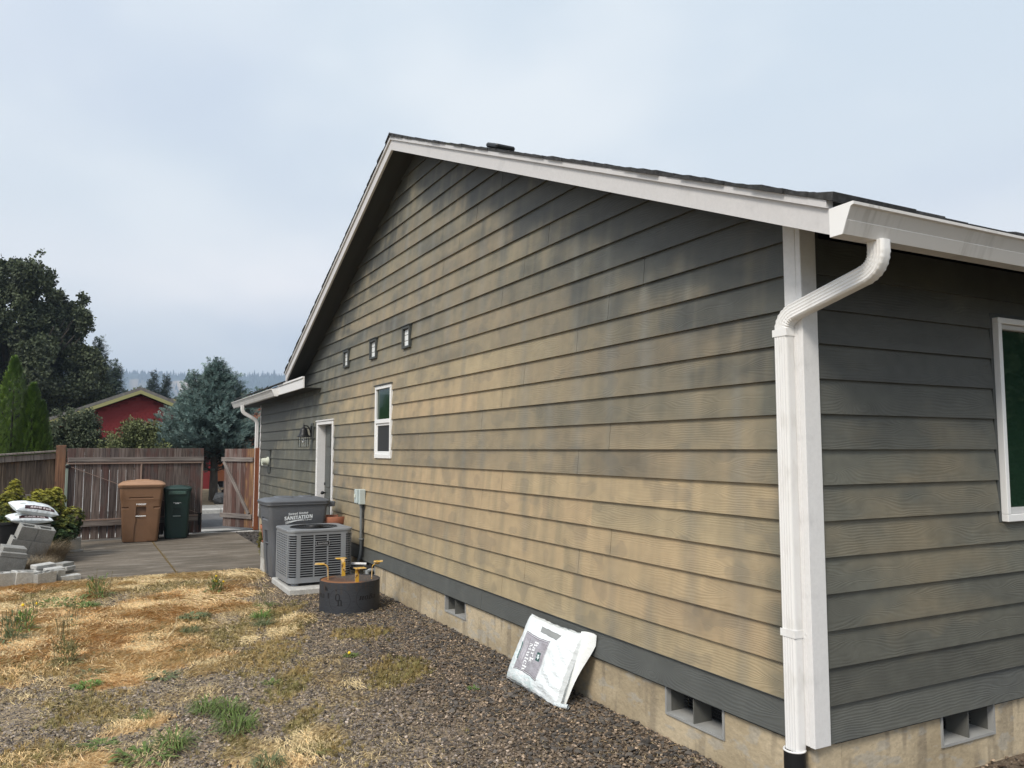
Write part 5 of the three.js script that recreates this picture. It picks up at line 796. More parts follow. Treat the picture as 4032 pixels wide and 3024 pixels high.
{ // broken block with a ragged top
  const s = new THREE.Shape(); s.moveTo(-0.11, 0); s.lineTo(0.11, 0); s.lineTo(0.11, 0.185); for (const [x, y] of [[0.08, 0.18], [0.05, 0.187], [0.02, 0.176], [-0.01, 0.172], [-0.03, 0.18], [-0.06, 0.165], [-0.08, 0.172], [-0.11, 0.168]]) s.lineTo(x, y);
  const g = new THREE.ExtrudeGeometry(s, { depth: 0.03, bevelEnabled: true, bevelSize: 0.003, bevelThickness: 0.003, bevelSegments: 1 }); const g2 = g.clone(); g2.translate(0, 0, -0.13); const g3 = box(0.03, 0.17, 0.12).translate(0.1, 0.085, -0.05), g4 = box(0.03, 0.155, 0.12).translate(-0.1, 0.078, -0.05);
  const o = solo('concrete_block', [boxUV(g), boxUV(g2), g3, g4], M.concrete, 'broken block with a ragged top edge in the front row', 'concrete block', PILE); o.position.set(-3.63, -0.01, -9.12); o.rotation.y = 0.42;
}
block('small grey block end behind the broken block', 0.10, 0.175, 0.14, [-3.49, -0.01, -9.32], [0, 0.42, 0], M.concrete, true);
block('flat pale paver with grooves at the right end of the front row', 0.245, 0.065, 0.13, [-3.37, 0.02, -9.32], [0, 0.38, 0.02], M.concretePale, true);
block('pale cap slab lying across the blocks behind the front row', 0.26, 0.055, 0.15, [-3.70, 0.14, -9.75], [0.05, 0.55, 0.04], M.concretePale, true);
block('block under the pale cap slab', 0.24, 0.14, 0.16, [-3.70, -0.01, -9.75], [0, 0.55, 0], M.concrete, true);
block('thin broken slab between the cap slab and the broken block', 0.22, 0.04, 0.14, [-3.56, 0.125, -9.52], [0.05, 0.5, 0.03], M.concretePale, true);
block('block under the thin broken slab', 0.17, 0.13, 0.14, [-3.56, -0.008, -9.56], [0, 0.5, 0], M.concrete, true);
block('dark paver of the little stack at the patio edge', 0.19, 0.045, 0.16, [-3.46, 0.118, -10.05], [0, 0.8, 0.02], M.concrete, true);
block('lower paver of the little stack at the patio edge', 0.20, 0.06, 0.17, [-3.44, 0.055, -10.02], [0, 1.0, 0], M.concretePale, true);
block('bottom paver of the little stack at the patio edge', 0.18, 0.03, 0.15, [-3.45, 0.023, -10.03], [0, 0.9, 0], M.concrete, true);
block('single hollow block standing alone on the patio', 0.235, 0.205, 0.19, [-3.44, 0.058, -12.55], [0, 0.46, 0]);
block('thin paver under the single block on the patio', 0.23, 0.034, 0.22, [-3.40, 0.023, -12.52], [0, 0.5, 0], M.concrete, true);
block('grey block propping the planter behind the leaning stack', 0.26, 0.24, 0.19, [-3.86, 0.34, -11.58], [0, 0.3, 0], M.concrete, true);
block('grey block lying under the propped block by the planter', 0.30, 0.34, 0.22, [-3.86, 0.0, -11.60], [0, 0.3, 0], M.concrete, true);
block('lower of the two blocks under the terracotta pot', 0.19, 0.205, 0.19, [-0.885, 0.0, -8.93], [0, 0.05, 0], M.concretePale, true, 'blocks under the plant pot');
block('upper of the two blocks under the terracotta pot', 0.19, 0.21, 0.19, [-0.89, 0.206, -8.93], [0, 0.02, 0], M.concrete, true, 'blocks under the plant pot');
// planter
{
  const P = thing('black_planter', 'black rectangular planter tub under the white mulch bags', 'planter', [-4.17, 0, -11.83], 0.25);
  part('tub', crease(loft([rrect(0.50, 0.30, 0.05, 0.22, 4), rrect(0.60, 0.38, 0.05, 0.585, 4), rrect(0.64, 0.42, 0.06, 0.59, 4), rrect(0.64, 0.42, 0.06, 0.625, 4), rrect(0.58, 0.36, 0.05, 0.626, 4), rrect(0.57, 0.35, 0.05, 0.56, 4)]), 0.5), std({ color: rgb(0.012, 0.012, 0.013), roughness: 0.5 }), P);
  part('stand', [bb(-0.28, -0.05, 0, 0.215, -0.14, 0.14, 0.005), bb(0.05, 0.28, 0, 0.215, -0.14, 0.14, 0.005)], M.concrete, P);
}
// ------------------------------------------------------------------ mulch bags
function pillow(w, h, t, o = {}) {           // bag lying in the x-y plane, bulging to +-z, with uv over its front
  const nx = 44, ny = 34, pos = [], uv = [], idx = []; const N = (nx + 1) * (ny + 1);
  for (const s of [1, -1]) for (let j = 0; j <= ny; j++) for (let i = 0; i <= nx; i++) {
    const u = i / nx, v = j / ny, a = 2 * u - 1, b = 2 * v - 1; const pa = 1 - Math.pow(Math.abs(a), o.pa ?? 2.6), pb = 1 - Math.pow(Math.abs(b), o.pb ?? 2.6);
    let z = s * t / 2 * Math.pow(Math.max(0, pa * pb), 0.42);
    const e = Math.pow(Math.max(0, pa * pb), 0.3); z += s * e * (0.010 * (fbm(u * 7 + (o.s ?? 0), v * 6, 3, 701) - 0.5) * 2 + 0.0045 * Math.sin((u * 9 + v * 16 + fbm(u * 4, v * 4, 2, 703 + (o.s ?? 0)) * 5) * 2.2) * sst(0.2, 0.9, o.fold ? u : 0.4));
    const sx = 1 - 0.05 * (1 - Math.abs(b)) * 0 - (o.pinch ?? 0.05) * (1 - b * b), sy = 1 - (o.pinch ?? 0.05) * (1 - a * a);
    let x = a * w / 2 * (1 - (o.pinch ?? 0.05) * (1 - b * b) * Math.abs(a)), y = b * h / 2 * (1 - (o.pinch ?? 0.05) * (1 - a * a) * Math.abs(b));
    x += 0.004 * (vn(v * 20, s, 709) - 0.5) * Math.abs(a) * 2; y += 0.004 * (vn(u * 20, s, 711) - 0.5) * Math.abs(b) * 2;
    pos.push(x, y, z); uv.push(s > 0 ? u : 1 - u, v);
  }
  for (let q = 0; q < 2; q++) for (let j = 0; j < ny; j++) for (let i = 0; i < nx; i++) { const a = q * N + j * (nx + 1) + i, b = a + 1, c = a + nx + 1, d = c + 1; q ? idx.push(a, d, b, a, c, d) : idx.push(a, b, d, a, d, c); }
  const front = idx.length / 2; const mk = (sl) => { const g = new THREE.BufferGeometry(); g.setAttribute('position', new THREE.Float32BufferAttribute(pos, 3)); g.setAttribute('uv', new THREE.Float32BufferAttribute(uv, 2)); g.setIndex(sl); g.computeVertexNormals(); return g.toNonIndexed(); };
  return [mk(idx.slice(0, front)), mk(idx.slice(front))];
}
const bagBump = greyTex(512, 512, (u, v) => 0.5 * fbm(u * 12 + v * 4, v * 22, 4, 721) + 0.5 * fbm(u * 50, v * 50, 2, 723), [1, 1]);
const bagWhite = std({ map: colTex(256, 256, (u, v) => { const n = fbm(u * 5, v * 5, 4, 725, 5, 5); return [0.64 + 0.08 * n, 0.70 + 0.07 * n, 0.725 + 0.06 * n]; }), roughness: 0.33, bumpMap: bagBump, bumpScale: 0.006 });
{
  const img = canvasTex(1024, 720, (c, W, H) => {
    c.fillStyle = '#dbe0e2'; c.fillRect(0, 0, W, H); for (let i = 0; i < 260; i++) { const y = H * (1 - Math.pow(hash(i, 11, 3), 3) * 0.5); c.fillStyle = `rgba(92,78,62,${0.05 + 0.12 * hash(i, 12, 3)})`; c.beginPath(); c.ellipse(hash(i, 13, 3) * W, y, 2 + 9 * hash(i, 14, 3), 1.5 + 4 * hash(i, 15, 3), 0, 0, 7); c.fill(); }
    for (let i = 0; i < 500; i++) { c.fillStyle = hash(i, 1, 3) > 0.5 ? 'rgba(160,205,205,0.06)' : 'rgba(255,255,255,0.10)'; c.fillRect(hash(i, 2, 3) * W * 0.55, H * (0.55 + 0.45 * hash(i, 3, 3)), 30 + 60 * hash(i, 4, 3), 8 + 20 * hash(i, 5, 3)); }
    // printed panel, its text running down the bag
    const bd = (k, st) => { c.beginPath(); c.moveTo(170 + k, 185 + k); c.quadraticCurveTo(400, 215 + k, 640 - k, 190 + k); c.quadraticCurveTo(612 - k, 380, 640 - k, 590 - k); c.quadraticCurveTo(400, 555 - k, 170 + k, 590 - k); c.quadraticCurveTo(198 + k, 380, 170 + k, 185 + k); st ? c.stroke() : c.fill(); };
    c.fillStyle = '#9d9ba2'; bd(0); const gr = [[170, '#a39aa2'], [330, '#8b8a90'], [500, '#938a92']]; for (const [x, col] of gr) { c.fillStyle = col; c.globalAlpha = 0.35; c.fillRect(x + 20, 215, 130, 345); } c.globalAlpha = 1;
    c.lineWidth = 5; c.strokeStyle = '#3c343c'; bd(0, true); c.lineWidth = 2.5; c.strokeStyle = '#efeff2'; bd(9, true); c.lineWidth = 4; c.strokeStyle = '#4a4048'; bd(16, true);
    c.save(); c.translate(405, 388); c.rotate(Math.PI / 2 - 0.03); c.textAlign = 'center'; c.textBaseline = 'middle'; c.fillStyle = '#eceef0'; c.strokeStyle = '#5a5058';
    c.font = 'bold 92px serif'; c.lineWidth = 3; c.strokeText('Bark', -40, -38); c.fillText('Bark', -40, -38); c.strokeText('Mulch', 30, 48); c.fillText('Mulch', 30, 48);
    c.fillStyle = 'rgba(236,238,240,0.75)'; for (let k = 0; k < 5; k++) c.fillRect(-140 + (k % 2) * 24, 112 + k * 17, 220 - (k % 3) * 40, 4); c.fillStyle = '#5a5058'; c.fillRect(-150, 96, 250, 4);
    c.fillStyle = '#264a45'; c.fillRect(-52, -170, 84, 62); c.fillStyle = '#dfe8ea'; for (let k = 0; k < 5; k++) { c.beginPath(); c.ellipse(-10 + Math.cos(k * 1.26) * 16, -139 + Math.sin(k * 1.26) * 12, 11, 8, k, 0, 7); c.fill(); } c.restore();
    c.fillStyle = '#2f5f5a'; c.save(); c.translate(176, 395); c.rotate(Math.PI / 2); c.fillRect(-90, -9, 180, 22); c.restore();
    c.fillStyle = '#8b8d8c'; c.beginPath(); c.moveTo(390, 78); c.lineTo(740, 92); c.lineTo(722, 150); c.lineTo(405, 132); c.closePath(); c.fill(); c.strokeStyle = '#5c5e5e'; c.lineWidth = 4; c.stroke();
  });
  img.flipY = true;
  const bagMat = std({ map: img, roughness: 0.33, bumpMap: bagBump, bumpScale: 0.005 });
  const Bg = thing('mulch_bag', 'white bark mulch bag with a dark printed panel leaning against the foundation', 'mulch bag', [-0.19, 0.0, -2.28], 0);
  const W = 0.72, H = 0.50; const [f, b] = pillow(W, H, 0.15, { pa: 3.4, pb: 3.0, pinch: 0.035, fold: true });
  // local frame: x along the wall towards the camera (+z world), y up the lean, front to the yard
  const ex = V3(0.03, -0.03, 0.72).normalize(), ey = V3(0.42, 0.82, 0.06).normalize(), ez = ex.clone().cross(ey).normalize(); ey.crossVectors(ez, ex);
  if (ez.x > 0) ez.negate();
  const place = (g, s) => { const p = g.attributes.position; for (let i = 0; i < p.count; i++) { const x = p.getX(i), y = p.getY(i), z = p.getZ(i); const k = (x / W + 0.5); const v = V3(0, 0.225 + 0.01, 0).addScaledVector(ex, x + 0.02 * (0.5 - y / H)).addScaledVector(ey, y * (1 + 0.06 * k)).addScaledVector(ez, z); p.setXYZ(i, v.x, Math.max(v.y, 0.003), v.z); } g.computeVertexNormals(); return g; };
  part('bag_front', place(f), bagMat, Bg); part('bag_back', place(b), bagWhite, Bg);
  // loose end of the bag folded beyond the fill, on the near side
  const fl = []; { const n = 14, m = 4, pos = [], idx = []; for (let i = 0; i <= n; i++) for (let j = 0; j <= m; j++) { const t = i / n, s = j / m; const y = lerp(-H * 0.50, H * 0.545, t) + 0.03 * s * t, x = W * 0.425 + s * lerp(0.055, 0.135, t), z = 0.012 - s * 0.055 + 0.010 * Math.sin(t * 7 + s * 5) * s + 0.02 * t * Math.sin(s * 3.1); const v = V3(0, 0.235, 0).addScaledVector(ex, x).addScaledVector(ey, y).addScaledVector(ez, z); pos.push(Math.min(v.x, 0.165), Math.max(v.y, 0.004), v.z); } for (let i = 0; i < n; i++) for (let j = 0; j < m; j++) { const a = i * (m + 1) + j; idx.push(a, a + 1, a + m + 1, a + 1, a + m + 2, a + m + 1); } const g = new THREE.BufferGeometry(); g.setAttribute('position', new THREE.Float32BufferAttribute(pos, 3)); g.setIndex(idx); g.computeVertexNormals(); fl.push(boxUV(g)); }
  part('bag_flap', fl, std({ color: rgb(0.74, 0.755, 0.74), roughness: 0.35, side: THREE.DoubleSide, bumpMap: bagBump, bumpScale: 0.004 }), Bg);
  part('bag_tail', [tube([[-0.11, 0.02, 0.335], [-0.085, 0.016, 0.385], [-0.06, 0.018, 0.43]], 0.016, 7, 12)], bagWhite, Bg);
}
{
  const strip = canvasTex(1024, 720, (c, W, H) => { c.fillStyle = '#e6ecf0'; c.fillRect(0, 0, W, H); c.fillStyle = '#3a1c1e'; c.fillRect(190, 20, 720, 110); c.save(); c.translate(540, 72); c.rotate(Math.PI); c.fillStyle = '#e6dcda'; c.font = 'bold 86px serif'; c.textAlign = 'center'; c.textBaseline = 'middle'; c.fillText('Bark Mulch', -30, 0); c.restore(); c.fillStyle = '#b9bdbb'; c.beginPath(); c.arc(170, 250, 70, 0, 7); c.fill(); });
  strip.flipY = false;
  const bm = std({ map: strip, roughness: 0.33, bumpMap: bagBump, bumpScale: 0.006 });
  const mk = (label, pos, rot, w, h, t, s) => { const B = thing('mulch_bag', label, 'mulch bag', pos, 0); B.rotation.set(...rot, 'YXZ'); const [f, b] = pillow(w, h, t, { pa: 2.4, pb: 2.6, pinch: 0.06, s }); f.rotateX(-Math.PI / 2); b.rotateX(-Math.PI / 2); part('bag_top', f, bm, B); part('bag_underside', b, bagWhite, B); return B; };
  mk('upper of two white mulch bags stacked on the planter, its dark strip showing', [-3.95, 0.815, -11.62], [0.22, 0.36, -0.20], 0.62, 0.42, 0.20, 3);
  mk('lower of two white mulch bags stacked on the planter', [-4.00, 0.675, -11.58], [0.10, 0.30, -0.07], 0.58, 0.40, 0.16, 9);
}
// ------------------------------------------------------------------ plants
const leafMat = (o = {}) => new THREE.MeshPhysicalMaterial({ color: 0xffffff, roughness: 0.75, side: THREE.DoubleSide, ...o });
const foliage = leafMat(), stemMat = std({ color: rgb(0.09, 0.085, 0.045), roughness: 0.9 }), barkMat = std({ map: colTex(128, 256, (u, v) => { const n = fbm(u * 10, v * 6, 4, 801, 10, 6); return [0.03 + 0.055 * n, 0.026 + 0.047 * n, 0.022 + 0.038 * n]; }), roughness: 1 });
function tris(list) { const g = new THREE.BufferGeometry(); g.setAttribute('position', new THREE.Float32BufferAttribute(list, 3)); g.computeVertexNormals(); return boxUV(g); }
function leafClump(n, R, L, W, s) {          // n pointed leaves in a ball
  const p = []; for (let i = 0; i < n; i++) { const a = hash(i, s, 1) * 6.28, c = hash(i, s, 2) * 2 - 1, r = R * Math.cbrt(hash(i, s, 3)), o = V3(Math.cos(a) * Math.sqrt(1 - c * c), c, Math.sin(a) * Math.sqrt(1 - c * c)).multiplyScalar(r); const d = V3(hash(i, s, 4) - 0.5, hash(i, s, 5) - 0.55, hash(i, s, 6) - 0.5).normalize(), t = V3(hash(i, s, 7) - 0.5, hash(i, s, 8) * 0.5, hash(i, s, 9) - 0.5).cross(d).normalize(); const l = L * (0.7 + 0.6 * hash(i, s, 10)), w = W * (0.7 + 0.6 * hash(i, s, 11)); const nrm = d.clone().cross(t); const A = o, B = o.clone().addScaledVector(d, l * 0.45).addScaledVector(t, w / 2).addScaledVector(nrm, l * 0.06), C = o.clone().addScaledVector(d, l), D = o.clone().addScaledVector(d, l * 0.45).addScaledVector(t, -w / 2).addScaledVector(nrm, l * 0.06); p.push(...A.toArray(), ...B.toArray(), ...C.toArray(), ...A.toArray(), ...C.toArray(), ...D.toArray()); } return tris(p);
}
function sprayGeo(n, L, s, spread = 0.42, flat = 0.8) {  // conifer spray: needles set along a short axis (+x)
  const p = []; for (let i = 0; i < n; i++) { const t = (i + 0.5) / n, x = L * t * 0.75, a = i * 2.4 + hash(i, s, 1), l = L * (spread + 0.18 * hash(i, s, 2)) * (1.05 - 0.55 * t), w = L * 0.055; const d = V3(0.75 + 0.3 * t, Math.cos(a) * flat * (1 - t * 0.4), Math.sin(a) * (1 - t * 0.4)).normalize(), q = V3(-d.y, d.x, 0.3).cross(d).normalize(); const A = V3(x, 0, 0), B = A.clone().addScaledVector(d, l * 0.6).addScaledVector(q, w), C = A.clone().addScaledVector(d, l), D = A.clone().addScaledVector(d, l * 0.6).addScaledVector(q, -w); p.push(...A.toArray(), ...B.toArray(), ...C.toArray(), ...A.toArray(), ...C.toArray(), ...D.toArray()); } return tris(p);
}
const dirQ = (d) => new THREE.Quaternion().setFromUnitVectors(V3(1, 0, 0), d.clone().normalize());
const vcol = (a, b, t, k) => { const c = mix3(a, b, clamp(t)); return rgb(c[0] * k, c[1] * k, c[2] * k); };
function limb(a, b, r0, r1, sag = 0) { const m = a.clone().lerp(b, 0.5); m.y += sag; const c = new THREE.QuadraticBezierCurve3(a, m, b), n = 6, rings = []; for (let i = 0; i <= n; i++) { const p = c.getPoint(i / n), t = c.getTangent(i / n), x = V3(0, 1, 0.13).cross(t).normalize(), y = t.clone().cross(x), r = lerp(r0, r1, i / n); const ring = []; for (let k = 0; k < 6; k++) ring.push(p.clone().addScaledVector(x, r * Math.cos(k * Math.PI / 3)).addScaledVector(y, r * Math.sin(k * Math.PI / 3))); rings.push(ring); } return boxUV(loft(rings)); }
function crown(T, geo, list, mat = foliage) { const m = instances('crown', geo, mat, list, T); return m; }
// conifer with drooping or level branches; R(y) gives the branch length
function conifer(T, H, y0, R, n, per, size, ca, cb, o = {}) {
  const list = [], limbs = []; const leaders = o.leaders ?? [[0, 0, H]];
  limbs.push(limb(V3(0, 0, 0), V3(0, H * 0.9, 0), o.trunk ?? 0.1, 0.015));
  for (const [lx, lz, lh] of leaders.slice(1)) limbs.push(limb(V3(0, lh * 0.45, 0), V3(lx, lh, lz), 0.05, 0.01));
  for (let i = 0; i < n; i++) {
    const L = leaders[i % 7 < 4 ? 0 : 1 + (i % (leaders.length - 1 || 1))] ?? leaders[0];
    const f = Math.pow(rnd(), o.bias ?? 0.8), y = lerp(y0, L[2], f), az = rnd() * 6.283; const side = L !== leaders[0] ? sst(L[2] * 0.55, L[2], y) : 0; if (L !== leaders[0] && y < L[2] * 0.5) continue;
    const len = (L === leaders[0] ? R(y) : Math.min(R(y * 0.98), (L[2] - y) * 0.5 + 0.06)) * rr(0.72, 1.06); const bx = L[0] * side, bz = L[1] * side;
    const a = V3(bx, y - len * (o.rise ?? 0.1) * 0.3, bz), d = V3(Math.cos(az), o.rise ?? 0.12, Math.sin(az)), b = a.clone().addScaledVector(d, len);
    if (len > 0.35 && i % 3 === 0) limbs.push(limb(a, b.clone().lerp(a, 0.25), 0.022, 0.006, 0.03));
    const m = Math.max(2, Math.round(per * len / Math.max(0.5, R(y0 + (H - y0) * 0.2))));
    for (let k = 0; k < m; k++) { const t = Math.pow(rnd(), 0.6), p = a.clone().lerp(b, t); p.y += (o.curl ?? 0.12) * len * t * t; p.add(V3(rr(-1, 1), rr(-0.7, 0.7), rr(-1, 1)).multiplyScalar(size * 0.7)); const dd = d.clone().add(V3(rr(-0.8, 0.8), rr(-0.35, 0.75) + (o.up ?? 0.2), rr(-0.8, 0.8))); const s = size * rr(0.7, 1.3); list.push([p, dirQ(dd), V3(s, s, s), vcol(ca, cb, t * 0.75 + rr(-0.3, 0.3), rr(0.75, 1.15))]); }
  }
  for (const [lx, lz, lh] of leaders) for (let k = 0; k < 14; k++) { const t = rnd(); list.push([V3(lx, lh - t * 0.4 * (o.tip ?? 1), lz), dirQ(V3(rr(-0.6, 0.6), 0.8, rr(-0.6, 0.6))), V3(size, size, size).multiplyScalar(0.5 + t * 0.5), vcol(ca, cb, 0.6, 1)]); }
  part('trunk', limbs, barkMat, T); crown(T, sprayGeo(o.needles ?? 11, 1, 5), list);
}
// blue spruce at the street
{
  seed(91); const T = thing('blue_spruce', 'dense blue green conifer with three tops growing across the street', 'tree', [0.1, 0.18, -23.1]);
  conifer(T, 4.2, 0.95, y => 2.3 * Math.pow(clamp(1 - (y - 1.2) / 3.2, 0.03, 1), 1.2) * sst(0.4, 1.5, y + 0.35), 900, 40, 0.22, [0.045, 0.075, 0.070], [0.20, 0.285, 0.255], { leaders: [[0.0, 0, 4.25], [-0.7, 0.2, 3.85], [0.55, 0.15, 3.9], [1.15, 0.5, 3.3], [-1.05, -0.1, 3.2]], trunk: 0.14, rise: 0.16, curl: 0.2, up: 0.35, needles: 13 });
}
// arborvitae behind the side fence
[[-5.55, -19.3, 3.9, 0.62, 'bright green columnar evergreen at the left photo edge behind the fence'], [-4.98, -20.0, 4.0, 0.56, 'tallest bright green columnar evergreen behind the side fence'], [-4.56, -19.9, 3.35, 0.46, 'shorter bright green columnar evergreen just right of the tallest one'], [-4.38, -20.1, 2.95, 0.36, 'rightmost and lowest of the bright green columnar evergreens']].forEach(([x, z, H, R, label], i) => {
  seed(101 + i); const T = thing('columnar_evergreen', label, 'tree', [x, 0, z], 0, 'columnar evergreens behind the fence'); const list = [];
  part('trunk', limb(V3(0, 0, 0), V3(0, H * 0.8, 0), 0.05, 0.01), barkMat, T);
  for (let k = 0; k < 3600; k++) { const t = Math.pow(rnd(), 0.9), y = 0.15 + t * (H - 0.2), r = R * Math.pow(1 - t, 0.62) * (0.85 + 0.3 * vn(t * 9, k % 12, 3)) * Math.sqrt(rr(0.35, 1)), a = rnd() * 6.283; const out = V3(Math.cos(a), 0, Math.sin(a)); const s = rr(0.13, 0.22) * (1 - 0.35 * t); list.push([V3(out.x * r * 1.15, y, out.z * r * 1.15), dirQ(V3(out.x * 0.45 + rr(-0.3, 0.3), 1.0, out.z * 0.45 + rr(-0.3, 0.3))), V3(s, s, s), vcol([0.05, 0.12, 0.012], [0.26, 0.38, 0.035], r / R * 0.55 + 0.45 * rnd(), rr(0.75, 1.1))]); }
  crown(T, sprayGeo(9, 1, 15 + i, 0.5, 0.35), list);
});
// broadleaf trees: blobs of leaf clumps around limbs
function leafy(T, blobs, n, geo, size, ca, cb, base, o = {}) {
  const list = [], limbs = []; const tot = blobs.reduce((s, b) => s + b[3] ** 2, 0);
  for (const [x, y, z, r] of blobs) { const c = V3(x, y, z); if (o.limbs !== false) { const st = V3(base.x + (x - base.x) * 0.12, lerp(base.y, y, o.fork ?? 0.45), base.z + (z - base.z) * 0.12); limbs.push(limb(st, st.clone().lerp(c, 0.8), (o.trunk ?? 0.2) * 0.45, 0.02, 0.1)); }
    const m = Math.round(n * r * r / tot); for (let k = 0; k < m; k++) { const d = V3(rr(-1, 1), rr(-1, 1), rr(-1, 1)); if (d.length() > 1 || d.length() < 0.01) { k--; continue; } const q = Math.pow(d.length(), 0.45); d.normalize(); const p = c.clone().addScaledVector(d, r * q * (0.72 + 0.5 * vn(d.x * 3 + x, d.y * 3 + d.z * 2 + y, 9))); if (vn(p.x / size * 0.3 + 7, p.y / size * 0.3 + p.z, 11) < (o.gap ?? 0.28)) continue; const s = size * rr(0.7, 1.3); list.push([p, quat(rr(0, 6.3), rr(0, 6.3), rr(0, 6.3)), V3(s, s, s), vcol(ca, cb, 0.5 + d.y * 0.25 + rr(-0.4, 0.4), rr(0.7, 1.15))]); } }
  limbs.push(limb(base.clone().setY(base.y0 ?? 0), base.clone().setY(lerp(base.y, blobs[0][1], 0.75)), o.trunk ?? 0.2, (o.trunk ?? 0.2) * 0.35)); part('trunk', limbs, barkMat, T); crown(T, geo, list);
}
{
  seed(111); const T = thing('broadleaf_tree', 'very large dark broadleaf tree behind the fence at the left', 'tree', [-6.8, 0, -49]); const k = 45 / 3109;
  const B = [[20, 1150, 110, 0], [150, 1130, 75, 1], [245, 1190, 62, -1], [312, 1190, 36, 0], [60, 1300, 150, 1], [215, 1310, 115, -1], [312, 1300, 62, 1], [375, 1295, 26, 0], [110, 1480, 170, 0], [280, 1470, 140, 1], [365, 1440, 60, 0], [60, 1640, 190, 1], [250, 1630, 165, -1], [395, 1590, 70, 0], [-120, 1250, 150, 0], [-150, 1500, 200, -1]].map(([u, v, r, dz]) => [(u - 130) * k * 0.886, 12.1 - (v - 1055) * k, (u - 130) * k * 0.464 + dz * 1.6, r * k]);
  { const m = B.length; for (let i = 0; i < 46; i++) { const b = B[i % m], a = rr(-0.3, 3.4), q = rr(0.85, 1.12); B.push([b[0] + Math.cos(a) * b[3] * q, b[1] + Math.sin(a) * b[3] * q, b[2] + rr(-1, 1), b[3] * rr(0.16, 0.34)]); } }
  leafy(T, B, 34000, leafClump(9, 0.5, 0.62, 0.40, 3), 0.29, [0.018, 0.026, 0.013], [0.075, 0.095, 0.042], Object.assign(V3(-0.6, 2.5, 0), { y0: -0.2 }), { trunk: 0.5, fork: 0.3, gap: 0.43 });
}
[[-3.2, -59.3, 9.6, 1.75, 'dark conical fir at the right side of the big broadleaf tree', [0.014, 0.028, 0.018], [0.045, 0.07, 0.045]], [-2.1, -63, 8.4, 1.35, 'narrow green fir with a thin top, right of the darker fir', [0.025, 0.045, 0.03], [0.075, 0.105, 0.07]], [1.75, -84.6, 9.7, 2.1, 'distant pointed fir behind the red house, left of a thinner one', [0.02, 0.035, 0.03], [0.05, 0.075, 0.06]], [2.9, -84.2, 9.4, 1.1, 'distant thin fir behind the red house roof', [0.02, 0.035, 0.03], [0.06, 0.085, 0.065]], [5.2, -82, 9.3, 2.2, 'distant pale green fir rising left of the blue green conifer', [0.04, 0.06, 0.045], [0.09, 0.12, 0.09]]].forEach(([x, z, H, R, label, ca, cb], i) => {
  seed(121 + i); const T = thing('fir_tree', label, 'tree', [x, -0.2, z]); conifer(T, H, 0.8, y => R * Math.pow(clamp(1 - y / H, 0.01, 1), 0.85), i < 2 ? 340 : 340, i < 2 ? 28 : 26, i < 2 ? 0.40 : 0.34, ca, cb, { trunk: 0.16, rise: -0.05, curl: 0.1, up: 0, tip: 2 });
});
[[0.15, 7.0, -74.2, 0.75, 'small distant round tree above the left slope of the red roof'], [-0.85, 6.6, -74.7, 0.85, 'distant bushy tree at the foot of the narrow fir'], [10.6, 7.2, -72, 1.2, 'distant light green tree right of the blue green conifer, above the far gutter'], [9.2, 6.9, -73, 1.2, 'distant green tree peeping out behind the right top of the blue green conifer']].forEach(([x, y, z, r, label], i) => { seed(131 + i); const T = thing('distant_tree', label, 'tree', [x, 0, z]); leafy(T, [[0, y - r * 0.9, 0, r], [r * 0.7, y - r * 1.6, 0, r * 1.1], [-r * 0.7, y - r * 1.7, 0.2, r * 1.1], [0, y - r * 3, 0, r * 1.6]], 900, leafClump(9, 0.5, 0.6, 0.4, 5), 0.4, [0.025, 0.042, 0.025], [0.07, 0.095, 0.055], Object.assign(V3(0, 1.5, 0), { y0: -0.2 }), { trunk: 0.15, gap: 0.2 }); });
// garden trees right of the house, mirrored in the eave window
[[9.5, 4.6, 4.6, 'leafy tree right of the house, mirrored in the eave window, the nearer one'], [13.5, 6.2, 5.4, 'tall leafy tree right of the house, mirrored in the middle of the eave window'], [15.5, 10.5, 5.0, 'leafy tree farthest from the eave window that mirrors it']].forEach(([x, z, H, label], i) => { seed(181 + i); const T = thing('garden_tree', label, 'tree', [x, -0.1, z]); leafy(T, [[0, H * 0.72, 0, 1.3], [-1.1, H * 0.5, 0.2, 1.2], [1.1, H * 0.52, -0.2, 1.2], [0.2, H * 0.32, 0.8, 1.2], [-0.3, H * 0.35, -0.9, 1.2]], 2600, leafClump(9, 0.5, 0.6, 0.4, 6), 0.3, [0.02, 0.035, 0.015], [0.07, 0.10, 0.04], Object.assign(V3(0, 0.6, 0), { y0: -0.1 }), { trunk: 0.14, gap: 0.2 }); });
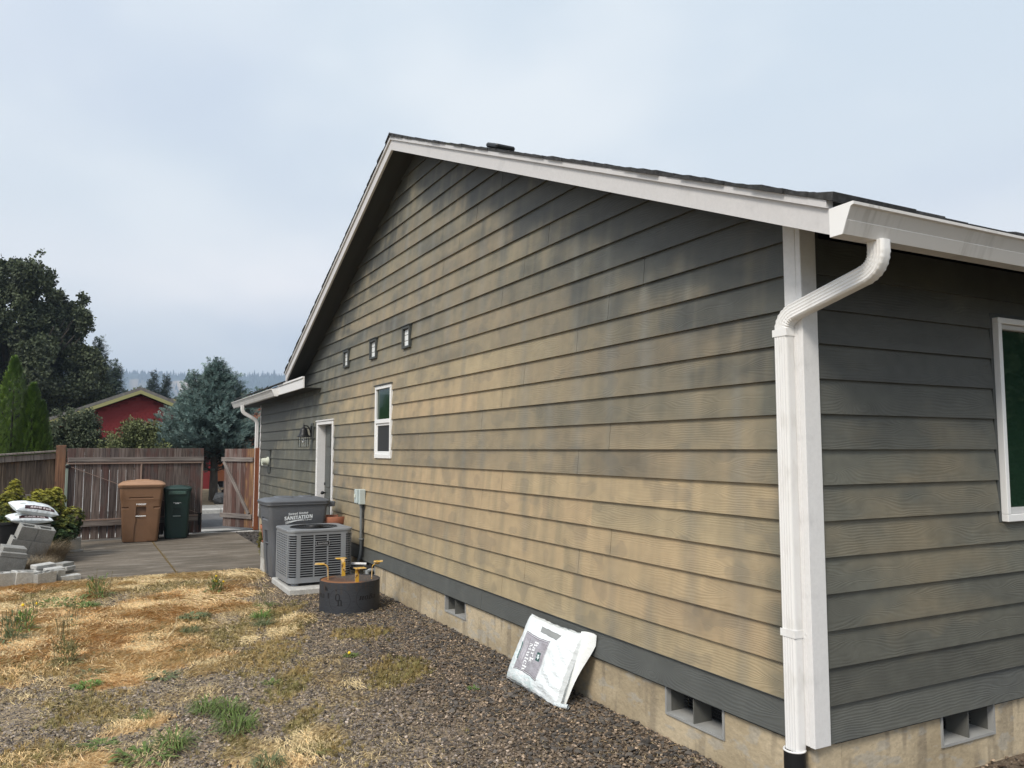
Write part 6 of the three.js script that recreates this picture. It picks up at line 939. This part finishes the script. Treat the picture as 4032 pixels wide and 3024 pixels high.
// the two loose shrubs in front of the red house
{
  seed(141); const mk = (label, pos, blobs, n, ca, cb, stems) => { const T = thing('shrub', label, 'shrub', pos); const list = [], limbs = []; for (let i = 0; i < stems; i++) { const b = blobs[i % blobs.length], top = V3(b[0] + rr(-1, 1) * b[3], b[1] + rr(0.1, 1.15) * b[3], b[2] + rr(-1, 1) * b[3]); const st = V3(rr(-0.25, 0.25), 0.2, rr(-0.2, 0.2)); limbs.push(limb(st, top, 0.018, 0.004, 0.15)); for (let k = 0; k < n / stems; k++) { const t = Math.pow(rnd(), 0.55), p = st.clone().lerp(top, t); p.y += 0.3 * t * (1 - t); p.add(V3(rr(-1, 1), rr(-1, 1), rr(-1, 1)).multiplyScalar(0.13)); const s = rr(0.7, 1.3) * 0.10; list.push([p, quat(rr(0, 6.3), rr(0, 6.3), rr(0, 6.3)), V3(s, s, s), vcol(ca, cb, t * 0.6 + rr(-0.35, 0.45), rr(0.7, 1.15))]); } } part('stems', limbs, barkMat, T).userData.kind = 'stuff'; crown(T, leafClump(8, 0.55, 0.7, 0.5, 8), list); };
  mk('loose dark green shrub before the left slope of the red house', [-3.75, 0.1, -22.4], [[0, 1.9, 0, 0.55], [-0.5, 1.7, 0, 0.6], [0.5, 1.75, 0, 0.55], [0, 2.3, 0, 0.45], [-0.15, 1.2, 0, 0.7], [0.35, 2.35, 0.1, 0.4]], 4600, [0.03, 0.042, 0.022], [0.105, 0.13, 0.07], 60);
  mk('yellow green shrub with reddish leaves before the red gable', [-2.25, 0.1, -21.6], [[0, 1.7, 0, 0.5], [-0.4, 1.6, 0, 0.45], [0.4, 1.65, 0, 0.5], [-0.1, 2.1, 0, 0.35], [0.25, 2.1, 0, 0.3], [0, 1.1, 0, 0.6]], 2600, [0.045, 0.06, 0.02], [0.17, 0.19, 0.07], 52);
}
// yellow green evergreen shrub behind the mulch bags
function whorlGeo(s) { const p = []; for (let i = 0; i < 9; i++) { const a = i * 0.698 + hash(i, s, 1) * 0.4, el = 0.25 + 0.6 * hash(i, s, 2), d = V3(Math.cos(a) * Math.cos(el), Math.sin(el), Math.sin(a) * Math.cos(el)), q = V3(-Math.sin(a), 0, Math.cos(a)); const l = 0.9 + 0.3 * hash(i, s, 3), w = 0.17; const A = V3(0, 0, 0), B = d.clone().multiplyScalar(l * 0.55).addScaledVector(q, w), C = d.clone().multiplyScalar(l), D = d.clone().multiplyScalar(l * 0.55).addScaledVector(q, -w); C.y -= 0.1; p.push(...A.toArray(), ...B.toArray(), ...C.toArray(), ...A.toArray(), ...C.toArray(), ...D.toArray()); } return tris(p); }
{
  seed(151); const T = thing('evergreen_shrub', 'yellow green leafy shrub between the fence and the gate, behind the mulch bags', 'shrub', [-3.88, 0, -12.02]); const list = [], limbs = [];
  const blobs = [[-0.42, 0.78, 0.02, 0.24], [-0.38, 1.0, 0.0, 0.15], [-0.36, 1.18, 0.0, 0.07], [-0.1, 0.78, 0.15, 0.22], [0.12, 0.86, 0.08, 0.24], [0.2, 1.02, 0.0, 0.1], [-0.04, 1.0, 0.05, 0.09], [0.22, 0.55, 0.18, 0.26], [0.46, 0.64, 0.2, 0.17], [0.2, 0.3, 0.2, 0.26], [-0.4, 0.5, 0.1, 0.25], [0.36, 0.45, 0.3, 0.2], [-0.52, 0.95, 0.05, 0.08]];
  for (const [x, y, z, r] of blobs) { limbs.push(limb(V3(x * 0.3, 0, z * 0.3), V3(x, y, z), 0.014, 0.004, 0.05)); const n = Math.round(1000 * r * r / 0.06 * 0.42 + 12); for (let k = 0; k < n; k++) { const d = V3(rr(-1, 1), rr(-0.9, 1), rr(-1, 1)); if (d.length() > 1) { k--; continue; } const q = Math.pow(d.length(), 0.5); d.normalize(); const p = V3(x, y, z).addScaledVector(d, r * q); const s = rr(0.032, 0.052); const top = clamp((p.y - 0.55) * 1.1 + d.y * 0.25 + rr(-0.2, 0.3)); list.push([p, dirQ(V3(0, -1, 0)).multiply(quat(0, 0, 0)).copy(new THREE.Quaternion().setFromUnitVectors(V3(0, 1, 0), d.clone().multiplyScalar(0.7).add(V3(rr(-0.4, 0.4), 0.9, rr(-0.4, 0.4))).normalize())), V3(s, s, s), vcol([0.022, 0.05, 0.010], [0.34, 0.31, 0.035], top, rr(0.75, 1.15))]); } }
  part('stems', limbs, stemMat, T).userData.kind = 'stuff'; crown(T, whorlGeo(3), list);
}
// potted plants by the house
const terracotta = std({ map: colTex(128, 128, (u, v) => { const n = fbm(u * 6, v * 6, 4, 811, 6, 6); return [0.30 + 0.14 * n, 0.115 + 0.06 * n, 0.065 + 0.04 * n]; }), roughness: 0.85 });
function pot(label, pos, s) { const P = thing('plant_pot', label, 'plant pot', pos); part('pot', plain(new THREE.LatheGeometry([[0, 0], [0.075, 0], [0.105, 0.17], [0.118, 0.17], [0.124, 0.225], [0.112, 0.225], [0.100, 0.18], [0.0, 0.18]].map(p => new THREE.Vector2(p[0] * s, p[1] * s)), 32)), terracotta, P); part('soil', xf(cyl(0.1 * s, 0.1 * s, 0.01, 20), 0, 0.186 * s, 0), M.dark, P); return P; }
part('saucer', xf(cyl(0.085, 0.1, 0.02, 28), 0, -0.012, 0), terracotta, pot('terracotta plant pot standing on two stacked blocks', [-0.89, 0.44, -8.95], 1.0));
pot('red terracotta pot between the grey bin and the house wall', [-0.135, 0.41, -8.35], 1.75);
solo('concrete_block', blockGeo(0.4, 0.41, 0.36), M.concrete, 'concrete block stand under the red pot by the wall', 'concrete block').position.set(-0.215, 0, -8.38);
{
  seed(161); const T = thing('conifer_bush', 'small yellow green bush growing on the soil strip behind the plant pot', 'bush', [-0.62, 0, -9.75]); const list = []; part('stem', limb(V3(0, 0, 0), V3(0, 0.45, 0), 0.012, 0.005), stemMat, T);
  for (let k = 0; k < 1100; k++) { const d = V3(rr(-1, 1), rr(-1, 1), rr(-1, 1)); if (d.length() > 1) { k--; continue; } const q = Math.pow(d.length(), 0.5); d.normalize(); const p = V3(d.x * 0.22 * q, 0.36 + d.y * 0.34 * q, d.z * 0.2 * q); p.x *= 1 - 0.35 * (p.y - 0.3); const s = rr(0.07, 0.11); list.push([p, dirQ(V3(d.x + rr(-0.5, 0.5), 0.7 + d.y * 0.5, d.z + rr(-0.5, 0.5))), V3(s, s, s), vcol([0.04, 0.05, 0.008], [0.27, 0.22, 0.03], 0.4 + d.y * 0.35 + rr(-0.35, 0.35), rr(0.8, 1.1))]); } crown(T, sprayGeo(9, 1, 25, 0.5, 0.5), list);
}
// dry fountain grass
function bladeStrip(L, w, bend, s) { const n = 5, p = []; const pt = t => V3(L * t * (0.35 + bend * t), L * t * (1 - bend * 0.75 * t), 0); for (let i = 0; i < n; i++) { const a = pt(i / n), b = pt((i + 1) / n), wa = w * (1 - i / n), wb = w * (1 - (i + 1) / n); p.push(a.x, a.y, -wa, a.x, a.y, wa, b.x, b.y, wb, a.x, a.y, -wa, b.x, b.y, wb, b.x, b.y, -wb); } return tris(p); }
{
  const mk = (label, pos, R, H, n, dx, sd) => { seed(sd); const list = []; for (let k = 0; k < n; k++) { const r = R * Math.sqrt(rnd()), a = rnd() * 6.283, s = H * rr(0.55, 1.1), az = rnd() * 6.283; const kk = rr(0.6, 1.1); list.push([V3(r * Math.cos(a), 0, r * Math.sin(a)), quat(0, rnd() < 0.6 ? az : rr(-0.9, 0.9), rr(-0.25, 0.25)), V3(s, s, s), vcol([0.19, 0.135, 0.075], [0.46, 0.37, 0.25], rnd(), kk)]); } const T = thing('dry_grass', label, 'dry grass', pos); instances('blades', bladeStrip(1, 0.0055, 0.55, 1), foliage, list, T); };
  mk('tall tuft of dry beige grass right of the leaning blocks', [-3.74, 0, -11.35], 0.22, 0.50, 2600, 0.3, 171); mk('dry beige grass spilling over between the blocks', [-3.86, 0, -10.35], 0.20, 0.34, 2000, 0.2, 173);
}
// ------------------------------------------------------------------ weeds in the yard
const weedMats = { dark: std({ color: rgb(0.048, 0.078, 0.024), roughness: 0.7, side: THREE.DoubleSide }), mid: std({ color: rgb(0.095, 0.145, 0.03), roughness: 0.7, side: THREE.DoubleSide }), grey: std({ color: rgb(0.10, 0.13, 0.055), roughness: 0.75, side: THREE.DoubleSide }), bright: std({ color: rgb(0.095, 0.18, 0.028), roughness: 0.65, side: THREE.DoubleSide }), stem: std({ color: rgb(0.15, 0.135, 0.065), roughness: 0.8 }), yellow: std({ color: rgb(0.80, 0.55, 0.02), roughness: 0.6, side: THREE.DoubleSide }), olive: std({ color: rgb(0.17, 0.155, 0.055), roughness: 0.8, side: THREE.DoubleSide }) };
function weedLeaves(n, R, L, w, lift, s, lobed) { const p = []; for (let i = 0; i < n; i++) { const a = hash(i, s, 1) * 6.283, r0 = R * Math.sqrt(hash(i, s, 2)) * 0.75, l = L * (0.6 + 0.7 * hash(i, s, 3)), az = a + (hash(i, s, 4) - 0.5) * 1.6, li = lift * (0.4 + 1.1 * hash(i, s, 5)); const o = V3(r0 * Math.cos(a), 0.002, r0 * Math.sin(a)), d = V3(Math.cos(az), 0, Math.sin(az)), q = V3(-Math.sin(az), 0, Math.cos(az)); const seg = lobed ? 4 : 3; const at = t => o.clone().addScaledVector(d, l * t * (1 - 0.2 * li)).setY(0.002 + l * li * Math.sin(Math.PI * Math.min(0.9, t * 0.8))); const wd = t => w * l * (lobed ? Math.sin(Math.PI * Math.min(1, t * 0.85 + 0.1)) * (0.8 + 0.35 * Math.sin(t * 20)) : Math.pow(Math.sin(Math.PI * Math.min(1, t * 0.88 + 0.1)), 0.8)); for (let k = 0; k < seg; k++) { const t0 = k / seg, t1 = (k + 1) / seg, A = at(t0), B = at(t1), wa = wd(t0), wb = k === seg - 1 ? 0.001 : wd(t1); const a1 = A.clone().addScaledVector(q, wa), a2 = A.clone().addScaledVector(q, -wa), b1 = B.clone().addScaledVector(q, wb), b2 = B.clone().addScaledVector(q, -wb); p.push(...a1.toArray(), ...a2.toArray(), ...b2.toArray(), ...a1.toArray(), ...b2.toArray(), ...b1.toArray()); } } return tris(p); }
function weedStems(n, R, H, s, flowers) { const st = [], fl = [], tips = []; for (let i = 0; i < n; i++) { const a = hash(i, s, 21) * 6.283, r = R * 0.5 * hash(i, s, 22), h = H * (0.55 + 0.6 * hash(i, s, 23)), le = h * 0.35 * (hash(i, s, 24) - 0.3), b = hash(i, s, 25) * 6.283; const A = V3(r * Math.cos(a), 0, r * Math.sin(a)), B = V3(A.x + Math.cos(b) * le, h, A.z + Math.sin(b) * le), Mi = A.clone().lerp(B, 0.5).add(V3(Math.cos(b) * -le * 0.2, 0.02, 0)); st.push(tube([A, Mi, B], 0.0019, 4, 5)); if (hash(i, s, 26) > 0.4) st.push(tube([Mi, Mi.clone().add(V3((hash(i, s, 27) - 0.5) * 0.1, h * 0.3, (hash(i, s, 28) - 0.5) * 0.1))], 0.0016, 4, 3)); tips.push(B); if (i < flowers) fl.push(xf(plain(new THREE.SphereGeometry(0.014, 7, 5)), B.x, B.y, B.z, 0, 0, 0)); else st.push(xf(plain(new THREE.SphereGeometry(0.005, 5, 4)), B.x, B.y, B.z)); } return [st, fl]; }
const WEEDS = [ // x, z, kind, size, mat, label
  [-3.45, -7.54, 'spread', 0.34, 'mid', 'widest green weed mat in the straw before the front row of blocks'], [-3.05, -7.81, 'tall', 0.22, 'mid', 'green weed with thin stems right of the widest weed mat'], [-3.18, -7.24, 'spread', 0.17, 'mid', 'small green weed mat just below the widest one'],
  [-3.28, -6.51, 'tall', 0.15, 'grey', 'grey green rosette with a bundle of brown stems in the orange straw'], [-3.26, -6.25, 'spread', 0.09, 'bright', 'small bright green weed right below the rosette with brown stems'], [-3.75, -5.77, 'tall', 0.22, 'grey', 'largest tall branching weed at the left photo edge'], [-3.66, -6.20, 'tall', 0.16, 'bright', 'feathery bright weed behind the largest tall weed at the left edge'],
  [-3.33, -5.76, 'tall', 0.09, 'grey', 'little weed with one thin stem in the middle of the orange straw'], [-2.68, -5.25, 'rosette', 0.13, 'dark', 'flat dark green rosette in the centre of the straw'], [-2.36, -4.72, 'rosette', 0.13, 'dark', 'flat dark rosette nearer than the central one, to its right'], [-2.59, -6.41, 'rosette', 0.11, 'dark', 'small dark rosette farther up the straw'], [-2.16, -6.05, 'spread', 0.16, 'grey', 'grey green low weed patch in the pale straw towards the air conditioner'], [-1.85, -6.45, 'rosette', 0.13, 'grey', 'low grey green rosette left of the concrete pad'], [-1.77, -7.55, 'tall', 0.16, 'mid', 'weed with yellow flowers near the patio edge'], [-2.37, -7.45, 'rosette', 0.13, 'mid', 'thin green weed at the far middle of the straw'], [-2.26, -5.38, 'tuft', 0.09, 'grey', 'small grassy weed beside a bare dry twig'],
  [-2.6, -3.92, 'rosette', 0.14, 'grey', 'grey green rosette at the lower edge of the orange straw'], [-3.11, -3.91, 'spread', 0.10, 'bright', 'brightest green feathery weed beside the left gravel patch'], [-3.1, -4.23, 'rosette', 0.14, 'grey', 'pale grey weed right behind the brightest green one'], [-3.05, -4.82, 'rosette', 0.11, 'grey', 'small grey rosette in the straw left of the dark flat ones'], [-3.26, -4.67, 'tall', 0.16, 'olive', 'olive feathery weed with tall dry stems'],
  [-2.4, -2.93, 'tuft', 0.11, 'mid', 'left half of the double green grass clump in the lower gravel'], [-2.29, -2.77, 'tuft', 0.12, 'mid', 'right half of the double green grass clump in the lower gravel'], [-2.28, -2.44, 'tuft', 0.13, 'mid', 'large fresh grass tuft in the lower gravel'], [-2.78, -2.96, 'tuft', 0.06, 'mid', 'small green tuft alone in the gravel'], [-3.03, -2.56, 'rosette', 0.12, 'mid', 'green rosette in the olive moss near the lower left'], [-2.81, -2.23, 'broad', 0.15, 'mid', 'broad leaved green weed near the lower photo edge'], [-2.65, -2.33, 'tuft', 0.12, 'mid', 'long leaved grass tuft right of the broad leaved weed'],
  [-1.41, -6.37, 'tall', 0.15, 'mid', 'thin stemmed weed standing before the concrete pad'], [-1.59, -5.38, 'tuft', 0.10, 'grey', 'small grey tuft in the moss strip beside the gravel'], [-2.21, -1.8, 'tuft', 0.09, 'grey', 'thin grass tuft at the lower photo edge'], [-1.94, -1.9, 'rosette', 0.10, 'olive', 'olive low weed in the pale straw near the lower edge'], [-1.9, -3.37, 'spread', 0.07, 'mid', 'small green weed halfway along the moss strip'], [-3.64, -7.01, 'tall', 0.11, 'grey', 'small weed with a single yellow flower at the left'], [-1.55, -5.75, 'tuft', 0.10, 'bright', 'yellow green tuft below the thin stemmed weed'], [-0.62, -2.55, 'spread', 0.05, 'bright', 'tiny bright weed in the bark chips left of the leaning bag'], [-1.15, -3.85, 'spread', 0.07, 'mid', 'tiny weed with a yellow flower in the brown gravel']];
WEEDS.forEach(([x, z, kind, r, mat, label], i) => {
  const W = thing('weed', label, 'weed', [x, 0.004, z], i * 1.3, 'weeds in the yard'), m = weedMats[mat]; const s = 900 + i;
  if (kind === 'rosette') part('leaves', weedLeaves(46, r * 0.4, r * 0.8, 0.085, 0.14, s, true), m, W);
  if (kind === 'broad') part('leaves', weedLeaves(70, r, r * 0.6, 0.14, 0.3, s, true), m, W);
  if (kind === 'spread') part('leaves', [weedLeaves(Math.round(190 * r / 0.15), r, Math.min(0.07, r * 0.5), 0.12, 0.4, s, false)], m, W);
  if (kind === 'tuft') part('leaves', weedLeaves(150, r * 0.75, r * 0.95, 0.022, 0.5, s, false), m, W);
  if (kind === 'tall') { part('leaves', weedLeaves(52, r * 0.5, r * 0.7, 0.075, 0.25, s, true), m, W); const yf = i === 13 ? 4 : i === 33 ? 1 : i === 5 ? 1 : 0; const [st, fl] = weedStems(Math.round(7 + r * 34), r * 1.3, r * 1.05 + 0.06, s, yf); part('stems', st, weedMats.stem, W).userData.kind = 'stuff'; fl.forEach(f => part('flower', f, weedMats.yellow, W)); if (r > 0.15) part('stem_leaves', (() => { const g = weedLeaves(70, r * 0.6, 0.055, 0.12, 0.9, s + 50, false); const p = g.attributes.position; for (let k = 0; k < p.count; k += 18) { const h = (r * 1.0) * hash(k, s, 31); for (let q = k; q < Math.min(k + 18, p.count); q++) p.setY(q, p.getY(q) + h); } return g; })(), m, W).userData.kind = 'stuff'; }
  if (i === 36) part('flower', xf(plain(new THREE.SphereGeometry(0.014, 7, 5)), 0.02, 0.03, 0), weedMats.yellow, W);
});
solo('dry_twig', [tube([[-2.5, 0.01, -5.15], [-2.42, 0.10, -5.2], [-2.40, 0.2, -5.22]], 0.004, 5, 8), tube([[-2.5, 0.012, -5.15], [-2.35, 0.02, -5.12], [-2.2, 0.015, -5.16]], 0.004, 5, 8)], std({ color: rgb(0.5, 0.4, 0.25), roughness: 0.9 }), 'bare pale twig sticking up from the straw', 'twig');
// ------------------------------------------------------------------ across the street
{
  const Hs = thing('red_house', 'red house with a scalloped gable, yellow green trim and orange siding across the street', 'house', [0, 0.3, -27]);
  const X0 = -4.25, X1 = 0.50, PX = -1.87, PY = 3.30, sl = 0.41; // gable front in the plane z = 0 (local)
  const redM = std({ color: rgb(0.165, 0.014, 0.018), roughness: 0.8 }), ylM = std({ color: rgb(0.27, 0.26, 0.115), roughness: 0.7 }), orM = std({ color: rgb(0.50, 0.175, 0.075), roughness: 0.8 }), roofM = std({ map: colTex(128, 128, (u, v) => { const n = fbm(u * 30, v * 30, 3, 821, 30, 30); return [0.10 + 0.08 * n, 0.095 + 0.075 * n, 0.095 + 0.07 * n]; }, [0.5, 0.5]), roughness: 0.95 });
  const eY = PY - sl * (PX - X0);
  part('wall', prismZ([[X0, -0.3], [X1, -0.3], [X1, eY], [PX, PY], [X0, eY]], -6, -0.03), redM, Hs, 'red gable wall');
  const sh = []; for (let r = 0; r < 13; r++) { const y = 1.82 + r * 0.125; for (let x = X0 + (r % 2) * 0.08; x < X1; x += 0.16) { const lim = PY - sl * Math.abs(x + 0.08 - PX) - 0.1; if (y + 0.1 > lim) continue; const s = new THREE.Shape(); s.moveTo(-0.076, 0.15); s.lineTo(-0.076, 0.05); s.quadraticCurveTo(-0.07, -0.01, 0, -0.012); s.quadraticCurveTo(0.07, -0.01, 0.076, 0.05); s.lineTo(0.076, 0.15); const g = new THREE.ExtrudeGeometry(s, { depth: 0.02, bevelEnabled: false, curveSegments: 4 }); g.rotateX(0.1); g.translate(x + 0.08, y, -0.02); sh.push(plain(g)); } }
  part('shingle_siding', sh, std({ color: rgb(0.185, 0.018, 0.021), roughness: 0.75 }), Hs, 'rounded red shingles of the gable').userData.kind = 'stuff';
  part('frieze', bb(X0 - 0.02, X1 + 0.02, 1.58, 1.80, -0.06, 0.02, 0.01), ylM, Hs, 'yellow green band below the gable');
  const ov = 0.35; for (const s of [-1, 1]) { const ex = s < 0 ? X0 - ov : X1 + ov, ey = PY - sl * Math.abs(ex - PX); part('rake_board', prismZ(s < 0 ? [[ex, ey + 0.02], [PX, PY + 0.02], [PX, PY + 0.14], [ex, ey + 0.14]] : [[PX, PY + 0.02], [ex, ey + 0.02], [ex, ey + 0.14], [PX, PY + 0.14]], 0.25, 0.30), ylM, Hs); part('roof', prismZ(s < 0 ? [[ex - 0.1, ey + 0.12], [PX, PY + 0.14], [PX, PY + 0.25], [ex - 0.1, ey + 0.22]] : [[PX, PY + 0.14], [ex + 0.1, ey + 0.12], [ex + 0.1, ey + 0.22], [PX, PY + 0.25]], -6, 0.249), roofM, Hs); }
  // orange wing set back to the right, with its own taller gable
  const A = [0.55, 4.75, -3.2]; part('wall', prismZ([[-0.6, 0.1], [7.5, 0.1], [7.5, 2.0], [0.7, 3.55], [-0.6, 3.0]], -9, -2.2), orM, Hs, 'orange wall');
  const lap = []; for (let k = 0; k < 14; k++) lap.push(xf(box(8.0, 0.175, 0.02), 3.5, 0.36 + k * 0.165, -1.185, -0.06, 0, 0)); part('siding', lap, orM, Hs, 'orange lap siding').userData.kind = 'stuff';
  part('wall', bb(-0.4, 7.5, 0.28, 2.65, -2.19, -1.21), orM, Hs, 'orange front wall');
  for (const s of [-1, 1]) { const PX2 = 0.9, PY2 = 3.75, L = s < 0 ? 2.0 : 5.2; part('rake_board', prismZ(s < 0 ? [[PX2 - L, PY2 - sl * L], [PX2, PY2], [PX2, PY2 + 0.17], [PX2 - L, PY2 - sl * L + 0.17]] : [[PX2, PY2], [PX2 + L, PY2 - sl * L], [PX2 + L, PY2 - sl * L + 0.17], [PX2, PY2 + 0.17]], -1.95, -1.9), ylM, Hs); part('roof', prismZ(s < 0 ? [[PX2 - L - 0.1, PY2 - sl * L + 0.12], [PX2, PY2 + 0.16], [PX2, PY2 + 0.24], [PX2 - L - 0.1, PY2 - sl * L + 0.2]] : [[PX2, PY2 + 0.16], [PX2 + L + 0.1, PY2 - sl * L + 0.12], [PX2 + L + 0.1, PY2 - sl * L + 0.2], [PX2, PY2 + 0.24]], -9, -1.951), roofM, Hs); }
  part('corner_trim', bb(X1 - 0.02, X1 + 0.08, -0.2, 1.9, -0.1, 0.03, 0.01), redM, Hs);
  part('foundation', bb(0.4, 7.5, -0.4, 0.279, -2.2, -1.22), M.concrete, Hs);
  const v = part('foundation_vent', bb(0.62, 1.06, 0.06, 0.26, -1.25, -1.205), M.dark, Hs); part('vent_divider', bb(0.83, 0.86, 0.06, 0.26, -1.204, -1.19), M.concrete, v);
}
{
  const T = thing('pickup_truck', 'white pickup parked on the street behind the wooden gate', 'pickup truck', [0, 0, -17.1]);
  const wm = new THREE.MeshPhysicalMaterial({ color: rgb(0.78, 0.79, 0.80), roughness: 0.3, clearcoat: 0.6, clearcoatRoughness: 0.1 });
  let body = prismZ([[-5.45, 0.42], [-5.5, 0.75], [-5.42, 1.1], [-5.2, 1.2], [-3.72, 1.27], [-2.2, 1.24], [-1.12, 1.2], [-1.08, 0.5], [-1.3, 0.42]], -0.80, 0.80, 0.05);
  const arch = x => { const g = new THREE.CylinderGeometry(0.40, 0.40, 2.4, 24); g.rotateX(Math.PI / 2); g.translate(x, 0.36, 0); return g; };
  body = boxUV(crease(csgCut(body, [arch(-4.55), arch(-1.95), (() => { const g = new THREE.BoxGeometry(1.0, 0.6, 1.4); g.translate(-1.62, 1.15, 0); return g; })()]), 0.6)); part('body', body, wm, T);
  part('cab', prismZ([[-3.7, 1.262], [-3.35, 1.62], [-3.2, 1.68], [-2.5, 1.69], [-2.38, 1.62], [-2.2, 1.25]], -0.70, 0.70, 0.05), wm, T);
  for (const s of [-1, 1]) { part('window', prismZ([[-3.5, 1.30], [-3.28, 1.58], [-2.9, 1.61], [-2.9, 1.30]], s > 0 ? 0.752 : -0.758, s > 0 ? 0.758 : -0.752), M.glass, T); part('window', prismZ([[-2.86, 1.30], [-2.86, 1.61], [-2.5, 1.60], [-2.36, 1.30]], s > 0 ? 0.752 : -0.758, s > 0 ? 0.758 : -0.752), M.glass, T); part('mirror', cbox(0.10, 0.25, 0.17, 0.03).translate(-3.78, 1.12, s * 0.98), M.blackMetal, T); part('mirror_arm', bb(-3.8, -3.74, 1.04, 1.08, s * 0.84, s * 0.92, 0.004), M.blackMetal, T); part('door_line', bb(-3.56, -3.553, 0.6, 1.24, s * 0.851, s * 0.853), M.dark, T); part('handle', bb(-2.55, -2.4, 1.02, 1.05, s * 0.852, s * 0.87, 0.004), M.dark, T);
    for (const x of [-4.55, -1.95]) { const w = part('wheel', xf(cyl(0.34, 0.34, 0.22, 28), x, 0.34 - 0.03, s * 0.72, Math.PI / 2, 0, 0), std({ color: rgb(0.02, 0.02, 0.02), roughness: 0.85 }), T); part('rim', xf(cyl(0.2, 0.2, 0.235, 20), x, 0.31, s * 0.72, Math.PI / 2, 0, 0), M.greyMetal, w); } part('headlight', cbox(0.05, 0.14, 0.24, 0.02).translate(-5.5, 0.92, s * 0.62), M.vinyl, T); }
  part('bumper', bb(-5.62, -5.5, 0.42, 0.62, -0.82, 0.82, 0.03), M.blackMetal, T);
}
{ const R = solo('boulder', (() => { const g = stoneGeo(31, 0.8); return g; })(), std({ map: colTex(128, 128, (u, v) => { const n = fbm(u * 6, v * 6, 4, 831, 6, 6); return [0.07 + 0.08 * n, 0.075 + 0.08 * n, 0.08 + 0.085 * n]; }), roughness: 0.95 }), 'dark grey boulder under the blue green conifer across the street', 'boulder'); R.scale.set(0.28, 0.26, 0.26); R.position.set(0.26, 0.22, -22.75); }
solo('fallen_branch', [tube([[0.35, 0.62, -24.2], [0.42, 0.48, -24.2], [0.55, 0.38, -24.2], [0.75, 0.42, -24.25]], 0.025, 6, 14)], std({ color: rgb(0.62, 0.58, 0.52), roughness: 0.9 }), 'pale bent branch lying in the bed across the street', 'branch');
solo('black_tarp', (() => { const g = new THREE.IcosahedronGeometry(1, 2); const p = g.attributes.position; for (let i = 0; i < p.count; i++) { const k = 0.75 + 0.5 * vn(p.getX(i) * 2.3 + 5, p.getZ(i) * 2.3 + p.getY(i) * 1.7, 5); p.setXYZ(i, p.getX(i) * 0.38 * k, p.getY(i) * 0.13 * k, p.getZ(i) * 0.2 * k); } g.computeVertexNormals(); g.translate(0.85, 0.40, -24.1); return boxUV(g); })(), std({ color: rgb(0.012, 0.012, 0.013), roughness: 0.5 }), 'crumpled black sheeting beside the pale branch across the street', 'sheeting');
solo('cable', [tube([[-1.3, 0.022, -14.86], [-0.95, 0.02, -14.98], [-0.6, 0.02, -14.86], [-0.3, 0.02, -15.0], [0.1, 0.02, -14.9]], 0.008, 6, 40), tube([[-1.05, 0.02, -14.93], [-0.8, 0.035, -14.84], [-0.5, 0.02, -14.97], [-0.2, 0.02, -14.92]], 0.008, 6, 30)], std({ color: rgb(0.05, 0.05, 0.05), roughness: 0.7 }), 'dark cable lying across the pavement strip in the gate opening', 'cable');
// ------------------------------------------------------------------ hazy hills far away
{
  const hf = (x, z) => { const r = 236 + 30 * (fbm(x / 420 + 3, 1.7, 4, 851) - 0.5) * 2 + 8 * (fbm(x / 60, 9.2, 3, 853) - 0.5); const c = -2700 + 0.38 * 0; const d = (z - (-2740 + 0.42 * (x - 100))); const front = d > 0 ? Math.exp(-Math.pow(d / 520, 2)) : Math.exp(-Math.pow(d / 900, 2)); const low = 172 * Math.exp(-Math.pow((d - 560) / 300, 2)) * sst(180, 480, x) * (0.85 + 0.3 * fbm(x / 200, z / 200, 3, 855)); return Math.max(r * front, low) - 6; };
  const g = new THREE.PlaneGeometry(4600, 1500, 200, 90); g.rotateX(-Math.PI / 2); g.translate(200, 0, -2450); const p = g.attributes.position, col = []; for (let i = 0; i < p.count; i++) { const x = p.getX(i), z = p.getZ(i), y = hf(x, z); p.setY(i, y); const f = sst(0.46, 0.56, fbm(x / 180 + 3, z / 180 + y / 60, 4, 857) + (y > 205 ? 0.2 : 0)); const c = mix3([0.42, 0.31, 0.20], [0.022, 0.035, 0.022], f); col.push(...c); } g.setAttribute('color', new THREE.Float32BufferAttribute(col, 3)); g.computeVertexNormals();
  const m = new THREE.Mesh(g, std({ vertexColors: true, roughness: 1 })); m.name = 'hills'; m.userData.kind = 'structure'; m.receiveShadow = true; scene.add(m);
  seed(191); const list = []; for (let i = 0; i < 5200; i++) { const x = rr(-900, 1500), z = rr(-2950, -2150) + 0.2 * x; const y = hf(x, z); if (y < 60) continue; if (y < 205 && fbm(x / 180 + 3, z / 180 + y / 60, 4, 857) < 0.5) continue; const h = rr(8, 17) * (rnd() > 0.9 ? 1.5 : 1), w = h * rr(0.16, 0.26); list.push([V3(x, y - 1 + h / 2, z), quat(0, rnd() * 6.3, 0), V3(w, h, w), rgb(0.035 + 0.012 * rnd(), 0.052, 0.045)]); }
  const cone = new THREE.ConeGeometry(1, 1, 7, 3); const q = cone.attributes.position; for (let i = 0; i < q.count; i++) { const k = 0.8 + 0.45 * hash(i, 3, 3); q.setX(i, q.getX(i) * k); q.setZ(i, q.getZ(i) * k); } cone.computeVertexNormals();
  const w = instances('hill_wood', cone, std({ color: 0xffffff, roughness: 1 }), list, scene); w.userData.label = 'far conifer wood on the hazy blue ridge'; w.userData.category = 'wood';
}
scene.traverse(o => { delete o.userData.kids; });
renderer.render(scene, camera);
